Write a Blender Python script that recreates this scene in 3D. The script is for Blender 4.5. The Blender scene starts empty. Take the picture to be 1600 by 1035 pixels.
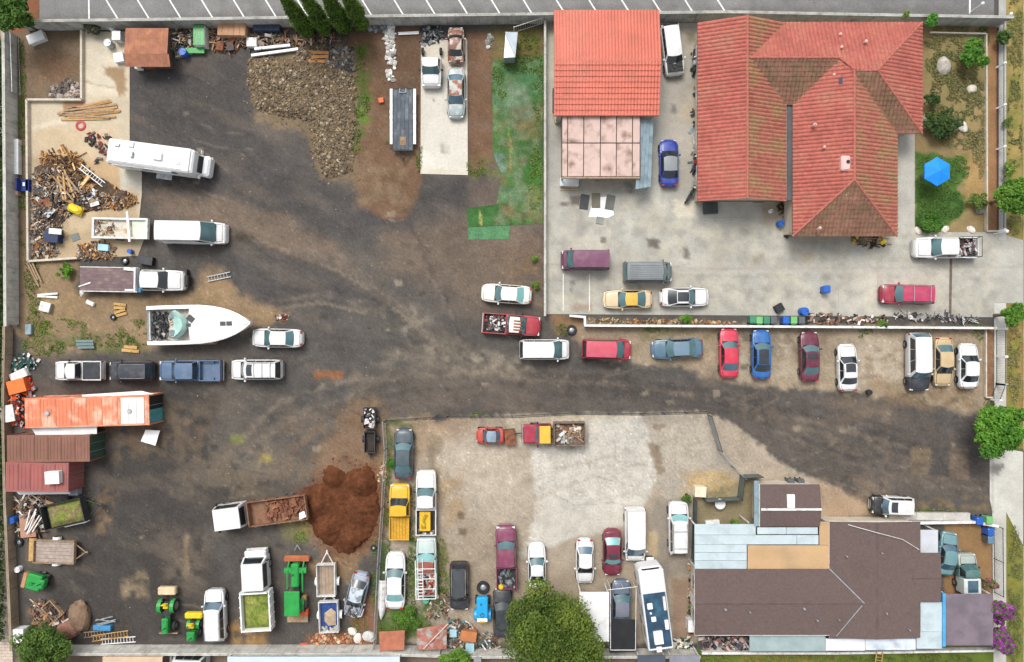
import bpy, bmesh, math, random
import numpy as np
from mathutils import Vector, Matrix
R = math.radians
random.seed(7); rng = np.random.default_rng(7)
scene = bpy.context.scene
C = scene.collection
# ---------------------------------------------------------------- camera, sky, sun, exposure
S = 16.0; CX, CY = 800.0, 517.5; H = 66.0        # survey: 16 plan units per metre, drone 66 m above the yard
cam = bpy.data.cameras.new('drone_camera'); camo = bpy.data.objects.new('drone_camera', cam); C.objects.link(camo)
camo.location = (0, 0, H); camo.rotation_euler = (0, 0, 0)
cam.sensor_width = 36; cam.lens = 36 * H / 100.0; cam.clip_end = 3000
scene.camera = camo
world = bpy.data.worlds.new('World'); scene.world = world; world.use_nodes = True
wn = world.node_tree.nodes; wl = world.node_tree.links; wn.clear()
sky = wn.new('ShaderNodeTexSky'); sky.sky_type = 'NISHITA'; sky.sun_disc = False
SUN_EL, SUN_AZ = R(58), R(-25)                   # azimuth from the top of the picture, clockwise
sky.sun_elevation = SUN_EL; sky.sun_rotation = SUN_AZ; sky.dust_density = 4.0; sky.air_density = 1.0; sky.ozone_density = 1.0
hs = wn.new('ShaderNodeHueSaturation'); hs.inputs['Saturation'].default_value = 0.22
bg = wn.new('ShaderNodeBackground'); bg.inputs['Strength'].default_value = 0.12
wo = wn.new('ShaderNodeOutputWorld')
wl.new(sky.outputs[0], hs.inputs['Color']); wl.new(hs.outputs[0], bg.inputs[0]); wl.new(bg.outputs[0], wo.inputs[0])
sun = bpy.data.lights.new('sun', 'SUN'); sun.energy = 1.2; sun.angle = R(24); sun.color = (1.0, 0.96, 0.9)
suno = bpy.data.objects.new('sun', sun); C.objects.link(suno); suno.location = (0, 0, 120)
sd = Vector((math.sin(SUN_AZ) * math.cos(SUN_EL), math.cos(SUN_AZ) * math.cos(SUN_EL), math.sin(SUN_EL)))
suno.rotation_euler = sd.to_track_quat('Z', 'Y').to_euler()
vs = scene.view_settings; vs.view_transform = 'Standard'; vs.look = 'None'; vs.gamma = 1; vs.use_curve_mapping = False
vs.exposure = 0.78
# ---------------------------------------------------------------- helpers
def W(px, py, h=0.0):
    k = (H - h) / H / S
    return ((px - CX) * k, (CY - py) * k, h)
def lin(c):
    c = c / 255.0
    return c / 12.92 if c <= .04045 else ((c + .055) / 1.055) ** 2.4
def c3(r, g, b, k=0.8): return (lin(r) * k, lin(g) * k, lin(b) * k)
def tag(o, label=None, cat=None, group=None, kind=None):
    if label: o['label'] = label
    if cat: o['category'] = cat
    if group: o['group'] = group
    if kind: o['kind'] = kind
    return o
def thing(name, label, cat, px, py, ang=0, group=None, z=0.0, h=0.0):
    o = bpy.data.objects.new(name, None); C.objects.link(o)
    p = W(px, py, h); o.location = (p[0], p[1], z); o.rotation_euler = (0, 0, R(ang)); o.empty_display_size = .3
    return tag(o, label, cat, group)
# --- numpy value noise
def _h(ix, iy, s):
    n = (ix * 374761393 + iy * 668265263 + s * 1442695041) & 0xffffffff
    n = ((n ^ (n >> 13)) * 1274126177) & 0xffffffff
    return ((n ^ (n >> 16)) & 0xffff) / 65535.0
def vnoise(x, y, s=0):
    xi = np.floor(x).astype(np.int64); yi = np.floor(y).astype(np.int64); fx = x - xi; fy = y - yi
    fx = fx * fx * (3 - 2 * fx); fy = fy * fy * (3 - 2 * fy)
    a = _h(xi, yi, s); b = _h(xi + 1, yi, s); c = _h(xi, yi + 1, s); d = _h(xi + 1, yi + 1, s)
    return (a * (1 - fx) + b * fx) * (1 - fy) + (c * (1 - fx) + d * fx) * fy
def fbm(x, y, s=0, o=4):
    t = 0; a = .5; n = 0
    for i in range(o):
        t = t + a * vnoise(x * 2 ** i + i * 17.3, y * 2 ** i - i * 9.1, s + i); n += a; a *= .55
    return t / n
def sdf_poly(X, Y, pts):
    P = np.array(pts, float); Q = np.roll(P, -1, 0); d = np.full(X.shape, 1e9); ins = np.zeros(X.shape, bool)
    for (ax, ay), (bx, by) in zip(P, Q):
        ex, ey = bx - ax, by - ay; L = ex * ex + ey * ey + 1e-9
        t = np.clip(((X - ax) * ex + (Y - ay) * ey) / L, 0, 1)
        d = np.minimum(d, (X - ax - t * ex) ** 2 + (Y - ay - t * ey) ** 2)
        c = ((ay > Y) != (by > Y)); xx = ax + (Y - ay) * ex / (ey if abs(ey) > 1e-9 else 1e-9)
        ins ^= c & (X < xx)
    d = np.sqrt(d); return np.where(ins, -d, d)
def dist_line(X, Y, pts):
    d = np.full(X.shape, 1e9)
    for (ax, ay), (bx, by) in zip(pts[:-1], pts[1:]):
        ex, ey = bx - ax, by - ay; L = ex * ex + ey * ey + 1e-9
        t = np.clip(((X - ax) * ex + (Y - ay) * ey) / L, 0, 1)
        d = np.minimum(d, (X - ax - t * ex) ** 2 + (Y - ay - t * ey) ** 2)
    return np.sqrt(d)
def paint(X, Y, base, strokes, seed=0):
    """soil, stain and wear albedo: soft-edged patches laid over one another in plan"""
    col = np.empty(X.shape + (3,)); col[:] = base
    for i, st in enumerate(strokes):
        kind, pts, c, a, soft, warp, patch = (list(st) + [.0] * 7)[:7]
        if kind == 'l': wid = st[7]
        P = np.array(pts, float); m = soft + warp + (st[7] if kind == 'l' else 0) + 6
        sel = (X > P[:, 0].min() - m) & (X < P[:, 0].max() + m) & (Y > P[:, 1].min() - m) & (Y < P[:, 1].max() + m)
        if not sel.any(): continue
        x = X[sel]; y = Y[sel]; s = seed + i * 31
        if warp:
            k = max(6.0, warp * 1.6)
            x2 = x + (fbm(x / k, y / k, s + 5) - .5) * 2.4 * warp; y2 = y + (fbm(x / k + 40, y / k, s + 9) - .5) * 2.4 * warp
        else: x2, y2 = x, y
        d = sdf_poly(x2, y2, pts) if kind == 'p' else dist_line(x2, y2, pts) - wid / 2
        soft = max(soft, .6); t = np.clip((soft - d) / (2 * soft), 0, 1); t = t * t * (3 - 2 * t) * a
        if patch:
            n = fbm(x / 14, y / 14, s + 3, 5); t = t * np.clip((n - (patch - .12)) / .24, 0, 1)
        col[sel] = col[sel] * (1 - t[:, None]) + np.array(c) * t[:, None]
    return col
# --- mesh builder
class MB:
    def __init__(s): s.v = []; s.f = []; s.m = []; s.c = None
    def add(s, vs_, fs, mi=0):
        n = len(s.v); s.v.extend(vs_); s.f.extend([tuple(i + n for i in f) for f in fs]); s.m.extend([mi] * len(fs)); return s
    def box(s, x0, x1, y0, y1, z0, z1, mi=0, tx=0, ty=0, rot=0, c=None):
        v = [(x0, y0, z0), (x1, y0, z0), (x1, y1, z0), (x0, y1, z0), (x0 + tx, y0 + ty, z1), (x1 - tx, y0 + ty, z1), (x1 - tx, y1 - ty, z1), (x0 + tx, y1 - ty, z1)]
        if rot:
            ca, sa = math.cos(rot), math.sin(rot); cx, cy = c or ((x0 + x1) / 2, (y0 + y1) / 2)
            v = [(cx + (x - cx) * ca - (y - cy) * sa, cy + (x - cx) * sa + (y - cy) * ca, z) for x, y, z in v]
        return s.add(v, [(0, 3, 2, 1), (4, 5, 6, 7), (0, 1, 5, 4), (1, 2, 6, 5), (2, 3, 7, 6), (3, 0, 4, 7)], mi)
    def cbox(s, x0, x1, y0, y1, z0, z1, b=.05, mi=0):      # box with chamfered vertical and top edges
        def ring(i, z): return [(x0 + i + b, y0 + i, z), (x1 - i - b, y0 + i, z), (x1 - i, y0 + i + b, z), (x1 - i, y1 - i - b, z), (x1 - i - b, y1 - i, z), (x0 + i + b, y1 - i, z), (x0 + i, y1 - i - b, z), (x0 + i, y0 + i + b, z)]
        v = ring(0, z0) + ring(0, z1 - b) + ring(b, z1); f = [tuple(range(7, -1, -1)), tuple(range(16, 24))]
        for k in (0, 8): f += [(k + i, k + (i + 1) % 8, k + 8 + (i + 1) % 8, k + 8 + i) for i in range(8)]
        return s.add(v, f, mi)
    def cyl(s, p0, p1, r0, r1=None, n=10, mi=0, caps=True):
        r1 = r0 if r1 is None else r1; a = Vector(p0); b = Vector(p1); d = (b - a).normalized()
        u = d.orthogonal().normalized(); w = d.cross(u); v = []
        for p, r in ((a, r0), (b, r1)):
            for i in range(n): t = 2 * math.pi * i / n; v.append(tuple(p + u * (r * math.cos(t)) + w * (r * math.sin(t))))
        f = [(i, (i + 1) % n, n + (i + 1) % n, n + i) for i in range(n)]
        if caps: f += [tuple(range(n - 1, -1, -1)), tuple(range(n, 2 * n))]
        return s.add(v, f, mi)
    def tube(s, pts, r, n=6, mi=0):
        for a, b in zip(pts[:-1], pts[1:]): s.cyl(a, b, r, r, n, mi)
        return s
    def lathe(s, prof, n=16, mi=0, c=(0, 0, 0), axis='z'):
        v = []
        for r, z in prof:
            for i in range(n):
                t = 2 * math.pi * i / n; x, y = r * math.cos(t), r * math.sin(t)
                v.append((c[0] + x, c[1] + y, c[2] + z) if axis == 'z' else (c[0] + x, c[1] + z, c[2] + y))
        f = []
        for k in range(len(prof) - 1): f += [(k * n + i, k * n + (i + 1) % n, (k + 1) * n + (i + 1) % n, (k + 1) * n + i) for i in range(n)]
        return s.add(v, f, mi)
    def grid(s, rows, mi=0, closed=False):
        n = len(rows[0]); v = [p for r in rows for p in r]; f = []
        for k in range(len(rows) - 1): f += [(k * n + i, k * n + i + 1, (k + 1) * n + i + 1, (k + 1) * n + i) for i in range(n - 1)]
        return s.add(v, f, mi)
    def prism(s, pts, z0, z1, mi=0):
        n = len(pts); v = [(x, y, z0) for x, y in pts] + [(x, y, z1) for x, y in pts]
        return s.add(v, [tuple(range(n - 1, -1, -1)), tuple(range(n, 2 * n))] + [(i, (i + 1) % n, n + (i + 1) % n, n + i) for i in range(n)], mi)
    def build(s, name, mats, parent=None, smooth=None):
        me = bpy.data.meshes.new(name); me.from_pydata(s.v, [], s.f)
        for m in (mats if isinstance(mats, (list, tuple)) else [mats]): me.materials.append(m)
        if any(s.m): me.polygons.foreach_set('material_index', s.m)
        if smooth:
            me.polygons.foreach_set('use_smooth', [True] * len(me.polygons)); me.set_sharp_from_angle(angle=R(smooth))
        me.update()
        o = bpy.data.objects.new(name, me); C.objects.link(o)
        if parent: o.parent = parent
        return o
def recalc(o):
    bm = bmesh.new(); bm.from_mesh(o.data); bmesh.ops.recalc_face_normals(bm, faces=bm.faces); bm.to_mesh(o.data); bm.free(); return o
def share(src, parent, loc=(0, 0, 0), rot=0, name=None):
    o = src.copy(); C.objects.link(o); o.parent = parent; o.location = loc; o.rotation_euler = (0, 0, rot); return o
def npmesh(name, V, F, mats, col=None, parent=None, smooth=False):
    """V (n,3), F (m,k) faces all of one size, col (n,3)"""
    me = bpy.data.meshes.new(name); V = np.asarray(V, np.float32); F = np.asarray(F, np.int32); k = F.shape[1]
    me.vertices.add(len(V)); me.vertices.foreach_set('co', V.ravel())
    me.loops.add(F.size); me.loops.foreach_set('vertex_index', F.ravel())
    me.polygons.add(len(F)); me.polygons.foreach_set('loop_start', np.arange(0, F.size, k, dtype=np.int32))
    me.update(calc_edges=True)
    me.polygons.foreach_set('use_smooth', np.full(len(F), bool(smooth)))
    if col is not None:
        a = me.attributes.new('Col', 'FLOAT_COLOR', 'POINT'); a.data.foreach_set('color', np.c_[col, np.ones(len(V))].astype(np.float32).ravel())
    me.materials.append(mats); me.validate(); o = bpy.data.objects.new(name, me); C.objects.link(o)
    if parent: o.parent = parent
    return o
# ---------------------------------------------------------------- materials
_M = {}
def mk(name, rgb=None, rough=.75, metal=0, var=.15, vs=1.2, fine=.08, fs=14, bump=0, bs=25, coat=0, rgb2=None, s2=1.0, lo=.5, hi=.62, spec=.4, wave=None, obj=True, brick=None):
    if name in _M: return _M[name]
    m = bpy.data.materials.new(name); m.use_nodes = True; N = m.node_tree.nodes; L = m.node_tree.links; _M[name] = m
    b = N['Principled BSDF']; b.inputs['Roughness'].default_value = rough; b.inputs['Metallic'].default_value = metal
    b.inputs['Specular IOR Level'].default_value = spec; b.inputs['Coat Weight'].default_value = coat; b.inputs['Coat Roughness'].default_value = .12
    tc = N.new('ShaderNodeTexCoord'); oi = N.new('ShaderNodeObjectInfo'); mu = N.new('ShaderNodeMath'); mu.operation = 'MULTIPLY'; mu.inputs[1].default_value = 60
    L.new(oi.outputs['Random'], mu.inputs[0]); va = N.new('ShaderNodeVectorMath'); va.operation = 'ADD'
    L.new(tc.outputs['Object'], va.inputs[0]); L.new(mu.outputs[0], va.inputs[1]); co = va.outputs[0] if obj else tc.outputs['Object']
    def noise(sc, det=4): n = N.new('ShaderNodeTexNoise'); n.inputs['Scale'].default_value = sc; n.inputs['Detail'].default_value = det; L.new(co, n.inputs['Vector']); return n.outputs['Fac']
    def mr(src, a, b2, lo_, hi_): r = N.new('ShaderNodeMapRange'); r.inputs[1].default_value = a; r.inputs[2].default_value = b2; r.inputs[3].default_value = lo_; r.inputs[4].default_value = hi_; L.new(src, r.inputs[0]); return r.outputs[0]
    def mix(f, a, b2, t='MIX'):
        x = N.new('ShaderNodeMix'); x.data_type = 'RGBA'; x.blend_type = t
        for i, q in ((0, f), (6, a), (7, b2)):
            if isinstance(q, (int, float)): x.inputs[i].default_value = q
            elif isinstance(q, tuple): x.inputs[i].default_value = (*q, 1)
            else: L.new(q, x.inputs[i])
        return x.outputs[2]
    if rgb is None: at = N.new('ShaderNodeAttribute'); at.attribute_name = 'Col'; c = at.outputs['Color']
    else: c = rgb
    if rgb2 is not None: c = mix(mr(noise(s2, 6), lo, hi, 0, 1), c, rgb2)
    if brick:
        bt = N.new('ShaderNodeTexBrick'); bt.inputs['Scale'].default_value = 1; bt.inputs['Brick Width'].default_value = brick[0]; bt.inputs['Row Height'].default_value = brick[1]
        bt.inputs['Mortar Size'].default_value = brick[2]; bt.inputs['Color1'].default_value = (1, 1, 1, 1); bt.inputs['Color2'].default_value = (.86, .86, .86, 1); bt.inputs['Mortar'].default_value = (.6, .6, .6, 1)
        L.new(tc.outputs['Object'], bt.inputs['Vector']); c = mix(1.0, c, bt.outputs['Color'], 'MULTIPLY')
    if var: c = mix(1.0, c, mr(noise(vs), .3, .7, 1 - var, 1 + var), 'MULTIPLY')
    if fine: c = mix(1.0, c, mr(noise(fs, 5), .3, .7, 1 - fine, 1 + fine), 'MULTIPLY')
    if isinstance(c, tuple): b.inputs['Base Color'].default_value = (*c, 1)
    else: L.new(c, b.inputs['Base Color'])
    if bump:
        bp = N.new('ShaderNodeBump'); bp.inputs['Strength'].default_value = bump; bp.inputs['Distance'].default_value = .04; L.new(noise(bs, 5), bp.inputs['Height']); L.new(bp.outputs[0], b.inputs['Normal'])
    return m
def cpaint(rgb, rust=None, key=None):
    k = 'paint_%d_%d_%d' % tuple(int(x * 999) for x in rgb) + (key or '')
    if rust: return mk(k + 'r', rgb, .5, 0, .12, 2, .06, 20, coat=.15, rgb2=rust, s2=1.6, lo=.48, hi=.56)
    return mk(k, rgb, .42, 0, .08, 1.4, .06, 9, coat=.3, rgb2=tuple(.78 * x + .22 * y for x, y in zip(rgb, (.30, .27, .23))), s2=1.6, lo=.46, hi=.78)
M_BLACK = mk('black_plastic', (.018, .018, .02), .6, fine=.2)
M_TYRE = mk('tyre_rubber', (.025, .025, .026), .85, fine=.2)
M_RIM = mk('wheel_alloy', (.42, .42, .43), .35, .8)
M_CHROME = mk('bright_metal', (.6, .6, .6), .25, 1, var=.05)
M_GLASS = {'teal': mk('sky_teal_glass', (.055, .125, .135), .12, var=.25, vs=.8, fine=0, spec=.8, coat=.5), 'dark': mk('dark_glass', (.015, .02, .024), .1, var=.2, fine=0, spec=.7, coat=.5),  # teal entry: reflected sky is put into the base colour
           'aqua': mk('pale_glass', (.16, .36, .36), .14, var=.2, vs=.9, fine=0, spec=.8, coat=.5), 'blue': mk('slate_glass', (.05, .10, .14), .12, var=.25, fine=0, spec=.8, coat=.5)}
M_LAMP = mk('lamp_lens', (.6, .6, .58), .2, var=.1, coat=.6); M_TAIL = mk('tail_lens', (.28, .012, .015), .25, var=.1, coat=.5)
M_WHITE = mk('white_metal', (.74, .75, .75), .5, var=.06)
M_WHITED = mk('weathered_white', (.66, .66, .64), .6, rgb2=(.42, .40, .36), s2=2.2, lo=.52, hi=.7)
M_STEEL = mk('galvanised_steel', (.38, .41, .43), .45, .55, var=.2, vs=3)
M_DARKST = mk('dark_steel', (.045, .047, .05), .6, .3, var=.25)
M_RUST = mk('rusty_steel', (.20, .075, .035), .85, var=.3, vs=2.5, rgb2=(.11, .05, .03), s2=3)
M_WOOD = mk('weathered_wood', (.30, .21, .13), .85, var=.3, vs=4, fine=.2)
M_WOODY = mk('yellow_wood', (.46, .28, .10), .8, var=.25, vs=4, fine=.2)
M_CONC = mk('concrete', (.46, .44, .40), .9, var=.18, vs=.8, fine=.12, fs=8, rgb2=(.30, .27, .23), s2=.7, lo=.55, hi=.75)
M_BLOCK = mk('block_wall', (.40, .40, .37), .9, var=.2, vs=.7, fine=.1, fs=6, rgb2=(.24, .23, .19), s2=1.1, lo=.52, hi=.72, brick=(.8, .4, .02))
M_STUCCO = mk('cream_stucco', (.50, .44, .35), .9, var=.12, fine=.08)
M_VC = mk('painted_by_piece', None, .85, var=.15, vs=3, fine=.15, fs=16)
M_LEAF = mk('leaf', None, .7, var=.1, vs=2, fine=0, spec=.25)
M_BARK = mk('bark', (.12, .085, .06), .9, var=.3, vs=5)
# ---------------------------------------------------------------- ground, pavements, parking lot
def P(*a): return list(a)
DK = c3(78, 75, 74); MD = c3(88, 84, 80); BR = c3(128, 112, 96); TAN = c3(160, 130, 92); LT = c3(172, 160, 142); GRN = c3(74, 100, 40); DIRT = c3(120, 92, 68); ORG = c3(160, 112, 66)
CONCC = c3(205, 200, 188)
G = [
 ('p', P((20,40),(135,45),(135,160),(50,160),(50,412),(25,515)), c3(122,104,84), .95, 6, 8),
 ('p', P((60,90),(110,90),(110,130),(60,130)), c3(142,106,80), .5, 14, 10),
 ('p', P((200,85),(392,85),(400,205),(470,285),(560,292),(650,292),(735,275),(738,335),(620,380),(500,372),(380,330),(300,300),(203,240)), DK, .85, 14, 14),
 ('p', P((240,300),(340,310),(470,350),(560,420),(480,410),(360,370),(240,330)), c3(122,106,92), .8, 18, 16),
 ('p', P((336,398),(400,386),(500,408),(560,450),(540,500),(420,490),(345,450)), DK, .8, 14, 12),
 ('p', P((600,370),(740,330),(848,360),(848,440),(740,480),(600,420)), c3(112,98,86), .8, 24, 18),
 ('p', P((760,380),(848,375),(848,490),(790,440)), c3(126,104,80), .6, 16, 12, .45),
 ('p', P((40,405),(120,410),(120,460),(240,465),(300,458),(330,428),(362,440),(392,470),(452,486),(440,500),(395,510),(240,545),(60,560),(30,520)), c3(152,128,98), .85, 8, 9),
 ('p', P((70,520),(235,530),(235,548),(60,560)), GRN, .6, 10, 12, .5),
 ('p', P((60,455),(120,470),(110,500),(70,490)), c3(176,150,104), .6, 10, 10, .45),
 ('p', P((545,45),(660,45),(660,282),(638,340),(600,345),(562,320),(548,270)), c3(118,92,72), .95, 6, 6),
 ('p', P((552,255),(628,255),(630,318),(558,322)), c3(136,118,96), .6, 18, 14, .45),
 ('p', P((620,55),(658,55),(658,140),(620,140)), c3(98,78,62), .7, 6, 6),
 ('l', P((566,80),(568,120),(560,160),(562,185),(556,230)), GRN, .8, 8, 8, .45, 22),
 ('p', P((548,150),(578,150),(578,195),(548,195)), c3(90,140,40), .6, 8, 9, .42),
 ('p', P((730,50),(772,50),(772,258),(730,275)), c3(116,90,70), .95, 5, 4),
 ('p', P((770,45),(848,45),(848,110),(770,110)), c3(116,104,62), .9, 6, 6),
 ('p', P((730,245),(790,245),(790,278),(730,278)), c3(102,112,52), .7, 8, 8, .42),
 ('p', P((735,280),(850,275),(848,400),(735,385)), c3(112,98,88), .6, 14, 12),
 ('p', P((390,90),(440,85),(470,72),(555,75),(560,180),(558,280),(500,282),(480,210),(400,190)), c3(124,108,86), .95, 6, 9),
 ('p', P((470,80),(530,80),(530,105),(470,105)), c3(150,104,54), .5, 8, 8),
 # scuffed pale tracks across the junction
 ('l', P((640,500),(668,540),(720,560),(820,578)), c3(170,158,138), .45, 14, 16, .48, 34),
 ('l', P((600,560),(700,556),(800,572)), c3(158,148,130), .45, 12, 14, .5, 20),
 ('l', P((560,600),(680,590),(820,592),(960,600)), c3(140,126,108), .55, 14, 12, .46, 22),
 ('l', P((560,630),(640,622),(760,620)), c3(150,126,96), .6, 10, 10, .44, 20),
 ('p', P((490,580),(536,580),(536,592),(490,592)), c3(150,96,58), .7, 3, 3),
 ('p', P((310,420),(345,420),(360,470),(345,478),(320,470)), c3(156,130,98), .6, 10, 8),
 # the row behind the middle wall
 ('p', P((892,500),(1548,512),(1548,640),(1505,648),(1440,624),(1380,618),(1300,612),(1200,606),(1130,598),(1062,574),(1000,568),(960,566),(905,540)), c3(160,144,122), .95, 6, 9),
 ('p', P((1130,520),(1250,520),(1250,590),(1150,590)), c3(178,168,148), .6, 14, 14, .4),
 ('p', P((1300,530),(1420,530),(1420,600),(1300,600)), c3(184,172,154), .7, 16, 14, .42),
 ('p', P((1000,515),(1130,515),(1130,530),(1000,530)), c3(118,112,74), .6, 8, 8, .45),
 ('p', P((1140,515),(1300,515),(1300,560),(1140,560)), c3(104,92,76), .5, 12, 12, .5),
 ('p', P((1340,590),(1500,600),(1540,640),(1400,640)), c3(134,112,86), .6, 12, 12, .44),
 ('p', P((860,490),(910,500),(905,530),(870,520)), c3(150,116,78), .7, 8, 8, .42),
 ('p', P((1100,575),(1125,575),(1125,640),(1080,615)), c3(116,104,92), .6, 8, 8),
 # driveway
 ('p', P((560,600),(900,578),(1130,608),(1300,622),(1400,636),(1530,690),(1548,690),(1548,780),(1470,776),(1400,778),(1300,760),(1200,700),(1120,645),(900,640),(610,645)), c3(94,87,81), .9, 8, 9),
 ('l', P((900,600),(1130,625),(1300,660),(1420,700),(1540,715)), c3(70,66,64), .55, 12, 10, .42, 34),
 ('l', P((1150,640),(1300,690),(1420,745),(1540,752)), c3(122,110,96), .55, 6, 8, .45, 16),
 ('l', P((1200,640),(1330,670),(1420,730)), c3(128,114,98), .4, 6, 8, .46, 12),
 ('p', P((1290,620),(1390,625),(1400,660),(1310,660)), c3(124,108,90), .5, 12, 12, .42),
 ('p', P((1424,697),(1456,697),(1452,742),(1420,742)), c3(126,108,86), .6, 2, 3),
 ('p', P((1484,700),(1512,703),(1515,750),(1482,746)), c3(128,110,94), .6, 2, 3),
 ('p', P((1454,700),(1484,700),(1482,744),(1454,742)), c3(76,73,70), .7, 4, 3),
 ('p', P((1513,700),(1545,700),(1545,748),(1515,748)), c3(76,73,70), .7, 4, 3),
 ('p', P((1330,742),(1400,745),(1370,790),(1340,775)), c3(140,122,104), .5, 10, 10, .4),
 ('l', P((1290,800),(1480,790),(1540,790)), c3(140,120,86), .7, 8, 8, .42, 22),
 ('l', P((1535,697),(1415,675),(1295,640),(1125,600),(955,573),(795,565),(685,545),(595,515)), c3(62,60,60), .42, 4, 5, .46, 6),
 ('l', P((1540,714),(1420,692),(1300,657),(1130,617),(960,590),(800,582),(690,562),(600,532)), c3(66,63,62), .42, 4, 5, .46, 8),
 ('l', P((1544,725),(1424,703),(1304,668),(1134,628),(964,601),(804,593),(694,573),(604,543)), c3(132,120,106), .42, 4, 5, .46, 6),
 ('l', P((1535,720),(1415,707),(1295,675),(1145,617),(955,590),(775,585),(635,595),(515,625)), c3(62,60,60), .42, 4, 5, .46, 4),
 ('l', P((1540,737),(1420,724),(1300,692),(1150,634),(960,607),(780,602),(640,612),(520,642)), c3(66,63,62), .42, 4, 5, .46, 8),
 ('l', P((1544,750),(1424,737),(1304,705),(1154,647),(964,620),(784,615),(644,625),(524,655)), c3(66,63,62), .42, 4, 5, .46, 6),
 ('l', P((1536,742),(1436,735),(1326,702),(1196,647)), c3(62,60,60), .42, 4, 5, .46, 4),
 ('l', P((1540,755),(1440,748),(1330,715),(1200,660)), c3(66,63,62), .42, 4, 5, .46, 8),
 ('l', P((1543,765),(1443,758),(1333,725),(1203,670)), c3(132,120,106), .42, 4, 5, .46, 4),
 ('l', P((696,548),(636,488),(556,428),(476,388),(356,348)), c3(132,120,106), .42, 4, 5, .46, 6),
 ('l', P((700,561),(640,501),(560,441),(480,401),(360,361)), c3(146,132,114), .42, 4, 5, .46, 6),
 ('l', P((704,573),(644,513),(564,453),(484,413),(364,373)), c3(66,63,62), .42, 4, 5, .46, 8),
 ('l', P((716,528),(696,458),(656,388),(636,328)), c3(66,63,62), .42, 4, 5, .46, 6),
 ('l', P((720,541),(700,471),(660,401),(640,341)), c3(66,63,62), .42, 4, 5, .46, 4),
 ('l', P((724,555),(704,485),(664,415),(644,355)), c3(132,120,106), .42, 4, 5, .46, 4),
 ('l', P((615,544),(515,524),(435,544),(325,604),(255,684)), c3(62,60,60), .42, 4, 5, .46, 6),
 ('l', P((620,562),(520,542),(440,562),(330,622),(260,702)), c3(66,63,62), .42, 4, 5, .46, 8),
 ('l', P((624,575),(524,555),(444,575),(334,635),(264,715)), c3(66,63,62), .42, 4, 5, .46, 8),
 ('l', P((556,589),(436,629),(356,709),(316,789),(296,889)), c3(146,132,114), .42, 4, 5, .46, 8),
 ('l', P((560,600),(440,640),(360,720),(320,800),(300,900)), c3(62,60,60), .42, 4, 5, .46, 6),
 ('l', P((564,614),(444,654),(364,734),(324,814),(304,914)), c3(132,120,106), .42, 4, 5, .46, 6),
 ('l', P((596,469),(496,449),(416,459)), c3(62,60,60), .42, 4, 5, .46, 8),
 ('l', P((600,482),(500,462),(420,472)), c3(132,120,106), .42, 4, 5, .46, 8),
 ('l', P((604,493),(504,473),(424,483)), c3(146,132,114), .42, 4, 5, .46, 6),
 ('l', P((495,604),(415,664),(395,724)), c3(66,63,62), .42, 4, 5, .46, 8),
 ('l', P((500,622),(420,682),(400,742)), c3(132,120,106), .42, 4, 5, .46, 6),
 ('l', P((504,634),(424,694),(404,754)), c3(66,63,62), .42, 4, 5, .46, 4),
 # lower lot
 ('p', P((604,657),(760,650),(1104,644),(1150,664),(1225,728),(1310,762),(1366,800),(1280,812),(1085,1005),(600,1005)), c3(168,155,138), .97, 4, 5),
 ('p', P((1280,750),(1345,780),(1370,808),(1285,812)), c3(168,140,112), .7, 8, 8),
 ('p', P((605,655),(740,652),(700,700),(640,720),(605,740)), c3(158,134,106), .7, 14, 14),
 ('p', P((670,690),(760,680),(820,720),(830,800),(780,830),(700,820),(680,760)), c3(186,176,160), .5, 22, 18),
 ('p', P((680,735),(720,740),(725,810),(690,830)), c3(160,132,92), .6, 10, 10, .4),
 ('p', P((720,810),(800,830),(810,1000),(700,1000)), c3(160,146,126), .7, 20, 16),
 ('p', P((790,650),(1000,648),(1006,668),(800,700)), c3(200,188,166), .7, 5, 4),
 ('p', P((828,698),(915,700),(915,655),(1000,650),(1022,690),(1026,740),(1005,800),(960,830),(900,838),(850,860),(812,872),(840,800),(832,740)), c3(196,191,180), .95, 5, 6),
 ('p', P((1005,655),(1100,650),(1120,700),(1150,745),(1080,770),(1040,790),(1025,740)), c3(170,162,148), .8, 8, 8),
 ('p', P((1060,735),(1150,735),(1150,775),(1085,775),(1070,790)), c3(176,150,106), .8, 6, 8, .36),
 ('p', P((1020,780),(1085,780),(1085,900),(1010,900)), c3(142,134,122), .8, 8, 8),
 ('p', P((1012,830),(1026,830),(1030,870),(1012,880)), c3(184,164,130), .8, 3, 4),
 ('p', P((800,900),(1000,880),(1000,1005),(800,1005)), c3(152,138,118), .7, 12, 10),
 ('p', P((1050,905),(1085,905),(1085,1000),(1052,1000)), c3(140,112,92), .7, 3, 3),
 ('p', P((600,655),(648,660),(645,700),(625,665),(612,760),(604,1000),(590,1000)), c3(70,95,48), .8, 5, 6, .36),
 ('p', P((640,840),(652,840),(700,950),(660,1000),(600,1000),(598,950),(640,940)), c3(76,104,42), .9, 6, 6, .35),
 ('p', P((680,830),(705,850),(700,935),(684,925)), c3(120,108,70), .6, 6, 8, .42),
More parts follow.
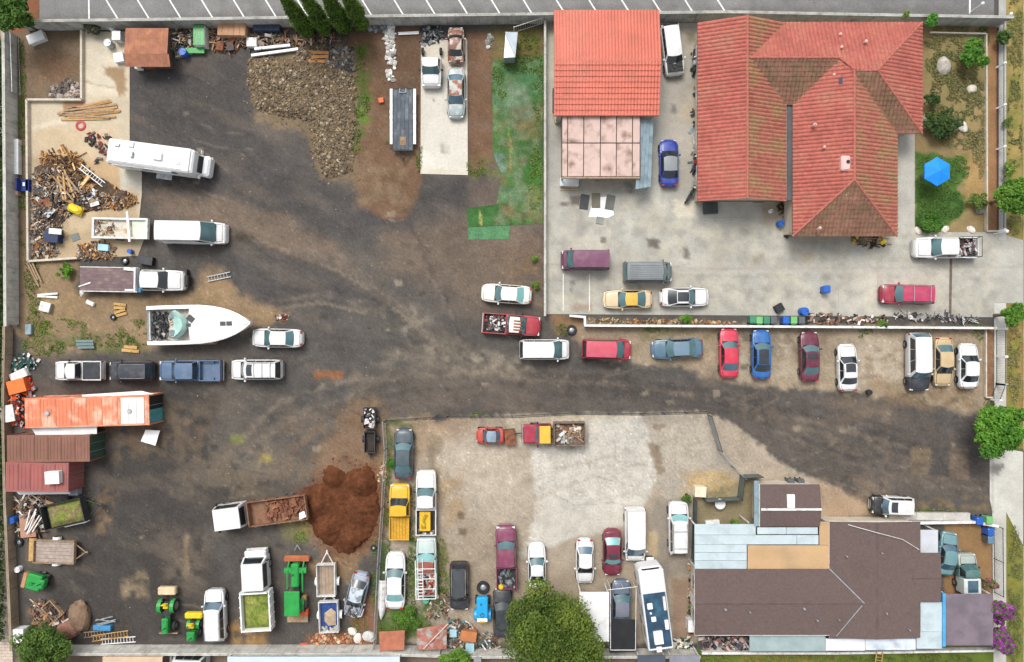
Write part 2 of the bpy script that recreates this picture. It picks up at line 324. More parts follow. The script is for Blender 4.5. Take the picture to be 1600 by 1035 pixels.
 ('l', P((905,700),(930,745),(990,760)), c3(140,134,124), .6, 1, 3, 0, 1.5), ('l', P((840,760),(900,790),(960,785),(1010,800)), c3(146,140,130), .6, 1, 3, 0, 1.5), ('l', P((920,655),(918,700)), c3(150,144,134), .6, 1, 1, 0, 1.5), ('l', P((960,655),(962,720),(1020,730)), c3(150,144,134), .6, 1, 2, 0, 1.5), ('l', P((880,830),(900,790),(985,770),(1015,745)), c3(176,172,162), .5, 3, 3, 0, 4), ('l', P((700,840),(760,780),(850,740),(1000,700)), c3(150,138,120), .45, 4, 6, .46, 6), ('l', P((720,850),(790,800),(880,760),(1010,720)), c3(156,144,126), .4, 4, 6, .46, 6), ('p', P((1012,690),(1030,700),(1040,740),(1025,740)), c3(130,112,90), .7, 2, 4), ('p', P((1010,690),(1050,690),(1050,700),(1010,700)), c3(120,106,88), .6, 3, 6, .46), ('p', P((1020,662),(1040,662),(1038,670),(1020,670)), c3(128,110,90), .7, 2, 4), ('p', P((715,800),(727,802),(725,812),(715,812)), c3(110,94,76), .8, 2, 2), ('p', P((716,825),(730,826),(728,838),(716,836)), c3(110,94,76), .8, 2, 2), ('p', P((665,680),(690,680),(690,740),(672,740)), c3(120,106,84), .6, 5, 6, .42),
 # lower yard
 ('p', P((30,600),(250,600),(350,610),(330,700),(420,760),(320,830),(380,1000),(40,1000),(110,870),(150,790),(150,720),(240,660)), c3(70,66,63), .85, 12, 14),
 ('p', P((160,640),(320,640),(330,690),(180,720)), c3(128,108,86), .5, 18, 18, .46),
 ('p', P((280,700),(420,690),(500,740),(380,790),(290,760)), c3(118,106,90), .6, 24, 20, .4),
 ('l', P((292,840),(290,900)), c3(160,136,104), .6, 4, 5, 0, 8),
 ('p', P((150,780),(180,760),(175,830),(150,830)), c3(132,110,86), .7, 8, 8, .4),
 ('p', P((190,910),(225,895),(230,935),(195,940)), c3(150,132,106), .7, 8, 8, .4),
 ('p', P((250,820),(330,840),(320,920),(260,920)), c3(118,106,92), .5, 14, 12, .42),
 ('p', P((360,975),(425,975),(415,1010),(365,1010)), c3(168,132,86), .8, 8, 8, .34),
 ('p', P((470,890),(560,850),(560,900),(520,910)), c3(158,128,90), .7, 10, 8, .36),
 ('p', P((480,990),(590,985),(590,1010),(480,1010)), c3(146,100,66), .8, 6, 8, .36),
 ('p', P((545,950),(590,930),(592,990),(550,985)), c3(140,98,70), .7, 8, 8),
 ('p', P((535,640),(585,620),(604,650),(604,800),(580,870),(500,870),(475,800),(510,700)), c3(138,108,82), .75, 18, 16),
 ('p', P((500,728),(540,722),(590,722),(600,780),(596,840),(560,872),(515,868),(476,830),(460,800),(460,768),(490,752)), c3(112,76,54), .75, 10, 10),
 ('p', P((440,660),(560,630),(560,740),(440,740)), c3(124,104,84), .5, 22, 20, .44),
 ('p', P((445,780),(500,820),(480,850),(440,845)), c3(150,146,84), .5, 10, 8, .4),
 ('p', P((360,680),(380,680),(380,692),(360,692)), c3(120,130,60), .7, 5, 4), ('p', P((408,710),(424,710),(424,722),(408,722)), c3(160,146,76), .7, 5, 4),
 ('p', P((40,560),(110,548),(240,552),(240,562),(60,575)), c3(76,74,74), .7, 8, 8),
 ('p', P((350,355),(378,358),(400,380),(352,378)), c3(62,56,50), .7, 6, 8, .4),
 # front garden and parkway
 ('p', P((1426,30),(1556,30),(1556,364),(1426,364)), c3(150,130,92), .97, 2, 2),
 ('p', P((1440,60),(1545,45),(1545,180),(1480,200),(1440,120)), c3(128,124,74), .6, 14, 14, .42),
 ('p', P((1428,240),(1520,244),(1500,300),(1512,330),(1470,362),(1428,362)), c3(68,106,48), .95, 4, 8),
 ('p', P((1500,245),(1540,245),(1540,330),(1510,320)), c3(168,138,92), .8, 8, 10),
 ('p', P((1545,40),(1560,40),(1560,362),(1545,362)), c3(150,104,74), .7, 3, 2),
 ('p', P((1571,-60),(1599,-60),(1599,380),(1571,400)), c3(160,140,84), .95, 2, 1),
 ('p', P((1571,470),(1599,470),(1599,700),(1571,700)), c3(152,128,74), .95, 2, 1),
 ('p', P((1571,800),(1599,800),(1599,1100),(1571,1100)), c3(134,130,62), .95, 2, 1),
 ('l', P((1585,-60),(1585,370)), c3(110,122,58), .7, 8, 6, .45, 24), ('l', P((1585,500),(1585,1100)), c3(104,120,50), .7, 8, 6, .44, 24),
 ('p', P((1537,510),(1552,510),(1552,625),(1537,625)), c3(140,104,76), .9, 2, 1),
 ('p', P((1475,820),(1550,815),(1550,930),(1475,930)), c3(150,118,82), .95, 3, 3),
 ('p', P((1090,1010),(1560,1010),(1560,1200),(1090,1200)), c3(96,112,46), .97, 2, 2),
 ('p', P((1150,1015),(1300,1015),(1300,1100),(1150,1100)), c3(140,124,66), .6, 20, 16, .44),
 ('p', P((25,1020),(1090,1020),(1090,1200),(25,1200)), c3(128,112,96), .97, 2, 2),
 ('p', P((1085,776),(1185,745),(1185,822),(1085,822)), c3(140,128,98), .9, 3, 4),
 ('p', P((-800,-800),(8,-800),(14,300),(14,420),(8,1100),(-800,1100)), c3(188,172,150), .97, 2, 1),
 ('p', P((-200,60),(6,60),(10,640),(-200,640)), c3(96,104,62), .9, 3, 3), ('p', P((-200,640),(8,640),(8,770),(-200,770)), c3(54,66,34), .9, 3, 3),
 ('p', P((-300,150),(6,150),(6,215),(-300,215)), c3(210,206,200), .9, 2, 1),
 ('p', P((0,-60),(64,-60),(60,42),(0,60)), c3(140,92,66), .9, 3, 3),
]
# oil spots, damp patches and wheel scuffs left by traffic
_r = random.Random(5)
def _yard(): 
    a = _r.choice(((220, 110, 380, 300), (330, 300, 840, 620), (160, 600, 560, 980), (560, 560, 1500, 640), (1150, 620, 1520, 760), (900, 525, 1530, 605)))
    return _r.uniform(a[0], a[2]), _r.uniform(a[1], a[3])
for _i in range(110):
    x, y = _yard(); q = _r.uniform(2, 7); G.append(('p', [(x - q, y - q * .6), (x + q, y - q * .7), (x + q * 1.1, y + q * .5), (x - q * .8, y + q * .8)], c3(58, 54, 51) if _r.random() < .6 else c3(158, 146, 126), _r.uniform(.3, .6), 1.5, 3))
for _i in range(46):
    x, y = _yard(); a = _r.uniform(-.5, .5) if y > 500 else _r.uniform(.2, .9); l = _r.uniform(40, 110); b = _r.uniform(-.4, .4); c_ = c3(60, 57, 55) if _r.random() < .5 else c3(150, 138, 120)
    for o_ in (0, 26): G.append(('l', [(x + t * l * math.cos(a + b * t) - o_ * math.sin(a), y + t * l * math.sin(a + b * t) + o_ * math.cos(a)) for t in (0, .33, .66, 1)], c_, .3, 1.5, 1.5, .46, 3))
def axis(lo, hi, step, far):
    a = list(np.arange(lo, hi + .1, step)); return np.array([-far, -far / 3, lo - 600, lo - 200, lo - 60] + a + [hi + 60, hi + 200, hi + 600, far / 3 + hi, far + hi])
gx = axis(-40, 1640, 2.7, 9000); gy = axis(-40, 1075, 2.7, 9000)
GXX, GYY = np.meshgrid(gx, gy); gc = paint(GXX, GYY, MD, G, 11)
# overall mottling of the soil: dust, damp and traffic
n1 = fbm(GXX / 60, GYY / 60, 77, 5); n2 = fbm(GXX / 14, GYY / 14, 91, 4)
gc *= (1 + (n1 - .5) * .34 + (n2 - .5) * .36)[..., None]
dust = np.clip((fbm(GXX / 110 + GYY / 90, GYY / 26 - GXX / 60, 133, 5) - .5) / .22, 0, 1)[..., None] * .22
inyard = ((GXX > 40) & (GXX < 850) & (GYY > 60) & (GYY < 1000))[..., None]
gc = np.where(inyard, gc * (1 - dust) + np.array(c3(136, 122, 106)) * dust, gc)
spk = 1 + (rng.random(GXX.shape) - .5) * .26 + np.where(rng.random(GXX.shape) > .992, .45, 0)
gc = np.where(inyard | (((GXX > 850) & (GYY > 515) & (GYY < 780)))[..., None], gc * spk[..., None], gc * (1 + (rng.random(GXX.shape) - .5) * .07)[..., None])
nx, ny = len(gx), len(gy); idx = np.arange(nx * ny).reshape(ny, nx)
GF = np.stack([idx[:-1, :-1], idx[1:, :-1], idx[1:, 1:], idx[:-1, 1:]], -1).reshape(-1, 4)
GV = np.stack([(GXX - CX) / S, (CY - GYY) / S, np.zeros_like(GXX)], -1).reshape(-1, 3)
M_SOIL = mk('soil_and_gravel', None, .95, var=.07, vs=.9, fine=.15, fs=6, bump=.2, bs=8, spec=.15, obj=False)
ground = tag(npmesh('ground', GV, GF, M_SOIL, gc.reshape(-1, 3), smooth=True), kind='structure')
def clip_rect(poly, x0, x1, y0, y1):
    def cut(pts, ax, v, keep):
        out = []
        for i in range(len(pts)):
            a, b = pts[i - 1], pts[i]; ia = keep(a[ax], v); ib = keep(b[ax], v)
            if ia != ib: t = (v - a[ax]) / (b[ax] - a[ax]); out.append((a[0] + t * (b[0] - a[0]), a[1] + t * (b[1] - a[1])))
            if ib: out.append(b)
        return out
    for ax, v, k in ((0, x0, lambda p, q: p >= q), (0, x1, lambda p, q: p <= q), (1, y0, lambda p, q: p >= q), (1, y1, lambda p, q: p <= q)):
        if poly: poly = cut(poly, ax, v, k)
    return poly
def sheet(name, poly, base, strokes, z, mat, step=3.0, skirt=.06, seed=3, mott=.25, kind='structure'):
    poly = [tuple(map(float, p)) for p in poly]; xs = [p[0] for p in poly]; ys = [p[1] for p in poly]
    X = np.arange(min(xs), max(xs) + step, step); Y = np.arange(min(ys), max(ys) + step, step)
    cx, cy = np.meshgrid((X[:-1] + X[1:]) / 2, (Y[:-1] + Y[1:]) / 2); d = sdf_poly(cx, cy, poly)
    verts = {}; V = []; F = []
    def vid(x, y):
        k = (round(x, 3), round(y, 3))
        if k not in verts: verts[k] = len(V); V.append(k)
        return verts[k]
    for j in range(cx.shape[0]):
        for i in range(cx.shape[1]):
            if d[j, i] > step: continue
            if d[j, i] < -step * .75: F.append([vid(X[i], Y[j]), vid(X[i], Y[j + 1]), vid(X[i + 1], Y[j + 1]), vid(X[i + 1], Y[j])])
            else:
                q = clip_rect(poly, X[i], X[i + 1], Y[j], Y[j + 1])
                if q and len(q) > 2:
                    f = []
                    for p in q:
                        v = vid(*p)
                        if v not in f: f.append(v)
                    if len(f) > 2:
                        ar = sum(V[f[k - 1]][0] * V[f[k]][1] - V[f[k]][0] * V[f[k - 1]][1] for k in range(len(f)))
                        if abs(ar) > 1e-4: F.append(f if ar < 0 else f[::-1])
    A = np.array(V); col = paint(A[:, 0], A[:, 1], base, strokes, seed)
    col *= (1 + (fbm(A[:, 0] / 45, A[:, 1] / 45, seed + 60, 5) - .5) * 2 * mott + (fbm(A[:, 0] / 9, A[:, 1] / 9, seed + 70, 3) - .5) * mott)[:, None]
    n = len(V); v3 = [((x - CX) / S, (CY - y) / S, z) for x, y in V]
    o = len(v3); v3 += [((x - CX) / S, (CY - y) / S, z) for x, y in poly] + [((x - CX) / S, (CY - y) / S, z - skirt) for x, y in poly]; k = len(poly)
    F += [[o + i, o + (i + 1) % k, o + k + (i + 1) % k, o + k + i] for i in range(k)]
    col = np.vstack([col, np.tile(np.array(base) * .7, (2 * k, 1))])
    me = bpy.data.meshes.new(name); me.from_pydata(v3, [], F)
    a = me.attributes.new('Col', 'FLOAT_COLOR', 'POINT'); a.data.foreach_set('color', np.c_[col, np.ones(len(v3))].astype(np.float32).ravel())
    me.materials.append(mat); ob = bpy.data.objects.new(name, me); C.objects.link(ob)
    if kind: ob['kind'] = kind
    return ob
M_PAVE = mk('worn_concrete', None, .9, var=.06, vs=.5, fine=.1, fs=7, spec=.2, obj=False)
M_ASPH = mk('asphalt', None, .95, var=.08, vs=.7, fine=.18, fs=8, spec=.15, obj=False)
M_TURF = mk('turf', None, .95, var=.2, vs=1.4, fine=.3, fs=9, bump=.5, bs=16, spec=.1, obj=False)
def joints(parent, name, segs, wid, z, mat):
    for (a, b) in segs:
        A = Vector(W(*a)); B = Vector(W(*b)); d = (B - A).normalized(); n = Vector((-d.y, d.x, 0)) * wid / 2; m = MB()
        m.add([tuple(A + n + Vector((0, 0, z))), tuple(A - n + Vector((0, 0, z))), tuple(B - n + Vector((0, 0, z))), tuple(B + n + Vector((0, 0, z)))], [(0, 1, 2, 3)]); m.build(name, mat, parent)
# parking lot along the top
lot = sheet('parking_lot', [(62, -300), (1553, -300), (1553, 26), (1130, 19), (850, 22), (640, 26), (62, 36)], c3(132, 131, 130), [
  ('p', P((1172, -300), (1178, -300), (1178, 40), (1172, 40)), c3(80, 80, 80), .7, 2, 1), ('p', P((1178, -300), (1560, -300), (1560, 40), (1178, 40)), c3(118, 117, 117), .8, 3, 1),
  ('l', P((66, 30), (640, 20), (1130, 14), (1550, 20)), c3(104, 100, 96), .5, 5, 5, .4, 10), ('l', P((100, 6), (1500, 4)), c3(146, 144, 142), .4, 6, 8, .45, 10)], .03, M_ASPH, 5, seed=21, mott=.14)
M_LINE = mk('road_paint', (.72, .72, .70), .7, var=.15, vs=4)
ln = [((138, -60), (139.5, 30))] + [((x - 36, -60), (x + 20, 31)) for x in (165, 214, 264, 314, 364, 414)] + [((x - 36, -60), (x + 16, 25)) for x in (464, 514, 565, 615, 665, 716, 767, 817)] + [((x - 36, -60), (x + 14, 19)) for x in (867, 918, 969, 1018, 1068, 1119)]
joints(lot, 'painted_line', ln, .13, .036, M_LINE); joints(lot, 'painted_line', [((1515, -60), (1515, 22))], .16, .036, M_LINE)
# house yard slab with its drive apron
OIL = c3(120, 112, 104)
yard = sheet('concrete_yard', [(853, 36), (1429, 36), (1429, 363), (1556, 363), (1599, 376), (1599, 474), (1571, 474), (1556, 496), (853, 491)], c3(176, 174, 165), [
  ('p', P((856, 300), (1230, 320), (1560, 370), (1560, 490), (856, 488)), c3(150, 146, 136), .55, 10, 14, .54), ('p', P((856, 300), (1230, 320), (1560, 370), (1560, 490), (856, 488)), c3(196, 190, 172), .5, 10, 14, .52), ('l', P((860, 440), (1100, 430), (1560, 436)), c3(140, 136, 128), .4, 3, 5, .5, 5), ('l', P((860, 458), (1100, 452), (1560, 462)), c3(146, 140, 130), .4, 3, 5, .5, 4),
  ('p', P((1036, 120), (1090, 120), (1090, 300), (1036, 300)), c3(176, 168, 156), .7, 8, 8), ('p', P((1036, 40), (1090, 40), (1090, 120), (1036, 120)), c3(168, 160, 146), .7, 8, 8),
  ('p', P((1048, 165), (1056, 165), (1056, 178), (1048, 178)), c3(110, 106, 104), .8, 3, 3), ('p', P((1064, 150), (1085, 150), (1085, 190), (1064, 190)), c3(206, 188, 160), .5, 8, 8, .42),
  ('p', P((1070, 50), (1088, 48), (1088, 70), (1074, 70)), c3(122, 112, 84), .7, 5, 5), ('p', P((856, 36), (880, 36), (880, 180), (856, 180)), c3(184, 178, 160), .6, 4, 4),
  ('p', P((1053, 312), (1085, 312), (1085, 340), (1053, 340)), c3(222, 212, 190), .6, 3, 3), ('p', P((1120, 312), (1192, 312), (1192, 356), (1100, 340)), c3(196, 192, 184), .6, 4, 3),
  ('p', P((1186, 322), (1232, 318), (1236, 350), (1192, 352)), c3(172, 156, 134), .7, 5, 6), ('p', P((1010, 374), (1030, 374), (1030, 389), (1014, 387)), c3(112, 106, 98), .9, 2, 3),
  ('p', P((1067, 388), (1076, 388), (1078, 405), (1068, 404)), c3(112, 106, 98), .9, 2, 3), ('p', P((876, 316), (888, 316), (888, 323), (876, 323)), c3(110, 104, 96), .9, 2, 2), ('p', P((891, 307), (907, 307), (905, 320), (891, 320)), c3(112, 104, 96), .9, 2, 3),
  ('p', P((940, 371), (948, 371), (946, 381), (939, 380)), c3(112, 106, 98), .9, 1, 2), ('p', P((1018, 374), (1027, 376), (1025, 388), (1014, 386)), c3(104, 98, 92), .7, 2, 3),
  ('p', P((1110, 348), (1150, 352), (1160, 380), (1120, 370)), c3(172, 166, 154), .5, 8, 8, .48), ('p', P((1176, 400), (1194, 398), (1190, 412), (1174, 414)), c3(150, 142, 126), .7, 4, 4), ('p', P((1252, 395), (1270, 395), (1268, 410), (1252, 410)), c3(160, 142, 118), .6, 4, 4),
  ('p', P((1160, 445), (1200, 445), (1200, 470), (1165, 470)), c3(140, 134, 128), .6, 5, 6, .5), ('p', P((890, 440), (900, 436), (898, 452), (892, 456)), c3(104, 98, 94), .8, 2, 3, .4), ('p', P((892, 476), (925, 476), (925, 484), (892, 484)), c3(146, 112, 84), .6, 4, 4),
  ('p', P((1240, 366), (1395, 366), (1395, 384), (1240, 384)), c3(166, 158, 146), .7, 6, 5), ('l', P((853, 424), (1560, 412)), c3(182, 176, 166), .5, 5, 5, .44, 14), ('l', P((1060, 421), (1600, 416)), c3(160, 152, 144), .6, 2, 3, .4, 3),
  ('l', P((853, 413), (1060, 417)), c3(150, 144, 132), .5, 1, 2, 0, 2), ('p', P((1404, 210), (1430, 210), (1430, 363), (1404, 363)), c3(190, 186, 176), .7, 2, 1), ('p', P((1330, 430), (1480, 425), (1480, 490), (1330, 490)), c3(192, 184, 170), .6, 10, 10, .4),
  ('p', P((1370, 430), (1378, 430), (1378, 478), (1370, 478)), c3(162, 156, 146), .6, 3, 3), ('p', P((880, 280), (1010, 280), (1000, 300), (880, 300)), c3(170, 158, 138), .6, 6, 6, .42), ('p', P((975, 285), (992, 285), (990, 302), (978, 300)), c3(110, 104, 92), .7, 4, 4, .4)],
  .045, M_PAVE, 3.2, seed=5, mott=.2)
M_JNT = mk('joint_filler', (.10, .095, .085), .95)
joints(yard, 'expansion_joint', [((1485.5, 404), (1484, 490))], .26, .05, mk('joint_soil', (.13, .10, .075), .95, var=.3, vs=3))
joints(yard, 'expansion_joint', [((853, 419), (1600, 419)), ((1095, 314), (1095, 491)), ((1200, 345), (1200, 491)), ((1310, 372), (1310, 491)), ((960, 300), (960, 491)), ((1095, 340), (1240, 340)), ((1371, 430), (1371, 478))], .035, .049, mk('joint_grey', (.30, .29, .27), .95))
joints(yard, 'painted_line', [((880, 428), (880, 486)), ((921, 428), (921, 486))], .09, .0495, mk('faded_paint', (.60, .59, .57), .8, var=.2))
# white trailer slab
sheet('trailer_slab', [(658, 64), (730, 62), (731, 274), (657, 272)], c3(212, 207, 195), [('p', P((688, 222), (702, 222), (700, 240), (690, 240)), c3(150, 146, 138), .7, 3, 4, .42), ('p', P((658, 64), (730, 64), (730, 110), (658, 110)), c3(190, 178, 156), .5, 10, 8), ('l', P((658, 268), (731, 270)), c3(200, 186, 160), .6, 4, 4, .4, 6), ('p', P((676, 155), (680, 155), (680, 160), (676, 160)), c3(120, 110, 100), .8, 1, 1)], .05, M_PAVE, 3, seed=8, mott=.08)
# L-shaped slab at the left
sheet('junk_slab', [(131, 50), (203, 50), (203, 222), (222, 224), (222, 304), (218, 340), (226, 372), (216, 400), (48, 409), (46, 158), (131, 158)], c3(198, 184, 160), [
  ('p', P((131, 50), (200, 50), (200, 150), (131, 150)), c3(214, 204, 184), .7, 8, 6), ('p', P((162, 105), (196, 105), (198, 150), (186, 152), (180, 128), (164, 116)), c3(150, 120, 84), .85, 3, 4), ('p', P((100, 157), (132, 157), (132, 175), (100, 175)), c3(150, 112, 82), .85, 3, 3),
  ('p', P((50, 200), (180, 200), (190, 240), (60, 250)), c3(204, 182, 148), .7, 8, 8), ('p', P((130, 250), (188, 250), (190, 310), (140, 320)), c3(190, 158, 118), .8, 8, 8), ('p', P((188, 262), (222, 262), (222, 304), (188, 304)), c3(196, 192, 178), .9, 1, 1),
  ('p', P((50, 240), (215, 300), (215, 400), (50, 408)), c3(176, 150, 116), .7, 10, 10), ('p', P((100, 320), (150, 330), (140, 360), (105, 360)), c3(204, 184, 152), .8, 6, 6), ('l', P((131, 128), (180, 138)), c3(160, 146, 122), .7, 1, 2, 0, 2), ('l', P((50, 200), (100, 190)), c3(222, 214, 200), .5, 3, 3, 0, 6)], .05, M_PAVE, 3, seed=14, mott=.16)
# artificial turf pieces
TS = [('p', P((768, 95), (848, 90), (848, 350), (770, 350)), c3(112, 100, 72), .75, 4, 12, .56), ('p', P((768, 95), (848, 90), (848, 350), (770, 350)), c3(120, 134, 106), .6, 4, 12, .52), ('p', P((768, 100), (848, 90), (848, 180), (768, 180)), c3(80, 122, 86), .6, 12, 12, .36), ('p', P((790, 140), (830, 140), (840, 190), (800, 190)), c3(130, 142, 122), .6, 10, 10, .4), ('p', P((800, 170), (848, 165), (848, 215), (810, 215)), c3(122, 112, 78), .7, 8, 10, .42),
      ('l', P((795, 200), (797, 225), (798, 265)), c3(170, 160, 96), .6, 1.5, 4, .36, 2), ('l', P((797, 300), (798, 330)), c3(180, 170, 110), .6, 1.5, 2, 0, 2), ('l', P((750, 330), (752, 352)), c3(180, 172, 100), .7, 1, 2, 0, 3), ('p', P((765, 240), (790, 240), (785, 268), (770, 268)), c3(120, 140, 140), .7, 4, 5, .38),
      ('p', P((780, 322), (805, 322), (802, 340), (785, 336)), c3(128, 112, 84), .7, 4, 5), ('p', P((820, 240), (848, 240), (848, 290), (822, 290)), c3(60, 104, 46), .7, 6, 8), ('p', P((780, 295), (820, 295), (820, 318), (782, 318)), c3(96, 122, 96), .6, 6, 8), ('p', P((828, 290), (848, 290), (845, 345), (832, 345)), c3(120, 128, 66), .5, 4, 6, .42)]
sheet('turf_strip', [(769, 96), (848, 88), (848, 350), (800, 352), (797, 320), (776, 318), (784, 272), (770, 240)], c3(74, 110, 60), TS, .022, M_TURF, 2.6, .02, seed=31, mott=.4)
sheet('turf_mat', [(729, 326), (780, 319), (798, 320), (801, 352), (731, 355)], c3(70, 112, 62), TS, .028, M_TURF, 2.6, .02, seed=34, mott=.3)
sheet('turf_mat', [(731, 355.5), (797, 353), (795, 374), (732, 375)], c3(92, 138, 98), [], .026, M_TURF, 2.6, .02, seed=37, mott=.2)
# pavement, kerb, street on the right
sheet('sidewalk', [(1560, -300), (1571.5, -300), (1571.5, 376), (1560, 376)], c3(176, 176, 172), [], .06, M_PAVE, 4, .1, seed=41)
sheet('sidewalk', [(1553, 474), (1571.5, 474), (1571.5, 702), (1598, 706), (1598, 852), (1571.5, 800), (1571.5, 1300), (1554, 1300), (1550, 800), (1546, 780), (1546, 700), (1553, 660)], c3(196, 194, 186), [('p', P((1546, 728), (1568, 722), (1566, 738), (1546, 746)), c3(96, 92, 86), .8, 3, 5), ('l', P((1549, 690), (1549, 800)), c3(150, 146, 136), .6, 1, 1, 0, 3)], .06, M_PAVE, 4, .1, seed=44)
sheet('street', [(1606, -900), (2300, -900), (2300, 2000), (1606, 2000)], c3(112, 112, 112), [], .012, M_ASPH, 40, .02, seed=47)
kb = MB(); 
for a, b in ((-900, 376), (474, 704), (854, 2000)): p = W(1598.5, a); q = W(1606, b); kb.box(p[0], q[0], q[1], p[1], -.05, .12)
tag(kb.build('kerb', M_CONC), kind='structure')
# neighbour's beige paving bottom left
sheet('neighbour_paving', [(-400, 800), (15, 800), (20, 1030), (24, 1300), (-400, 1300)], c3(214, 196, 180), [], .03, mk('paver', None, .9, var=.1, fine=.1, brick=(.6, .3, .03), obj=False), 6, seed=50)
# ---------------------------------------------------------------- walls and fences
def wall(name, label, pts, h, th, mat, panel=3.0, cat='wall', cap=.06, capmat=None, part='wall_panel'):
    p0 = W(*pts[0]); root = thing(name, label, cat, *pts[0]); ox, oy = p0[0], p0[1]
    for a, b in zip(pts[:-1], pts[1:]):
        A = Vector(W(*a)); B = Vector(W(*b)); d = B - A; L = d.length; n = max(1, round(L / panel)); ang = math.atan2(d.y, d.x)
        for i in range(n):
            l = L / n; m = MB(); m.box(0, l - .025, -th / 2, th / 2, -.05, h - (cap or 0)); o = m.build(part, mat, root)
            q = A + d * (i / n); o.location = (q.x - ox, q.y - oy, 0); o.rotation_euler = (0, 0, ang)
        if cap:
            m = MB(); m.box(-th / 2 - .02, L + th / 2 + .02, -th / 2 - .03, th / 2 + .03, h - cap, h); o = m.build('coping', capmat or mat, root); o.location = (A.x - ox, A.y - oy, 0.002 * pts.index(a)); o.rotation_euler = (0, 0, ang)
    return root
M_BLOCKL = mk('pale_block', (.50, .49, .45), .9, var=.16, vs=.8, fine=.1, rgb2=(.32, .30, .26), s2=1.3, lo=.5, hi=.75, brick=(.8, .4, .02))
M_CREAMW = mk('cream_curb', (.50, .45, .37), .9, var=.15, vs=2)
wall('block_wall', 'long grey block wall between the yard and the striped parking lot', [(45, 47), (330, 43.5), (650, 38.5), (850, 36), (1130, 33), (1300, 36.5), (1560, 41)], 1.9, .2, M_BLOCK)
wall('block_wall', 'pale concrete block wall down the upper left edge of the yard', [(25, 56), (27, 290), (28, 508)], 1.7, .22, M_BLOCKL)
wall('block_wall', 'low brownish block wall along the lower left edge by the containers', [(19, 512), (17, 640), (20, 780), (30, 1008)], 1.1, .2, mk('brown_block', (.30, .24, .17), .9, var=.2, brick=(.8, .4, .02)))
wall('block_wall', 'pale block wall along the bottom edge of the dirt yard', [(104, 1009), (330, 1009), (600, 1009), (690, 1012)], 1.8, .2, M_BLOCKL)
wall('block_wall', 'short pale block wall at the bottom under the big tree and motorhome', [(690, 1015), (940, 1015), (1086, 1015)], 1.6, .2, M_BLOCKL)
wall('block_wall', 'white topped garden wall behind the row of nose-in cars', [(890, 494), (912, 496), (912.5, 509), (1190, 510.5), (1545, 513)], 1.0, .16, M_BLOCKL, capmat=M_WHITED)
wall('block_wall', 'plain stucco property wall beside the green turf strip', [(851, 40), (851, 493)], .9, .15, M_BLOCKL)
wall('low_wall', 'low cream wall around the junk slab at upper left', [(131, 50), (131, 158), (46, 158), (48, 409), (125, 404)], .45, .2, M_CREAMW, cap=None)
wall('low_wall', 'long thin low wall edging the front garden', [(1450, 53), (1538, 55), (1539, 362), (1556, 362)], .35, .12, M_CREAMW, cap=None)
wall('low_wall', 'short brown planter wall beside the parked white sedan', [(1538, 516), (1538, 621), (1549, 621)], .3, .12, M_CREAMW, cap=None)
wall('low_wall', 'white topped low wall above the brown roofed house', [(1335, 817), (1386, 815), (1440, 814), (1515, 813), (1550, 819)], .8, .18, M_WHITED)
wall('low_wall', 'pale concrete retaining ledge beneath the white hatchback', [(1386, 805), (1512, 806)], .4, .7, M_CONC, cap=None)
wall('stucco_wall', 'low wall between the brown house and its neighbour below', [(1095, 1016), (1300, 1016), (1545, 1012)], .7, .15, M_WHITED)
def fence(name, label, pts, h, mat, infill=None, sp=2.6, pr=.04, pick=.22, posts_mat=None, ppw=None):
    root = thing(name, label, 'fence', *pts[0]); o0 = Vector(W(*pts[0]))
    for a, b in zip(pts[:-1], pts[1:]):
        A = Vector(W(*a)) - o0; B = Vector(W(*b)) - o0; d = B - A; L = d.length; n = max(1, round(L / sp)); ang = math.atan2(d.y, d.x); u = d / L
        for i in range(n + 1):
            q = A + d * (i / n); m = MB()
            if ppw: m.box(q.x - ppw, q.x + ppw, q.y - ppw, q.y + ppw, 0, h + .15).box(q.x - ppw - .05, q.x + ppw + .05, q.y - ppw - .05, q.y + ppw + .05, h + .15, h + .3, ty=.08, tx=.08)
            else: m.cyl((q.x, q.y, 0), (q.x, q.y, h + .05), pr)
            m.build('post', posts_mat or mat, root)
            if i < n:
                r = A + d * ((i + 1) / n); MB().cyl((q.x, q.y, h), (r.x, r.y, h), pr * .8, n=6).build('rail', mat, root); MB().cyl((q.x, q.y, .12), (r.x, r.y, .12), pr * .6, n=6).build('rail', mat, root)
                m = MB(); nn = Vector((-u.y, u.x, 0)) * .012
                if infill: m.add([tuple(p) for p in (q + nn, r + nn, r + nn + Vector((0, 0, h - .06)), q + nn + Vector((0, 0, h - .06)), q - nn, r - nn, r - nn + Vector((0, 0, h - .06)), q - nn + Vector((0, 0, h - .06)))], [(0, 1, 2, 3), (7, 6, 5, 4), (3, 2, 6, 7)]); m.build('infill_panel', infill, root)
                else:
                    k = int((r - q).length / pick)
                    for j in range(1, k): s_ = q + (r - q) * (j / k); m.cyl((s_.x, s_.y, .1), (s_.x, s_.y, h), .012, n=4)
                    m.build('pickets', mat, root)
    return root
M_SLAT = mk('green_slat', (.10, .12, .11), .8, var=.2, vs=2); M_GREYSH = mk('grey_sheet', (.30, .33, .34), .6, .2, var=.15)
fence('wire_fence', 'black topped wire fence along the driveway side of the lower lot', [(604, 657), (700, 650), (800, 650), (900, 645), (1000, 646), (1104, 643)], 1.5, M_DARKST)
fence('wire_fence', 'grey wire fence between red soil and parked cars', [(602, 657), (605, 700), (600, 790), (594, 880), (588, 1004)], 1.5, M_STEEL)
fence('sheet_gate', 'grey sheet metal gate standing open by the pale dirt', [(1105, 648), (1121, 702)], 1.6, M_DARKST, M_GREYSH, sp=3.4)
fence('wire_fence', 'bent wire fence running from the open gate to the small garden', [(1121, 702), (1142, 728), (1158, 744)], 1.4, M_STEEL)
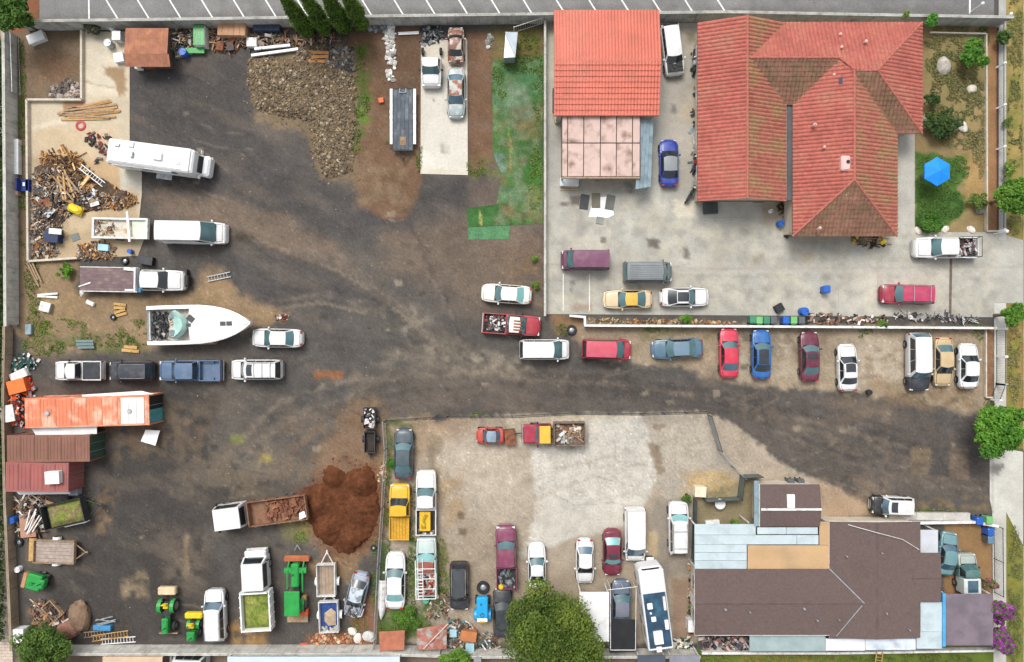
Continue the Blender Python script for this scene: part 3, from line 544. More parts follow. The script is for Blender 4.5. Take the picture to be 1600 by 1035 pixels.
fence('slat_fence', 'dark slatted fence around the small garden by the brown house', [(1184, 741), (1156, 742), (1152, 776), (1098, 779)], 1.5, M_DARKST, M_SLAT, sp=1.6)
fence('slat_fence', 'short dark fence between garden and white wagon', [(1083, 778), (1082, 822), (1080, 870)], 1.4, M_DARKST, M_SLAT, sp=1.8)
M_IRON = mk('wrought_iron', (.03, .03, .035), .5, .3)
fence('iron_fence', 'wrought iron fence with white posts along the front garden', [(1557, 42), (1557, 362)], 1.0, M_IRON, sp=4.0, pick=.16, posts_mat=M_WHITE, ppw=.08)
fence('iron_fence', 'wrought iron fence with white posts by the pale sedan row', [(1556, 514), (1556, 600), (1547, 624)], 1.3, M_IRON, sp=2.6, pick=.16, posts_mat=M_WHITE, ppw=.08)
fence('iron_fence', 'dark iron fence between teal cars and the sidewalk', [(1552, 820), (1553, 925)], 1.3, M_IRON, sp=3.2, pick=.16)
fence('wire_fence', 'leaning white pipe fence behind the small tin shed', [(803, 52), (846, 38)], 1.3, M_WHITED)
fence('wire_fence', 'thin wire fence beside the upper left wall', [(30, 60), (33, 150)], 1.2, M_STEEL)
# ---------------------------------------------------------------- roofs
def tiles(name, poly3, mat, parent=None, wave=.36, course=.42, amp=.11, step=.05, base=None):
    Pp = [Vector(p) for p in poly3]; A, B = Pp[0], Pp[1]; u = (B - A).normalized()
    n = None
    for q in Pp[2:]:
        c = u.cross(q - A)
        if c.length > 1e-4: n = c.normalized(); break
    if n.z < 0: n = -n
    s = n.cross(u)
    if s.z < 0: s = -s
    ab = [((p - A).dot(u), (p - A).dot(s)) for p in Pp]; bmax = max(q[1] for q in ab); amin = min(q[0] for q in ab); amax = max(q[0] for q in ab)
    nc = max(1, math.ceil(bmax / course - .05)); rows = []; ph = A.dot(u)
    for k in range(nc): rows += [(k * course, step), (min((k + 1) * course, bmax), 0.0)]
    na = max(2, int((amax - amin) / (wave / 4)) + 1) if amp else max(2, int((amax - amin) / 1.0) + 1)
    a = np.linspace(amin, amax, na); V = []
    for b, off in rows:
        bb = min(max(b, 1e-4), bmax - 1e-4); xs = []
        for i in range(len(ab)):
            (x0, y0), (x1, y1) = ab[i - 1], ab[i]
            if (y0 <= bb) != (y1 <= bb): xs.append(x0 + (bb - y0) / (y1 - y0) * (x1 - x0))
        lo, hi = min(xs), max(xs); ac = np.clip(a, lo, hi)
        hgt = off + (amp * np.abs(np.sin((ac + ph) * math.pi / wave)) if amp else 0)
        V.append(np.array(A) + ac[:, None] * np.array(u) + b * np.array(s) + (np.zeros(na) + hgt)[:, None] * np.array(n))
    V = np.vstack(V); nr = len(rows); idx = np.arange(nr * na).reshape(nr, na)
    F = np.stack([idx[:-1, :-1], idx[:-1, 1:], idx[1:, 1:], idx[1:, :-1]], -1).reshape(-1, 4)
    o = npmesh(name, V, F, mat, parent=parent); return o
def caps(pts, mat, parent, r=.11, seg=.42):
    for a, b in zip(pts[:-1], pts[1:]):
        A = Vector(a); B = Vector(b); L = (B - A).length; n = max(1, int(L / seg)); m = MB()
        for i in range(n): m.cyl(A + (B - A) * (i / n), A + (B - A) * ((i + 1.08) / n), r * 1.12, r * .92, 8)
        m.build('ridge_cap', mat, parent)
def wx(px, h): return (px - CX) * (H - h) / H / S
def wy(py, h): return (CY - py) * (H - h) / H / S
M_TILE = mk('clay_tile', (.36, .105, .08), .85, var=.16, vs=.5, fine=.22, fs=3.3, rgb2=(.30, .115, .08), s2=.5, lo=.5, hi=.7)
M_TILEL = mk('lichened_tile', (.195, .10, .066), .9, var=.2, vs=.6, fine=.25, fs=3.3, rgb2=(.155, .098, .055), s2=.7, lo=.45, hi=.65)
M_TILEM = mk('half_lichened_tile', (.33, .115, .08), .9, var=.2, vs=.6, fine=.25, fs=3.3, rgb2=(.23, .125, .066), s2=.6, lo=.46, hi=.6)
M_TILECAP = mk('ridge_tile', (.36, .12, .09), .85, var=.2, vs=3)
# --- the large tiled house
ze = 2.8; tp = math.tan(R(20))
hx0, hx1 = wx(1090, ze), wx(1227.5, ze); hyN, hyS = wy(36, ze), wy(315, ze); hm = (hx0 + hx1) / 2; zl = ze + (hx1 - hm) * tp
rx0, rx1 = wx(1238.5, ze), wx(1401, ze); ryS = wy(369, ze); rm = (rx0 + rx1) / 2; hw = (rx1 - rx0) / 2; zr = ze + hw * tp
ex1 = wx(1440, ze); eyS = wy(209, ze); em = (hyN + eyS) / 2; eh = (hyN - eyS) / 2; zE = ze + eh * tp
myS = wy(161, ze); mm = (hyN + myS) / 2 - .1; mh = hyN - mm; zm = ze + mh * tp
house = thing('tile_roof_house', 'large house under a red clay tile roof with hips and valleys', 'house', 1250, 200)
HO = Vector(house.location); house.location = (0, 0, 0)
xq = rm - (zE - zm) / tp
pl = [
 ([(hx0, hyS, ze), (hx0, hyN, ze), (hm, hyN, zl), (hm, hyS, zl)], M_TILE), ([(hx1, hyN, ze), (hx1, hyS, ze), (hm, hyS, zl), (hm, hyN, zl)], M_TILEM),
 ([(xq + .02, hyN, ze), (hm, hyN, ze), (hm, mm, zm), (xq + .02, mm, zm)], M_TILE), ([(hm, mm - (zm - ze) / tp, ze), (rm, mm - (zm - ze) / tp, ze), (rm, mm, zm), (hm, mm, zm)], M_TILEL),
 ([(ex1, hyN, ze), (xq, hyN, ze), (xq, mm, zm), (rm, em, zE), (ex1 - eh, em, zE)], M_TILE), ([(ex1, eyS, ze), (ex1, hyN, ze), (ex1 - eh, em, zE)], M_TILE),
 ([(rm - 2, eyS, ze), (ex1, eyS, ze), (ex1 - eh, em, zE), (rm - 2 + 2, em, zE), (rm - 2, em, zE)], M_TILEL),
 ([(rx0, ryS, ze), (rx0, em + hw, ze), (rm, em, zr), (rm, ryS + hw, zr)], M_TILE), ([(rx1, em + hw, ze), (rx1, ryS, ze), (rm, ryS + hw, zr), (rm, em, zr)], M_TILEM),
 ([(rx0, ryS, ze), (rx1, ryS, ze), (rm, ryS + hw, zr)], M_TILEL)]
pl[6] = ([(rm - 2, eyS, ze), (ex1, eyS, ze), (ex1 - eh, em, zE), (rm - 2, em, zE)], M_TILEL)
pl[8] = ([(rx1, em, ze), (rx1, ryS, ze), (rm, ryS + hw, zr), (rm, em, zr)], M_TILEM)
# the south slope of the east block starts at the wing's ridge
pl[6] = ([(rm, eyS, ze), (ex1, eyS, ze), (ex1 - eh, em, zE), (rm, em, zE)], M_TILEL)
for q, m_ in pl: tiles('roof_slope', q, m_, house)
caps([(hm, hyS, zl + .05), (hm, hyN, zl + .05)], M_TILECAP, house); caps([(hm + .3, mm, zm + .05), (rm - (zr - zm) / tp, mm, zm + .05), (rm, em, zr + .05)], M_TILECAP, house)
caps([(rm, em, zr + .05), (ex1 - eh, em, zE + .05)], M_TILECAP, house); caps([(ex1 - eh, em, zE + .05), (ex1, hyN, ze + .05)], M_TILECAP, house); caps([(ex1 - eh, em, zE + .05), (ex1, eyS, ze + .05)], M_TILECAP, house)
caps([(rm, em, zr + .05), (rm, ryS + hw, zr + .05)], M_TILECAP, house); caps([(rm, ryS + hw, zr + .05), (rx0, ryS, ze + .05)], M_TILECAP, house); caps([(rm, ryS + hw, zr + .05), (rx1, ryS, ze + .05)], M_TILECAP, house)
gm = MB(); gm.box(hx1 - .08, rx0 + .08, wy(313, ze), wy(163, ze), ze - .16, ze - .06); gm.build('flat_gutter', mk('gutter_felt', (.075, .08, .085), .8, var=.2), house)
def fascia(pts, z, parent, mat, t=.14):
    for a, b in zip(pts[:-1], pts[1:]): m = MB(); A = Vector((*a, z)); B = Vector((*b, z)); d = (B - A).normalized(); n = Vector((-d.y, d.x, 0)) * .02; u = Vector((0, 0, t)); m.add([tuple(x) for x in (A + n, A - n, B - n, B + n, A + n + u, A - n + u, B - n + u, B + n + u)], [(0, 1, 2, 3), (4, 7, 6, 5), (0, 4, 5, 1), (1, 5, 6, 2), (2, 6, 7, 3), (3, 7, 4, 0)]); m.build('fascia', mat, parent)
M_FASC = mk('brown_fascia', (.16, .10, .07), .8)
fascia([(hx1, hyS), (hx0, hyS), (hx0, hyN), (ex1, hyN), (ex1, eyS), (rx1, eyS), (rx1, ryS), (rx0, ryS), (rx0, hyS)], ze - .12, house, M_FASC)
ov = .45
def wallbox(x0, x1, y0, y1, z, parent, mat=M_STUCCO): m = MB(); m.box(x0, x1, y0, y1, 0, z); return m.build('wall', mat, parent)
wallbox(hx0 + ov, hx1 + .1, hyS + ov, hyN - ov, ze - .02, house); wallbox(rx0 + .2, rx1 - ov, ryS + ov, hyN - ov - .01, ze - .03, house); wallbox(rx1 - ov - .1, ex1 - ov, eyS + ov, hyN - ov - .02, ze - .04, house)
for yy in (hyS + .12, hyN - .12): m = MB(); m.add([(hx0 + .3, yy, ze - .1), (hx1, yy, ze - .1), (hm, yy, zl - .06)], [(0, 1, 2)]); m.build('gable', M_STUCCO, house)
sf = MB(); sf.box(hx0 + .03, hx1 - .05, hyS + .03, hyN - .03, ze - .1, ze - .05); sf.box(rx0 + .03, rx1 - .03, ryS + .03, hyN - .04, ze - .11, ze - .055); sf.box(rx1 - .1, ex1 - .03, eyS + .03, hyN - .05, ze - .112, ze - .058); sf.build('soffit', M_STUCCO, house)
def window(parent, x, y, z0, w, h, axis):
    m = MB(); f = MB()
    if axis == 'x': m.box(x - .03, x + .02, y - w / 2, y + w / 2, z0, z0 + h); f.box(x - .05, x - .01, y - w / 2 - .07, y + w / 2 + .07, z0 - .07, z0); f.box(x - .05, x - .01, y - w / 2 - .07, y + w / 2 + .07, z0 + h, z0 + h + .07)
    else: m.box(x - w / 2, x + w / 2, y - .03, y + .02, z0, z0 + h); f.box(x - w / 2 - .07, x + w / 2 + .07, y - .05, y - .01, z0 - .07, z0); f.box(x - w / 2 - .07, x + w / 2 + .07, y - .05, y - .01, z0 + h, z0 + h + .07)
    o = m.build('window', M_GLASS['dark'], parent); f.build('frame', M_WHITE, o)
for py in (80, 150, 215, 270): window(house, hx0 + ov, wy(py, 1.5), .9, 1.4, 1.1, 'x')
window(house, wx(1130, 1), hyS + ov, .9, 1.6, 1.1, 'y'); window(house, wx(1290, 1), ryS + ov, .9, 1.8, 1.1, 'y'); window(house, wx(1360, 1), ryS + ov, .9, 1.4, 1.1, 'y')
m = MB(); m.box(wx(1190, 1) - .5, wx(1190, 1) + .5, hyS + ov - .04, hyS + ov + .02, 0, 2.1); o = m.build('door', mk('brown_door', (.10, .05, .03), .6), house); m = MB(); m.box(wx(1190, 1) + .32, wx(1190, 1) + .4, hyS + ov - .09, hyS + ov - .04, 1, 1.08); m.build('handle', M_CHROME, o)
def vent(parent, px, py, z, kind, s=.18, mat=None):
    x, y = wx(px, z), wy(py, z); m = MB()
    if kind == 'pipe': m.cyl((x, y, z - .4), (x, y, z + .25), s * .5, n=8); m.cyl((x, y, z + .2), (x, y, z + .3), s * .8, s * .4, 8)
    else: m.cbox(x - s, x + s, y - s, y + s, z - .5, z + .3, .03); m.cbox(x - s - .06, x + s + .06, y - s - .06, y + s + .06, z + .3, z + .36, .02)
    m.build('roof_vent', mat or mk('vent_paint', (.62, .40, .34), .7), parent)
for q in ((1312, 55), (1314, 75), (1352, 66), (1302, 118), (1273, 196), (1272, 196), (1287, 231), (1320, 305), (1280, 357), (1367, 111)): vent(house, q[0], q[1], 3.9 if q[1] > 60 else 3.4, 'pipe', .2)
z = 4.35; x, y = wx(1320, z), wy(256, z); m = MB(); m.cbox(x - .42, x + .42, y - .68, y + .68, z - .7, z + .3, .12); o = m.build('chimney', mk('pink_paint', (.62, .40, .38), .8, var=.1), house); m = MB(); m.cyl((x + .15, y + .1, z + .28), (x + .15, y + .1, z + .36), .17, n=10); m.build('flue', M_BLACK, o)
z = 4.15; x, y = wx(1316, z), wy(127, z); m = MB(); m.cbox(x - .35, x + .35, y - .32, y + .32, z - .4, z + .18, .04); m.build('skylight', mk('skylight_dark', (.03, .05, .09), .2, coat=.5), house)
# --- orange roofed garage
ge = 3.0; gx0, gx1 = wx(866, ge), wx(1030, ge); gyN, gyS = wy(17, ge), wy(181, ge); gm_ = (gyN + gyS) / 2; gz = ge + (gyN - gm_) * .16
M_OR = mk('orange_metal_tile', (.52, .145, .10), .6, var=.08, vs=.6, fine=.08, fs=5, rgb2=(.47, .14, .095), s2=.5, coat=.05)
gar = thing('garage', 'garage with a bright orange tile-pattern roof', 'garage', 948, 100)
gar.location = (0, 0, 0)
tiles('roof_slope', [(gx1, gyN, ge), (gx0, gyN, ge), (gx0, gm_, gz), (gx1, gm_, gz)], M_OR, gar, .30, .50, .10, .07)
tiles('roof_slope', [(gx0, gyS, ge), (gx1, gyS, ge), (gx1, gm_, gz), (gx0, gm_, gz)], M_OR, gar, .30, .50, .10, .07)
m = MB(); m.box(gx0 - .02, gx1 + .02, gm_ - .15, gm_ + .15, gz + .02, gz + .06); m.build('ridge_cap', M_OR, gar)
wallbox(gx0 + .3, gx1 - .3, gyS + .3, gyN - .3, ge - .02, gar, M_BLOCKL); fascia([(gx0, gyN), (gx0, gyS), (gx1, gyS), (gx1, gyN)], ge - .16, gar, M_OR, .18)
m = MB(); m.box(gx0 + .05, gx1 - .05, gyS + .05, gyN - .05, ge - .1, ge - .03); m.build('soffit', M_STUCCO, gar)
m = MB(); m.box(gx1 - .32, gx1 - .26, wy(150, 1), wy(95, 1), 0, 2.3); m.build('garage_door', M_WHITED, gar)
# --- pink panelled carport
cp = thing('carport', 'carport roofed in stained pinkish translucent panels below the orange garage', 'carport', 940, 230)
M_PINK = mk('stained_panel', (.50, .36, .315), .55, var=.1, vs=1, rgb2=(.19, .12, .085), s2=.9, lo=.48, hi=.72)
ch = 2.5; o0 = cp.location.copy()
cols = [878, 887, 912, 938, 963, 988, 1000]
for j, (a, b) in enumerate(((182, 224), (224.6, 276))):
    for x0, x1 in zip(cols[:-1], cols[1:]):
        m = MB(); X0, X1, Y0, Y1 = wx(x0, ch) + .03, wx(x1, ch) - .05, wy(b, ch) + .03, wy(a, ch) - .03; zz = ch + .12 * (1 - j)
        m.add([(X0, Y0, zz), (X1, Y0, zz), (X1, Y1, zz + .1), (X0, Y1, zz + .1), (X0, Y0, zz - .03), (X1, Y0, zz - .03), (X1, Y1, zz + .07), (X0, Y1, zz + .07)], [(0, 1, 2, 3), (7, 6, 5, 4), (4, 5, 1, 0), (5, 6, 2, 1), (6, 7, 3, 2), (7, 4, 0, 3)]); o = m.build('roof_panel', M_PINK, cp); o.location = (-o0.x, -o0.y, 0)
m = MB()
for x in cols: m.box(wx(x, ch) - .05, wx(x, ch) + .05, wy(278, ch), wy(181, ch), ch - .2, ch - .06)
o = m.build('rafters', mk('dark_timber', (.10, .06, .045), .85), cp); o.location = (-o0.x, -o0.y, 0)
for x in (880, 938, 998):
    for y in (184, 274): m = MB(); X, Y = wx(x, ch), wy(y, ch); m.box(X - .06, X + .06, Y - .06, Y + .06, 0, ch - .2); o = m.build('post', M_WOOD, cp); o.location = (-o0.x, -o0.y, 0)
m = MB(); m.box(wx(878, ch), wx(1000, ch), wy(279, ch), wy(276.5, ch), ch - .25, ch - .02); o = m.build('beam', M_WOOD, cp); o.location = (-o0.x, -o0.y, 0)
def awning(label, quad, h, mat, n=5, name='metal_awning', sag=0.25, cat='awning'):
    q = [Vector(W(a, b, h)) for a, b in quad]; c = sum(q, Vector()) / 4; r = thing(name, label, cat, 0, 0); r.location = (c.x, c.y, 0)
    for i in range(n):
        m = MB(); t0, t1 = i / n, (i + .97) / n; a = q[0].lerp(q[1], t0) - c; b = q[0].lerp(q[1], t1) - c; e = q[3].lerp(q[2], t1) - c; f = q[3].lerp(q[2], t0) - c
        a.z = b.z = h - sag * t0; a.z = h - sag * t0; b.z = h - sag * t1 - .03; e.z = b.z; f.z = a.z; d = Vector((0, 0, .04))
        m.add([tuple(x) for x in (a, b, e, f, a - d, b - d, e - d, f - d)], [(0, 1, 2, 3), (7, 6, 5, 4), (0, 4, 5, 1), (1, 5, 6, 2), (2, 6, 7, 3), (3, 7, 4, 0)]); recalc(m.build('roof_panel', mat, r))
    for p in q: m = MB(); d = (p - c) * .93; m.cyl((d.x, d.y, 0), (d.x, d.y, h - sag - .06), .04, n=6); m.build('post', M_STEEL, r)
    return r
M_BLUEST = mk('blue_grey_sheet', (.24, .32, .36), .5, .2, var=.15, vs=1.2, rgb2=(.18, .23, .26), s2=1)
awning('narrow blue-grey metal awning along the pink carport', [(1001, 186), (1022, 188), (1018, 291), (993, 296)], 2.3, M_BLUEST, 4)
# --- brown shingled house
M_SH = mk('brown_shingle', (.122, .088, .082), .95, var=.08, vs=.35, fine=.12, fs=4.5, rgb2=(.112, .081, .075), s2=.35, spec=.15, obj=False)
M_SHL = mk('worn_shingle', (.124, .09, .083), .95, var=.08, vs=.35, fine=.12, fs=4.5, rgb2=(.114, .083, .076), s2=.35, spec=.15, obj=False)
be = 2.7; bt = .085; bh = thing('shingle_house', 'large low house under brown shingle roof at lower right', 'house', 1300, 930); bh.location = (0, 0, 0)
b0, b1 = wx(1085, be), wx(1368, 3.3); byN, byS = wy(889, be), wy(993, be); bym = (byN + byS) / 2; bz = be + (byN - bym) * bt
n0, n1 = wx(1296, be), wx(1438, be); nyN, nyS = wy(815, be), wy(997, be); nm = (n0 + n1) / 2; nz = be + (nm - n0) * bt
for q, m_ in (([(b0, byS, be), (nm, byS, be), (nm, bym, bz), (b0, bym, bz)], M_SH), ([(nm, byN, be), (b0, byN, be), (b0, bym, bz), (nm, bym, bz)], M_SH),
              ([(n0, nyN, be), (n0, nyS, be), (nm, nyS, nz), (nm, nyN, nz)], M_SH), ([(n1, nyS, be), (n1, nyN, be), (nm, nyN, nz), (nm, nyS, nz)], M_SHL)):
    tiles('roof_slope', q, m_, bh, .5, .28, 0, .008)
cy_ = wy(903, be); tiles('roof_slope', [(n1 - .6, wy(941, be), be - .03), (wx(1470, be), wy(941, be), be - .03), (wx(1470, be), cy_, be + .1), (n1 - .6, cy_, be + .1)], M_SHL, bh, .5, .28, 0, .008)
tiles('roof_slope', [(wx(1470, be), wy(864, be), be - .03), (n1 - .6, wy(864, be), be - .03), (n1 - .6, cy_, be + .1), (wx(1470, be), cy_, be + .1)], M_SHL, bh, .5, .28, 0, .008)
M_SHC = mk('shingle_cap', (.105, .074, .068), .95)
for a, b in (((b0, bym, bz + .025), (nm - 1.2, bym, bz + .025)), ((nm, nyN, nz + .025), (nm, nyS, nz + .025)), ((n1 - .8, cy_, be + .12), (wx(1470, be), cy_, be + .12))):
    m = MB(); A = Vector(a); B = Vector(b); d = (B - A).normalized(); n = Vector((-d.y, d.x, 0)) * .15
    m.add([tuple(x) for x in (A + n - Vector((0, 0, .03)), A + Vector((0, 0, .01)), A - n - Vector((0, 0, .03)), B + n - Vector((0, 0, .03)), B + Vector((0, 0, .01)), B - n - Vector((0, 0, .03)))], [(0, 1, 4, 3), (1, 2, 5, 4)]); m.build('ridge_cap', M_SHC, bh)
def strip(parent, name, a, b, w, mat, lift=.05, part=None):
    m = MB(); A = Vector(a); B = Vector(b); d = (B - A).normalized(); n = Vector((-d.y, d.x, 0)) * w / 2; L = Vector((0, 0, lift))
    m.add([tuple(x) for x in (A + n + L, A - n + L, B - n + L, B + n + L, A + n, A - n, B - n, B + n)], [(0, 1, 2, 3), (0, 4, 5, 1), (1, 5, 6, 2), (2, 6, 7, 3), (3, 7, 4, 0)]); return m.build(name, mat, parent)
strip(bh, 'valley_flashing', (n0, byN, be), (n0 + (bz - be) / bt, bym, bz), .09, M_STEEL, .04); strip(bh, 'valley_flashing', (n0 + .6, byS, be + .1), (n0 + (bz - be) / bt - .2, bym - .2, bz), .08, M_STEEL, .04)
wallbox(b0 + .3, n0 + 1, byS + .3, byN - .3, be - .03, bh); wallbox(n0 + .3, n1 - .3, nyS + .3, nyN - .3, be - .04, bh); wallbox(n1 - .4, wx(1470, be) - .3, wy(938, be), wy(867, be), be - .1, bh)
fascia([(b0, byN), (b0, byS), (n0, byS)], be - .1, bh, M_WHITED, .11); fascia([(n0, nyS), (n1, nyS)], be - .12, bh, M_WHITED, .11); fascia([(n1, nyN), (n0, nyN), (n0, byN)], be - .12, bh, M_WHITED, .11)
for q, k, s_ in (((1133, 952), 'pipe', .2), ((1171, 956), 'pipe', .15), ((1256, 951), 'pipe', .2), ((1276, 969), 'pipe', .15), ((1322, 869), 'pipe', .15), ((1377, 864), 'pipe', .15), ((1384, 958), 'pipe', .15), ((1420, 984), 'pipe', .12), ((1310, 968), 'pipe', .12)): vent(bh, *q, 2.95, k, s_ * .8, M_STEEL)
window(bh, wx(1110, 1), byN - .3 + .06, .9, 1.4, 1.1, 'y'); window(bh, b0 + .3, wy(910, 1.4), .9, 1.2, 1.1, 'x'); window(bh, b0 + .3, wy(965, 1.4), .9, 1.4, 1.1, 'x'); m = MB(); m.box(b0 + .25, b0 + .32, wy(945, 1), wy(930, 1), 0, 2.05); m.build('door', M_WHITED, bh)
cb = MB(); cp_ = [W(1325, 820, 3.0), W(1368, 832, 3.35), W(1410, 843, 3.05), W(1436, 859, 2.8)]
for a, b in zip(cp_[:-1], cp_[1:]): cb.cyl((a[0], a[1], a[2] + .02), (b[0], b[1], b[2] + .02), .03, n=5)
cb.build('roof_cable', M_WHITED, bh)
# small wing with white ridge strip and skylight
s0, s1 = wx(1187, 2.7), wx(1281, 2.7); sN, sS = wy(757, 2.7), wy(823, 2.7); sm = wy(796, 3.0); sz = 3.05
sw = thing('small_annex', 'small brown shingled annex with a white skylight and ridge strip', 'annex', 1234, 790); sw.location = (0, 0, 0)
tiles('roof_slope', [(s0, sS, 2.7), (s1, sS, 2.7), (s1, sm, sz), (s0, sm, sz)], M_SH, sw, .5, .28, 0, .008); tiles('roof_slope', [(s1, sN, 2.7), (s0, sN, 2.7), (s0, sm, sz), (s1, sm, sz)], M_SH, sw, .5, .28, 0, .008)
strip(sw, 'ridge_strip', (s0, sm, sz), (s1, sm, sz), .2, M_WHITED, .05); wallbox(s0 + .25, s1 - .25, sS + .1, sN - .25, 2.66, sw); fascia([(s0, sN), (s0, sS)], 2.6, sw, M_WHITED, .12); fascia([(s1, sN), (s1, sS)], 2.6, sw, mk('orange_trim', (.6, .3, .2), .7), .12)
z = 3.0; m = MB(); m.cbox(wx(1230, z), wx(1242, z), wy(794, z), wy(773, z), 2.8, 3.06, .04); m.build('skylight', M_WHITE, sw)
m = MB(); m.box(wx(1179, 2.7), s0 - .02, sS, wy(752, 2.7), 2.5, 2.62); m.build('side_gutter', M_BLUEST, sw)
# white panel patio covers and the tan flat roof
M_PANW = mk('pale_blue_panel', (.46, .54, .57), .45, .1, var=.07, vs=.7, rgb2=(.40, .48, .50), s2=.8)
def flatroof(name, label, rects, h, mat, cat='patio cover', part='roof_panel', th=.06, posts=True):
    xs = [q[0] for q in rects] + [q[2] for q in rects]; ys = [q[1] for q in rects] + [q[3] for q in rects]; r = thing(name, label, cat, (min(xs) + max(xs)) / 2, (min(ys) + max(ys)) / 2, h=h); o0 = r.location
    for i, (a, b, c, d) in enumerate(rects):
        m = MB(); X0, X1, Y0, Y1 = wx(a, h) + .015, wx(c, h) - .02, wy(d, h) + .02, wy(b, h) - .02; k = .012 * (i % 3)
        m.box(X0, X1, Y0, Y1, h - th, h + k); m.box(X0, X1, Y0, Y0 + .05, h + k, h + k + .035); o = m.build(part, mat if not isinstance(mat, list) else mat[i % len(mat)], r); o.location = (-o0.x, -o0.y, 0)
    if posts:
        for x in (min(xs) + 2, max(xs) - 2):
            for y in (min(ys) + 2, max(ys) - 2): m = MB(); X, Y = wx(x, h) - o0.x, wy(y, h) - o0.y; m.box(X - .05, X + .05, Y - .05, Y + .05, 0, h - th - .002); m.build('post', M_WHITED, r)
    return r
flatroof('patio_cover', 'pale blue-white metal patio cover with long seams left of the tan roof', [(1085, 819, 1181, 836), (1085, 836, 1245, 851), (1245, 836, 1279, 851), (1085, 851, 1167, 863.5), (1085, 863.5, 1167, 876), (1085, 876, 1167, 889.5), (1183, 824, 1229, 835), (1229, 824, 1278, 835)], 2.55, M_PANW)
flatroof('flat_roof', 'flat tan roof between patio cover and brown shingles', [(1168, 852, 1297, 890), (1280, 815, 1296.5, 852)], 2.6, mk('tan_felt', (.44, .29, .155), .9, var=.08, vs=.5, rgb2=(.38, .26, .15), s2=.4), 'roof')
flatroof('patio_cover', 'grey-green flat porch roof under the brown house', [(1171, 993, 1290, 1018)], 2.3, mk('grey_green_felt', (.26, .33, .33), .85, var=.12))
flatroof('patio_cover', 'white porch roof with bluish stain below the brown house', [(1290, 998, 1352, 1017), (1352, 998, 1431, 1016)], 2.3, [mk('white_roof', (.62, .63, .66), .6, var=.06), mk('stained_roof', (.55, .60, .66), .6, var=.1, rgb2=(.30, .34, .42), s2=.9, lo=.5, hi=.7)])
flatroof('patio_cover', 'white metal porch roof with blue edge beside the purple carport', [(1432, 987, 1472, 1014), (1438, 941, 1472, 987)], 2.4, M_PANW)
m = MB(); m.box(wx(1472, 2.4), wx(1476.5, 2.4), wy(1010, 2.4), wy(927, 2.4), 2.25, 2.5); tag(m.build('gutter_channel', mk('bright_blue', (.06, .30, .55), .5)), 'bright blue gutter strip between white porch and purple carport', 'gutter')
flatroof('carport', 'purple-grey carport roof at the lower right corner', [(1477, 928, 1552, 1009)], 2.3, mk('purple_felt', (.17, .135, .16), .85, var=.14, vs=.5, rgb2=(.13, .11, .13), s2=.6), 'carport')
flatroof('patio_cover', 'small light grey porch roof by the teal sedan', [(1438, 828, 1466, 864)], 2.3, mk('lightgrey_roof', (.46, .48, .51), .6, var=.08), 'porch roof')
# canopies
flatroof('canopy', 'white flat canopy with grey smudge beside the big tree', [(905, 925, 952, 1003)], 2.4, mk('white_canopy', (.66, .66, .65), .7, var=.05, rgb2=(.36, .34, .32), s2=.45, lo=.6, hi=.75), 'canopy')
M_NET = mk('black_net', (.018, .019, .022), .9, var=.2)
net = thing('shade_canopy', 'black shade net canopy over the dark blue car', 'canopy', 973, 995, h=2.2)
def tarp(name, poly, z, amp, mat, parent=None, label=None, cat=None, n=10, edge=.03, slope=(0, 0), freq=1.2):
    q = [Vector((*W(a, b, z)[:2], z)) for a, b in poly]; c = sum(q, Vector()) / 4; V = []; F = []; sd = random.uniform(0, 99)
    for k, dz in ((0, 0), (1, -edge)):
        for j in range(n + 1):
            for i in range(n + 1):
                p = q[0].lerp(q[1], i / n).lerp(q[3].lerp(q[2], i / n), j / n); w_ = float(vnoise(np.array(p.x * freq + sd), np.array(p.y * freq), 5)) * amp + float(vnoise(np.array(p.x * freq * 3.1 + sd), np.array(p.y * freq * 3), 6)) * amp * .35
                V.append((p.x - c.x, p.y - c.y, z + w_ + dz + slope[0] * (i / n - .5) + slope[1] * (j / n - .5)))
    k = n + 1
    for j in range(n):
        for i in range(n):
            F.append((j * k + i, j * k + i + 1, (j + 1) * k + i + 1, (j + 1) * k + i)); o = k * k; F.append((o + (j + 1) * k + i, o + (j + 1) * k + i + 1, o + j * k + i + 1, o + j * k + i))
    o = k * k; per = [(0, i) for i in range(n)] + [(j, n) for j in range(n)] + [(n, n - i) for i in range(n)] + [(n - j, 0) for j in range(n)]; ids = [a * k + b for a, b in per]
    F += [(ids[i], ids[(i + 1) % len(ids)], o + ids[(i + 1) % len(ids)], o + ids[i]) for i in range(len(ids))]
    m = MB(); m.add(V, F); ob = recalc(m.build(name, mat, None, 60))
    if parent: ob.parent = parent; ob.location = (c.x - parent.location.x, c.y - parent.location.y, 0)
    else: ob.location = (c.x, c.y, 0)
    if label: tag(ob, label, cat)
    return ob
tarp('net_sheet', [(953, 966), (995, 968), (994, 1018), (952, 1020)], 2.05, .1, M_NET, net)
for a, b in ((954, 920), (994, 920), (954, 1016), (993, 1016), (974, 920)): m = MB(); p = W(a, b, 2.2); m.cyl((p[0] - net.location.x, p[1] - net.location.y, 0), (p[0] - net.location.x, p[1] - net.location.y, 2.2), .03, n=6); m.build('post', M_WHITED, net)
m = MB()
for a, b in (((954, 920), (954, 1016)), ((994, 920), (993, 1016)), ((950, 922), (996, 917)), ((954, 1016), (993, 1016))): A = W(*a, 2.25); B = W(*b, 2.25); m.cyl((A[0] - net.location.x, A[1] - net.location.y, 2.25), (B[0] - net.location.x, B[1] - net.location.y, 2.25), .035, n=6)
m.build('frame', M_WHITED, net)
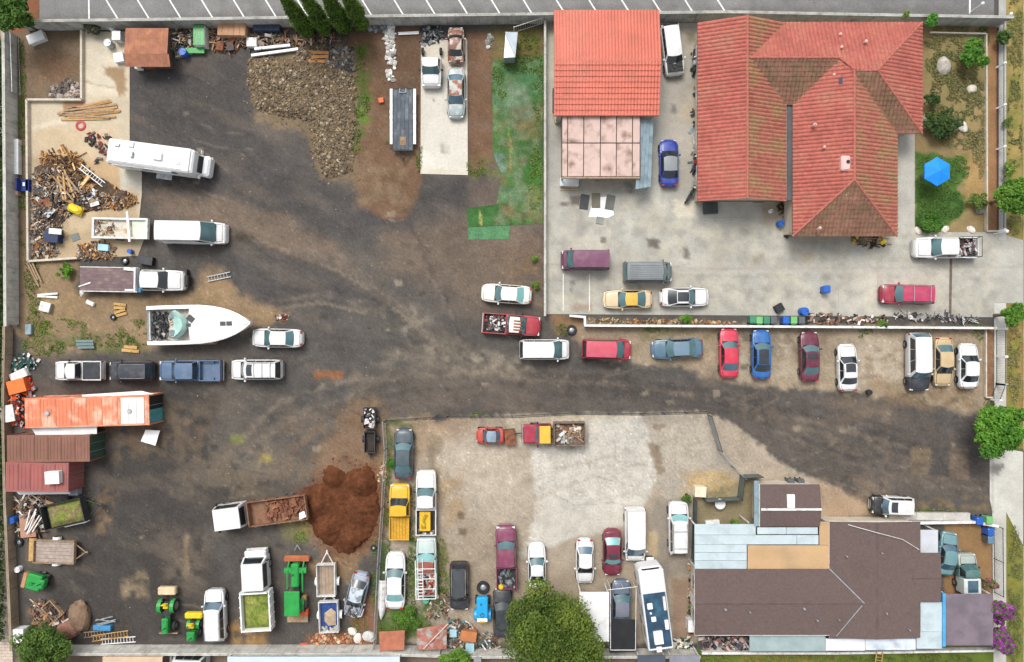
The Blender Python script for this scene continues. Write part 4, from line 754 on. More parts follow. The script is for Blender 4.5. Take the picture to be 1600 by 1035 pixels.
# roofs cut by the bottom edge
flatroof('neighbour_roof', 'pale blue roof strip cut by the bottom edge of the view', [(355, 1026, 625, 1080)], 2.4, mk('paleblue_roof', (.48, .55, .62), .6, var=.06), 'roof')
flatroof('neighbour_roof', 'tan canopy roof cut by the bottom edge at left', [(160, 1026, 254, 1080)], 2.0, mk('tan_canopy', (.52, .38, .26), .8, var=.08), 'roof')
flatroof('neighbour_roof', 'dark slate roof below the motorhome at the bottom edge', [(996, 1024, 1040, 1080)], 2.2, mk('slate_roof', (.06, .075, .10), .7, var=.1), 'roof')
flatroof('neighbour_roof', 'grey roof right of the slate one at the bottom edge', [(1046, 1024, 1094, 1080)], 2.2, mk('grey_roof', (.20, .20, .24), .7, var=.1), 'roof')
flatroof('neighbour_roof', 'small grey roof under the bottom wall by leafy tree', [(740, 1028, 752, 1080)], 2.0, mk('grey_roof2', (.24, .24, .26), .7, var=.1), 'roof')
# rusty shed top left
sh = thing('rusty_shed', 'rusty corrugated shed by the top wall', 'shed', 232, 72); z = 1.9; o0 = sh.location.copy(); sh.location = (0, 0, 0)
M_RROOF = mk('rust_sheet', (.30, .125, .075), .8, .1, var=.2, vs=1.5, rgb2=(.36, .16, .08), s2=1.2)
X0, X1, Y0, Y1 = wx(196, z), wx(263, z), wy(104, z), wy(44, z); ym = wy(82, 2.5)
tiles('roof_slope', [(X0, Y0, 1.8), (X1 + .15, Y0, 1.8), (X1 + .15, ym, 2.1), (X0, ym, 2.1)], M_RROOF, sh, .3, 3, .03, 0); tiles('roof_slope', [(X1, Y1, 1.85), (X0, Y1, 1.85), (X0, ym, 2.1), (X1, ym, 2.1)], M_RROOF, sh, .3, 3, .03, 0)
wallbox(X0 + .3, X1 - .55, Y0 + .5, Y1 - .1, 1.78, sh, mk('shed_side', (.10, .07, .055), .85, var=.25)); m = MB(); m.box(X0 + .9, X0 + 1.9, Y0 + .45, Y0 + .51, 0, 1.7); m.build('door', M_RUST, sh)
# small tin shed
ts = thing('tin_shed', 'small pale blue tin lean-to near the weedy corner', 'shed', 797, 70); ts.location = (0, 0, 0); z = 1.8
q = [(786, 90), (805, 89), (809, 49), (789, 50)]; w3 = [Vector(W(a, b, z)) for a, b in q]; w3[1].z = w3[2].z = 1.55
tiles('roof_slope', [w3[0], w3[3], w3[2], w3[1]][::-1] if False else [tuple(w3[1]), tuple(w3[2]), tuple(w3[3]), tuple(w3[0])], mk('paleblue_tin', (.44, .50, .54), .5, .3, var=.12), ts, .25, 3, .03, 0)
c = sum(w3, Vector()) / 4; m = MB(); m.prism([(c.x + (p.x - c.x) * .9, c.y + (p.y - c.y) * .93) for p in w3], 0, 1.5); recalc(m.build('wall', M_STEEL, ts))
# ---------------------------------------------------------------- containers
def container(name, label, x0, x1, y0, y1, h, rgb, rgb2=None, n=8, ang=0, doors=None):
    r = thing(name, label, 'container', (x0 + x1) / 2, (y0 + y1) / 2, ang, h=h); L = (x1 - x0) / S * (H - h) / H; D = (y1 - y0) / S * (H - h) / H
    mt = mk('cont_%d_%d' % (x0, y0), rgb, .7, .1, var=.12, vs=.6, fine=.08, rgb2=rgb2, s2=.9, lo=.48, hi=.66)
    for i in range(n):
        m = MB(); a = -L / 2 + L * i / n; b = a + L / n - .035; m.box(a, b, -D / 2 + .05, D / 2 - .05, h - .06, h); k = max(2, int((b - a) / .3))
        for j in range(k): m.box(a + (j + .2) * (b - a) / k, a + (j + .75) * (b - a) / k, -D / 2 + .2, D / 2 - .2, h, h + .022)
        m.build('roof_panel', mt, r)
    for s_ in (-1, 1):
        m = MB(); nn = int(L / .28)
        rows = [[(-L / 2 + L * i / nn, s_ * (D / 2 - (.04 if (i // 2) % 2 else 0)), zz) for i in range(nn + 1)] for zz in (.12, h - .06)]
        m.grid(rows); m.build('side_panel', mt, r)
    m = MB()
    for a in (-1, 1):
        for b in (-1, 1): m.box(a * L / 2 - .07, a * L / 2 + .07, b * D / 2 - .07, b * D / 2 + .07, 0, h + .012)
        m.box(-L / 2 + .07, L / 2 - .07, a * D / 2 - .06, a * D / 2 + .06, h - .1, h + .008); m.box(-L / 2 + .07, L / 2 - .07, a * D / 2 - .06, a * D / 2 + .06, 0, .14); m.box(a * L / 2 - .06, a * L / 2 + .06, -D / 2 + .07, D / 2 - .07, h - .1, h + .008)
    m.build('frame', mt, r); m = MB(); m.box(-L / 2 + .02, -L / 2 + .06, -D / 2 + .07, D / 2 - .07, .1, h - .1); m.build('end_wall', mt, r)
    for s_ in (-1, 1):
        m = MB(); m.box(L / 2 - .03, L / 2 + .03, min(0.01 * s_, s_ * (D / 2 - .08)), max(.01 * s_, s_ * (D / 2 - .08)), .1, h - .1); d = m.build('door', doors[s_ > 0] if doors else mt, r); m = MB(); m.cyl((L / 2 + .06, s_ * .4, .15), (L / 2 + .06, s_ * .4, h - .15), .025, n=6); m.build('lock_bar', M_STEEL, d)
    return r, L, D
M_GRT = mk('dark_green_tarp', (.035, .075, .05), .7, var=.2, vs=2)
r, L, D = container('shipping_container', 'long faded orange shipping container with white roof patch', 40, 232, 621, 666, 2.6, (.60, .19, .10), (.60, .38, .27), 8, 1.5, (mk('teal_metal', (.06, .28, .30), .5), M_BLACK))  # north door painted black to stand in for the dark open interior
M_PATCH = mk('white_patch', (.66, .65, .63), .6, var=.08)
for i in range(3): m = MB(); x = L / 2 - 2.55 + .73 * i; m.box(x, x + .7, -D / 2 + .12, D / 2 - .12, 2.625, 2.66); m.build('roof_patch', M_PATCH, r)
for x in (L / 2 - 1.75, -L / 2 + 2.1): m = MB(); m.cyl((x, -.05, 2.62), (x, -.05, 2.78), .25, .2, 12); m.build('roof_vent', M_STEEL, r)
r, L, D = container('shipping_container', 'rust brown shipping container with dark green doors beneath the orange one', 12, 139, 681, 721, 2.5, (.21, .10, .07), (.18, .085, .06), 6, .5, (M_GRT, M_GRT))
r, L, D = container('shipping_container', 'dull red shipping container with a white tank on its roof', 10, 106, 724, 768, 2.5, (.30, .095, .085), (.26, .11, .095), 5, -.5)
def cratebox(name, label, cat, px, py, w, d, h, ang, mat, z=0, lid=None, slats=0, group=None):
    r = thing(name, label, cat, px, py, ang, group, z, z); m = MB(); m.cbox(-w / 2, w / 2, -d / 2, d / 2, 0, h, min(.04, h * .2)); m.build('body', mat, r)
    if slats:
        for i in range(slats): m = MB(); x = -w / 2 + w * (i + .08) / slats; m.box(x, x + w / slats * .84, -d / 2 - .01, d / 2 + .01, h + .002, h + .03); m.build('slat', lid or mat, r)
    elif lid: m = MB(); m.box(-w / 2 - .02, w / 2 + .02, -d / 2 - .02, d / 2 + .02, h + .001, h + .05, tx=.02, ty=.02); m.build('lid', lid, r)
    return r
cratebox('white_tank', 'square white tank lying on the red container roof', 'tank', 87, 745, 1.3, 1.15, .5, 3, M_WHITED, 2.53, M_WHITE)
tarp('white_tarp', [(50, 670), (153, 664), (152, 678), (58, 682)], 1.9, .15, M_WHITE, None, 'long white tarp between the orange and brown containers', 'tarp', 12)
tarp('white_sheet', [(128, 617), (222, 611), (242, 616), (130, 621)], 1.6, .1, M_WHITE, None, 'narrow white sheet on the upper edge of the orange container', 'tarp', 8)
tarp('white_sheet', [(227, 672), (250, 673), (245, 696), (222, 689)], .5, .15, M_WHITE, None, 'loose white square sheet lying near the teal container door', 'sheet', 6, slope=(0, .3))
tarp('white_sheet', [(25, 767), (110, 768), (110, 772), (30, 773)], 1.2, .06, M_WHITE, None, 'narrow white board under the red container', 'sheet', 6)
# ---------------------------------------------------------------- vehicles
def lerp(a, b, t): return a + (b - a) * t
def ip(tab, f):
    if f <= tab[0][0]: return tab[0][1]
    for (a, x), (b, y) in zip(tab[:-1], tab[1:]):
        if f <= b: return x + (y - x) * (f - a) / (b - a + 1e-9)
    return tab[-1][1]
T = dict(
 sedan=dict(W=1.82, zr=1.45, belt=.93, hood=.84, cowlz=.97, deck=1.02, cowl=.30, wt=.42, re=.69, rb=.84, win=2, wr=.70, cat='sedan'),
 coupe=dict(W=1.82, zr=1.36, belt=.90, hood=.82, cowlz=.94, deck=.98, cowl=.33, wt=.46, re=.66, rb=.85, win=1, wr=.68, cat='coupe'),
 hatch=dict(W=1.82, zr=1.55, belt=.96, hood=.88, cowlz=1.0, deck=1.0, cowl=.27, wt=.40, re=.86, rb=.97, win=2, wr=.72, cat='hatchback'),
 suv=dict(W=1.95, zr=1.82, belt=1.12, hood=1.05, cowlz=1.14, deck=1.12, cowl=.25, wt=.345, re=.92, rb=.985, win=3, wr=.76, cat='suv'),
 minivan=dict(W=1.96, zr=1.76, belt=1.05, hood=.96, cowlz=1.08, deck=1.05, cowl=.19, wt=.345, re=.93, rb=.99, win=3, wr=.78, cat='minivan'),
 van=dict(W=2.0, zr=2.1, belt=1.15, hood=1.08, cowlz=1.2, deck=1.15, cowl=.15, wt=.25, re=.955, rb=.992, win=3, wr=.84, cat='van'),
 bigvan=dict(W=2.05, zr=2.55, belt=1.2, hood=1.1, cowlz=1.25, deck=1.2, cowl=.16, wt=.30, re=.975, rb=.995, win=1, wr=.86, cat='van'),
 pickup=dict(W=1.96, zr=1.82, belt=1.1, hood=1.05, cowlz=1.15, deck=1.1, cowl=.28, wt=.375, re=.535, rb=.575, win=1, wr=.76, cat='pickup'),
 crew=dict(W=2.0, zr=1.88, belt=1.15, hood=1.08, cowlz=1.18, deck=1.12, cowl=.26, wt=.345, re=.60, rb=.635, win=2, wr=.76, cat='pickup'),
 truck=dict(W=2.1, zr=2.2, belt=1.4, hood=1.3, cowlz=1.4, deck=1.4, cowl=.2, wt=.3, re=.9, rb=.97, win=1, wr=.82, cat='truck'))
_wm = {}
def wheel_meshes(r, w):
    k = (round(r, 2), round(w, 2))
    if k not in _wm:
        m = MB(); m.lathe([(r * .62, -w / 2), (r * .93, -w / 2), (r, -w * .36), (r, w * .36), (r * .93, w / 2), (r * .62, w / 2)], 18, axis='y'); t = m.build('tyre', M_TYRE, None, 40)
        m = MB(); m.lathe([(.001, w * .40), (r * .2, w * .42), (r * .5, w * .34), (r * .64, w * .47), (r * .64, -w * .47), (.001, -w * .40)], 12, axis='y'); q = m.build('rim', M_RIM, None, 40)
        C.objects.unlink(t); C.objects.unlink(q); _wm[k] = (t, q)
    return _wm[k]
def wheel(parent, x, y, r=.33, w=.22, name='wheel'):
    t, q = wheel_meshes(r, w); o = share(t, parent, (x, y, r), 0 if y > 0 else math.pi); o.name = name; share(q, o); return o
def patch(A, B, u0, u1, v0, v1, nu, nv, off=0.0, ctr=(0, 0, .6)):
    rows = []
    for j in range(nv + 1):
        v = lerp(v0, v1, j / nv); row = []
        for i in range(nu + 1):
            u = lerp(u0, u1, i / nu); p = Vector(A(u)).lerp(Vector(B(u)), v)
            if off:
                e = .02; du = Vector(A(u + e)).lerp(Vector(B(u + e)), v) - p; dv = Vector(B(u)) - Vector(A(u)); n = du.cross(dv)
                if n.length > 1e-9:
                    n.normalize()
                    if n.dot(p - Vector((p.x * .5, 0, ctr[2]))) < 0: n = -n
                    p = p + n * off
            row.append(tuple(p))
        rows.append(row)
    return rows
def car(kind, label, px, py, Lpx, head, rgb, Wm=None, glass='teal', rust=None, hoodc=None, roofc=None, sunroof=None, rails=False, bars=0, bed=None, seam=True, name=None, rear_glass=None, cat=None, engine=False, tyres=True, group=None, parent=None, zr=None, box=None, roofm=None):
    t = dict(T[kind]); w = (Wm or t['W']) / 2; zr = zr or t['zr']; zc_ = zr * .55; L = Lpx / S * (H - zc_) / H
    if parent is None: r = thing(name or {'sedan': 'sedan', 'coupe': 'coupe', 'hatch': 'hatchback', 'suv': 'suv', 'minivan': 'minivan', 'van': 'van', 'bigvan': 'cargo_van', 'pickup': 'pickup_truck', 'crew': 'pickup_truck', 'truck': 'truck'}[kind], label, cat or t['cat'], px, py, head, group, h=zc_)
    else: r = parent
    X = lambda f: L / 2 - f * L
    pm = rgb if isinstance(rgb, bpy.types.Material) else cpaint(rgb, rust); hm_ = cpaint(hoodc, rust) if hoodc else None; rm_ = roofm or (cpaint(roofc, rust) if roofc else None)
    gl = M_GLASS[glass]; rg = M_GLASS[rear_glass or glass]; open_bed = kind in ('pickup', 'crew', 'truck')
    end = t['rb'] + .012 if open_bed else 1.0
    if kind == 'truck': end = 1.0
    wt = ([(0, .38), (.007, .56), (.022, .72), (.05, .85), (.09, .93), (.15, .98), (.23, 1), (.78, 1), (.88, .97), (.94, .90), (.975, .77), (.992, .58), (1, .40)] if kind in ('sedan', 'coupe', 'hatch') else [(0, .56), (.008, .72), (.025, .85), (.06, .94), (.12, .985), (.2, 1), (.86, 1), (.95, .965), (.98, .90), (.994, .80), (1, .68)]) if not open_bed else [(0, .66), (.008, .78), (.025, .88), (.06, .95), (.12, .985), (.2, 1), (1, 1)]
    if kind in ('van', 'bigvan'): wt = [(0, .72), (.012, .84), (.05, .94), (.12, .99), (.2, 1), (.97, 1), (.99, .98), (1, .93)]
    zt = [(0, .60), (.01, t['hood'] - .2), (.035, t['hood'] - .09), (.1, t['hood']), (t['cowl'], t['cowlz'])]
    if open_bed: zt += [(1, t['belt'])]
    elif t['rb'] < .95: zt += [(t['rb'], t['deck']), (.95, t['deck'] - .03), (.985, t['deck'] - .14), (1, .66)]
    else: zt += [(t['rb'] - .03, t['belt']), (.99, t['belt'] - .06), (1, .75)]
    fs = sorted(set([0, .004, .008, .015, .025, .04, .07, .1, .15, .2, t['cowl'] - .02, t['cowl'], .5, min(t['rb'], end), max(t['rb'] - .03, .5), .87, .92, .95, .965, .985, .995, 1.0])); fs = [f for f in fs if f <= end + 1e-6]
    if open_bed and fs[-1] < end: fs.append(end)
    m = MB(); rows = []; hr = []
    for f in fs:
        k = ip(wt, f) * w; z = ip(zt, f); zb = min(t['belt'], z - .05); x = X(f)
        half = [(.90 * k, .22), (k, .36), (k * 1.0, zb - .16 if zb - .16 > .4 else .42), (k * .965, zb - .02), (k * .85, z - .025), (k * .5, z + .02), (0, z + .04)]
        rows.append([(x, -y, zz) for y, zz in half] + [(x, y, zz) for y, zz in half[-2::-1]])
    if hm_:
        ih = [i for i, f in enumerate(fs) if f <= t['cowl'] + 1e-6]; m.grid([r_ for r_ in rows[:len(ih)]], 2); m.grid(rows[len(ih) - 1:], 0)
    else: m.grid(rows)
    n = len(rows[0]); m.add(rows[0], [tuple(range(n - 1, -1, -1))]); m.add(rows[-1], [tuple(range(n))])
    # black cowl strip, wheel arches
    z = t['cowlz'] + .045; m.box(X(t['cowl']) - .02, X(t['cowl']) + .17, -w * .8, w * .8, z - .05, z + .012, 1)
    wr_ = .36 if kind in ('suv', 'pickup', 'crew', 'van', 'bigvan', 'truck') else .32; fw = .17 if kind != 'van' and kind != 'bigvan' else .15; rw = .80 if kind not in ('pickup', 'crew') else .79
    if kind == 'truck': fw, rw = .2, None
    axles = [fw] + ([rw] if rw and (not open_bed or True) else [])
    for f in axles:
        if f > end: continue
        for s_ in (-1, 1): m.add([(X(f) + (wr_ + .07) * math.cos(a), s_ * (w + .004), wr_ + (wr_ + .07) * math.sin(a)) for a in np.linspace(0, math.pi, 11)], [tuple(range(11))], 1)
    if tyres:
        for f in axles:
            for s_ in (-1, 1): wheel(r, X(f), s_ * (w - .10), wr_, .23)
    # hood, boot and bonnet shut lines
    def zs(f, a):
        z = ip(zt, f); a = abs(a); return (z + .04 - .04 * a if a < .5 else z + .02 - .045 * (a - .5) / .35) + .007
    def line(pts, wd=.02, lat=False):
        v = []
        for f, a in pts: k = ip(wt, f) * w; x = X(f); v += [(x - (wd if lat else 0), a * k - (0 if lat else wd), zs(f, a)), (x + (wd if lat else 0), a * k + (0 if lat else wd), zs(f, a))]
        m.add(v, [(2 * i, 2 * i + 1, 2 * i + 3, 2 * i + 2) for i in range(len(pts) - 1)], 1)
    if not engine:
        for s_ in (-1, 1): line([(f, s_ * .80) for f in np.linspace(.055, t['cowl'] - .03, 9)])
        line([(.05, a) for a in np.linspace(-.8, .8, 9)], .018, True)
    if t['rb'] < .95 and not open_bed:
        for s_ in (-1, 1): line([(f, s_ * .80) for f in np.linspace(t['rb'] + .02, .95, 4)])
        line([(.955, a) for a in np.linspace(-.8, .8, 9)], .018, True)
    # greenhouse
    wb = w * .92; wr = w * t['wr']; zb = t['belt'] - .02; cz = t['cowlz'] + .015; bow = .19; dz = (t['deck'] if t['rb'] < .95 else t['belt'])
    xb0, xt0, xt1, xb1 = X(t['cowl']), X(t['wt']), X(t['re']), X(t['rb']); bk = .08 if t['rb'] < .95 or open_bed else .05
    fbA = lambda u: (xb0 + bow * (1 - u * u), wb * u, lerp(cz, zb, u * u)); frB = lambda u: (xt0 + bow * .7 * (1 - u * u), wr * u, zr - .04 * u * u)
    bbA = lambda u: (xb1 - bk * (1 - u * u), wb * u, lerp(dz + .01, zb, u * u)); brB = lambda u: (xt1 - bk * .6 * (1 - u * u), wr * u, zr - .02 - .04 * u * u)
    def sd(s_): return (lambda u: (lerp(xb0, xb1, u), s_ * wb, zb)), (lambda u: (lerp(xt0, xt1, u), s_ * (wr + .02 * math.sin(math.pi * min(max(u, 0), 1))), zr - .04 - .02 * max(0, u)))
    m.grid(patch(fbA, frB, -1, 1, 0, 1, 8, 3)); m.grid(patch(bbA, brB, -1, 1, 0, 1, 8, 3))
    for s_ in (-1, 1): m.grid(patch(*sd(s_), 0, 1, 0, 1, 8, 2))
    rr = []
    for j in range(9):
        v = j / 8; rr.append([tuple(Vector(frB(u)).lerp(Vector(brB(u)), v) + Vector((0, 0, .035 * math.sin(math.pi * v)))) for u in np.linspace(-1, 1, 9)])
    # tie the roof edge to the sides
    m.grid(rr, 3 if rm_ else 0)
    mats = [pm, M_BLACK, hm_ or pm, rm_ or pm]
    body = recalc(m.build('body', mats, r, 38))
    q = MB(); q.grid(patch(fbA, frB, -.95, .95, .04, .97, 10, 3, .016)); q.build('windshield', gl, r, 60)
    q = MB(); q.grid(patch(bbA, brB, -.91, .91, .07, .95, 10, 3, .016)); 
    if kind != 'bigvan' : q.build('rear_window', rg, r, 60)
    nw = t['win']
    for s_ in (-1, 1):
        a, b = sd(s_); lo, hi = .07, .93
        if kind == 'bigvan': lo, hi = .05, .2
        if kind in ('sedan', 'coupe'): lo, hi = .03, .93
        for i in range(nw): q = MB(); q.grid(patch(a, b, lo + (hi - lo) * (i + .02) / nw, lo + (hi - lo) * (i + .975) / nw, .08, .93, 4, 2, .015)); q.build('side_window', M_GLASS['dark'], r, 60)
        q = MB(); q.cbox(X(t['cowl']) - .32, X(t['cowl']) - .16, min(s_ * w, s_ * (w + .19)), max(s_ * w, s_ * (w + .19)), zb - .02, zb + .14, .03); q.build('mirror', pm if kind not in ('pickup', 'truck') else M_BLACK, r)
        q = MB(); k = ip(wt, .03) * w; q.box(X(.05), X(.014), min(s_ * k * .68, s_ * (k + .01)), max(s_ * k * .68, s_ * (k + .01)), t['hood'] - .28, t['hood'] - .115, tx=.03); q.build('headlight', M_LAMP, r)
        if not open_bed:
            k = ip(wt, .975) * w; zz = (t['deck'] if t['rb'] < .95 else t['belt']) - .1; q = MB(); q.box(X(.988), X(.955), min(s_ * k * .7, s_ * (k + .045)), max(s_ * k * .66, s_ * (k + .045)), zz - .15, zz + .03, tx=.01); q.build('taillight', M_TAIL, r)
    if sunroof:
        v0, v1, mt = sunroof; q = MB(); q.grid([[tuple(Vector(frB(u)).lerp(Vector(brB(u)), v) + Vector((0, 0, .035 * math.sin(math.pi * v) + .012))) for u in np.linspace(-.74, .74, 7)] for v in np.linspace(v0, v1, 7)]); q.build('sunroof', mt, r, 60)
    if rails:
        for s_ in (-1, 1): q = MB(); q.tube([(xt0 - .15, s_ * wr * .92, zr + .03), (lerp(xt0, xt1, .5), s_ * wr * .95, zr + .09), (xt1 + .05, s_ * wr * .92, zr + .02)], .025); q.build('roof_rail', rails if isinstance(rails, bpy.types.Material) else M_CHROME, r)
    for i in range(bars): q = MB(); x = lerp(xt0, xt1, .3 + .55 * i / max(1, bars - 1)); q.box(x - .03, x + .03, -wr, wr, zr + .055, zr + .09); q.build('roof_bar', M_STEEL, r)
    if engine:
        q = MB(); x0, x1 = X(t['cowl'] - .02), X(.05); z = t['hood']; q.box(x0, x1, -w * .8, w * .8, z - .03, z + .1)
        for i in range(16): a, b = random.uniform(x0 + .1, x1 - .2), random.uniform(-w * .6, w * .55); q.box(a, a + random.uniform(.1, .3), b, b + random.uniform(.1, .3), z + .1, z + random.uniform(.13, .2))
        q.build('engine_bay', M_BLACK, r)
    for f, nm in ((0, 'front_bumper'), (1, 'rear_bumper')):
        if f == 1 and open_bed: continue
        q = MB(); k = ip(wt, .012 if f == 0 else .988) * w; x = X(f) - (.04 if f == 0 else -.04); q.cbox(x - .05, x + .05, -k * .98, k * .98, .38, .54, .03); q.build(nm, M_CHROME if kind in ('pickup', 'crew') else M_BLACK if kind == 'suv' else pm, r)
    if kind in ('pickup', 'crew') and bed != 'none':
        b0, b1 = X(end + .006), X(.992); zt_ = t['belt'] - .04; q = MB(); th = .09
        q.box(b1, b0, -w, -w + th, .36, zt_); q.box(b1, b0, w - th, w, .36, zt_); q.box(b0 - th, b0, -w + th, w - th, .36, zt_ - .002); fl = mk('bed_liner', (.03, .03, .033), .8, var=.3) if bed in (None, 'liner', 'junk') else pm
        q.box(b1 + .06, b0 - th, -w + th, w - th, .42, .62, 1)
        for s_ in (-1, 1): q.add([(X(rw) + (wr_ + .07) * math.cos(a), s_ * (w + .004), wr_ + (wr_ + .07) * math.sin(a)) for a in np.linspace(0, math.pi, 11)], [tuple(range(11))], 2); q.box(X(rw) - .5, X(rw) + .5, min(s_ * (w - th), s_ * (w - .3)), max(s_ * (w - th), s_ * (w - .3)), .62, .8, 1)
        q.build('bed', [pm, fl, M_BLACK], r); q = MB(); q.box(b1, b1 + .06, -w + th, w - th, .5, zt_ - .01); q.build('tailgate', pm, r)
        q = MB(); q.cbox(b1 - .14, b1 - .02, -w * .97, w * .97, .42, .56, .03); q.build('rear_bumper', M_CHROME, r)
        for s_ in (-1, 1): q = MB(); q.box(b1 - .02, b1 + .02, min(s_ * w, s_ * (w - .12)) , max(s_ * w, s_ * (w - .12)), .62, zt_ - .08); q.build('taillight', M_TAIL, r)
        if bed == 'tonneau': q = MB(); q.box(b1 + .1, b0 - .12, -w + .16, w - .16, zt_ + .001, zt_ + .03); q.build('tonneau_cover', mk('tonneau', (.03, .034, .042), .5, var=.3, vs=2), r)
        
        if bed == 'junk': r['bx'] = (b1 + .12, b0 - th - .03)
    return r
def bedspan(r): b = list(r['bx']); del r['bx']; return b
WH = (.63, .63, .625); WH2 = (.70, .71, .70); BLK = (.022, .023, .026)
M_SUNR = mk('roof_glass', (.035, .04, .046), .15, var=.2, coat=.4)
def junk(parent, x0, x1, y0, y1, z0, n, cols, name='load', hmax=.3, long=.5):
    m = []; V = []; F = []; Cc = []
    for i in range(n):
        l = random.uniform(.12, long); w_ = random.uniform(.06, .3); h = random.uniform(.04, .16); x = random.uniform(x0, x1); y = random.uniform(y0, y1); z = z0 + random.uniform(0, hmax) * (i / n); a = random.uniform(0, 6.28); tl = random.uniform(-.35, .35)
        b = np.array([(sx * l / 2, sy * w_ / 2, sz * h) for sz in (0, 1) for sx, sy in ((-1, -1), (1, -1), (1, 1), (-1, 1))]); b[:, 2] += b[:, 0] * tl
        ca, sa = math.cos(a), math.sin(a); bx = b[:, 0] * ca - b[:, 1] * sa + x; by = b[:, 0] * sa + b[:, 1] * ca + y; bx = np.clip(bx, x0 - .05, x1 + .05); by = np.clip(by, y0 - .02, y1 + .02)
        k = len(V); V += list(zip(bx, by, b[:, 2] + z)); F += [(k, k + 3, k + 2, k + 1), (k + 4, k + 5, k + 6, k + 7), (k, k + 1, k + 5, k + 4), (k + 1, k + 2, k + 6, k + 5), (k + 2, k + 3, k + 7, k + 6), (k + 3, k, k + 4, k + 7)]
        c = np.array(random.choice(cols)) * random.uniform(.7, 1.25); Cc += [c] * 8
    return tag(npmesh(name, V, F, M_VC, np.array(Cc), parent), kind='stuff') if parent is None else npmesh(name, V, F, M_VC, np.array(Cc), parent)
JK = [(.5, .5, .5), (.12, .1, .09), (.03, .03, .03), (.62, .62, .62), (.3, .06, .05), (.25, .18, .12)]
WOODC = [(.38, .25, .13), (.26, .18, .11), (.45, .33, .2), (.14, .10, .08), (.3, .3, .3), (.5, .45, .4), (.2, .08, .05)]
# --- row beside the boat
car('pickup', 'white pickup with black tonneau cover, leftmost of the row under the boat', 121.5, 579.5, 74, 180, WH, Wm=1.85, bed='tonneau', glass='dark')
car('suv', 'black crossover with roof rails beside the white tonneau pickup', 204, 580, 69, 180, (.03, .034, .045), rails=True, glass='dark', Wm=1.88)
r = car('crew', 'blue crew cab pickup in the row under the boat', 296, 579.5, 98, 180, (.075, .13, .22), bed='paint', glass='dark')
car('suv', 'white suv with roof rack and black rear between blue pickup and open yard', 400, 578, 80, 180, WH, rails=True, bars=3, glass='dark', sunroof=(.08, .26, M_SUNR))
car('sedan', 'white sedan parked just off the bow of the boat', 433, 528.5, 80, 179, WH, sunroof=None)
# --- centre group
car('sedan', 'pearl white sedan above the rusty red pickup', 791.5, 459.5, 79, 176, (.66, .65, .60), rear_glass='aqua')
r = car('pickup', 'red pickup with peeling white roof and junk filled bed', 799.5, 507.5, 91, -4, (.34, .03, .045), roofc=(.66, .62, .56), rust=None, bed='junk'); r_bx = bedspan(r)
junk(r, r_bx[0], r_bx[1], -.8, .8, .62, 60, JK, hmax=.5); 
for i in range(4): b_ = MB(); b_.box(.18, .95, -.55 + i * .28, -.42 + i * .28, 1.86, 1.872); b_.build('rust_patch', mk('brown_rust', (.22, .06, .03), .8, var=.3, vs=6), r)
car('minivan', 'white minivan nearest the driveway junction beside the red minivan', 851, 546.5, 78, 0, WH, rear_glass='dark')
car('minivan', 'red minivan between white minivan and old blue sedan', 948.5, 546, 77, -1.5, (.36, .028, .05), roofc=(.48, .07, .11), rear_glass='dark')
car('sedan', 'old steel blue sedan parked lengthwise behind the garden wall', 1058.5, 545, 81, 182.5, (.07, .14, .20), Wm=1.9, roofc=(.13, .20, .27))
NOSE = 'cars parked nose-in along the garden wall'
car('sedan', 'bright red sedan parked nose-in at the garden wall', 1139.5, 552, 79, 90, (.50, .03, .065), group=NOSE, rear_glass='blue')
car('sedan', 'bright blue sedan with black roof parked at the garden wall', 1190, 554, 78, 90, (.015, .11, .34), sunroof=(-.0, .99, M_SUNR), group=NOSE, rear_glass='dark')
car('sedan', 'maroon sedan with sunroof parked at the garden wall', 1265.5, 557.5, 79, 90.5, (.11, .018, .04), sunroof=(.12, .5, M_SUNR), group=NOSE)
car('sedan', 'white sedan with dark glass roof standing apart in mid row', 1324.5, 575, 74, 91.5, WH, sunroof=(.02, .62, M_SUNR), group=NOSE, rear_glass='dark', glass='dark')
car('suv', 'white roofed long suv with black hood at the garden wall', 1436.5, 566, 92, 270.5, (.50, .50, .51), hoodc=(.03, .034, .045), roofc=WH, group=NOSE, glass='blue', Wm=2.05)
car('sedan', 'boxy tan sedan between the long suv and white sedan', 1474, 565.5, 77, 270, (.48, .36, .20), Wm=1.8, group=NOSE, rear_glass='teal', glass='dark')
car('sedan', 'white sedan rightmost in the row by the iron fence', 1513.5, 572.5, 71, 90, (.66, .70, .71), group=NOSE, glass='dark', rear_glass='dark')
# --- concrete yard
car('van', 'plum purple van parked near the stucco wall', 915, 406, 76, 180, (.10, .022, .06), roofc=(.15, .05, .10), Wm=1.9, zr=1.95)
r = car('van', 'grey-green passenger van with ribbed roof beside the purple van', 1013, 425, 76, 0, (.11, .14, .14), roofc=(.17, .19, .20), Wm=1.95, zr=1.95)
m = MB()
for i in range(7): m.box(-1.9, 1.05, -.66 + i * .2, -.6 + i * .2, 1.985, 2.01)
m.build('roof_ribs', mk('rib_paint', (.22, .24, .26), .5), r)
car('coupe', 'old cream coupe with yellow roof by the planter strip', 981, 468, 77, 180.5, (.56, .44, .27), roofc=(.60, .37, .05), Wm=1.8)
car('coupe', 'white coupe with black glass roof beside the cream coupe', 1069.5, 464.5, 77, 0.5, WH, sunroof=(.0, .99, M_SUNR), rear_glass='dark')
car('suv', 'red suv parked on the concrete near the drive entrance', 1419, 460, 82, 179, (.28, .02, .045), roofc=(.40, .04, .10), bars=2, zr=1.72, Wm=1.88)
r = car('crew', 'white pickup with tools and racks in its bed by the drive', 1480, 387, 99, 180, WH, bed='junk'); bx = bedspan(r)
junk(r, bx[0], bx[1], -.85, .85, .62, 60, JK, hmax=.6); m = MB()
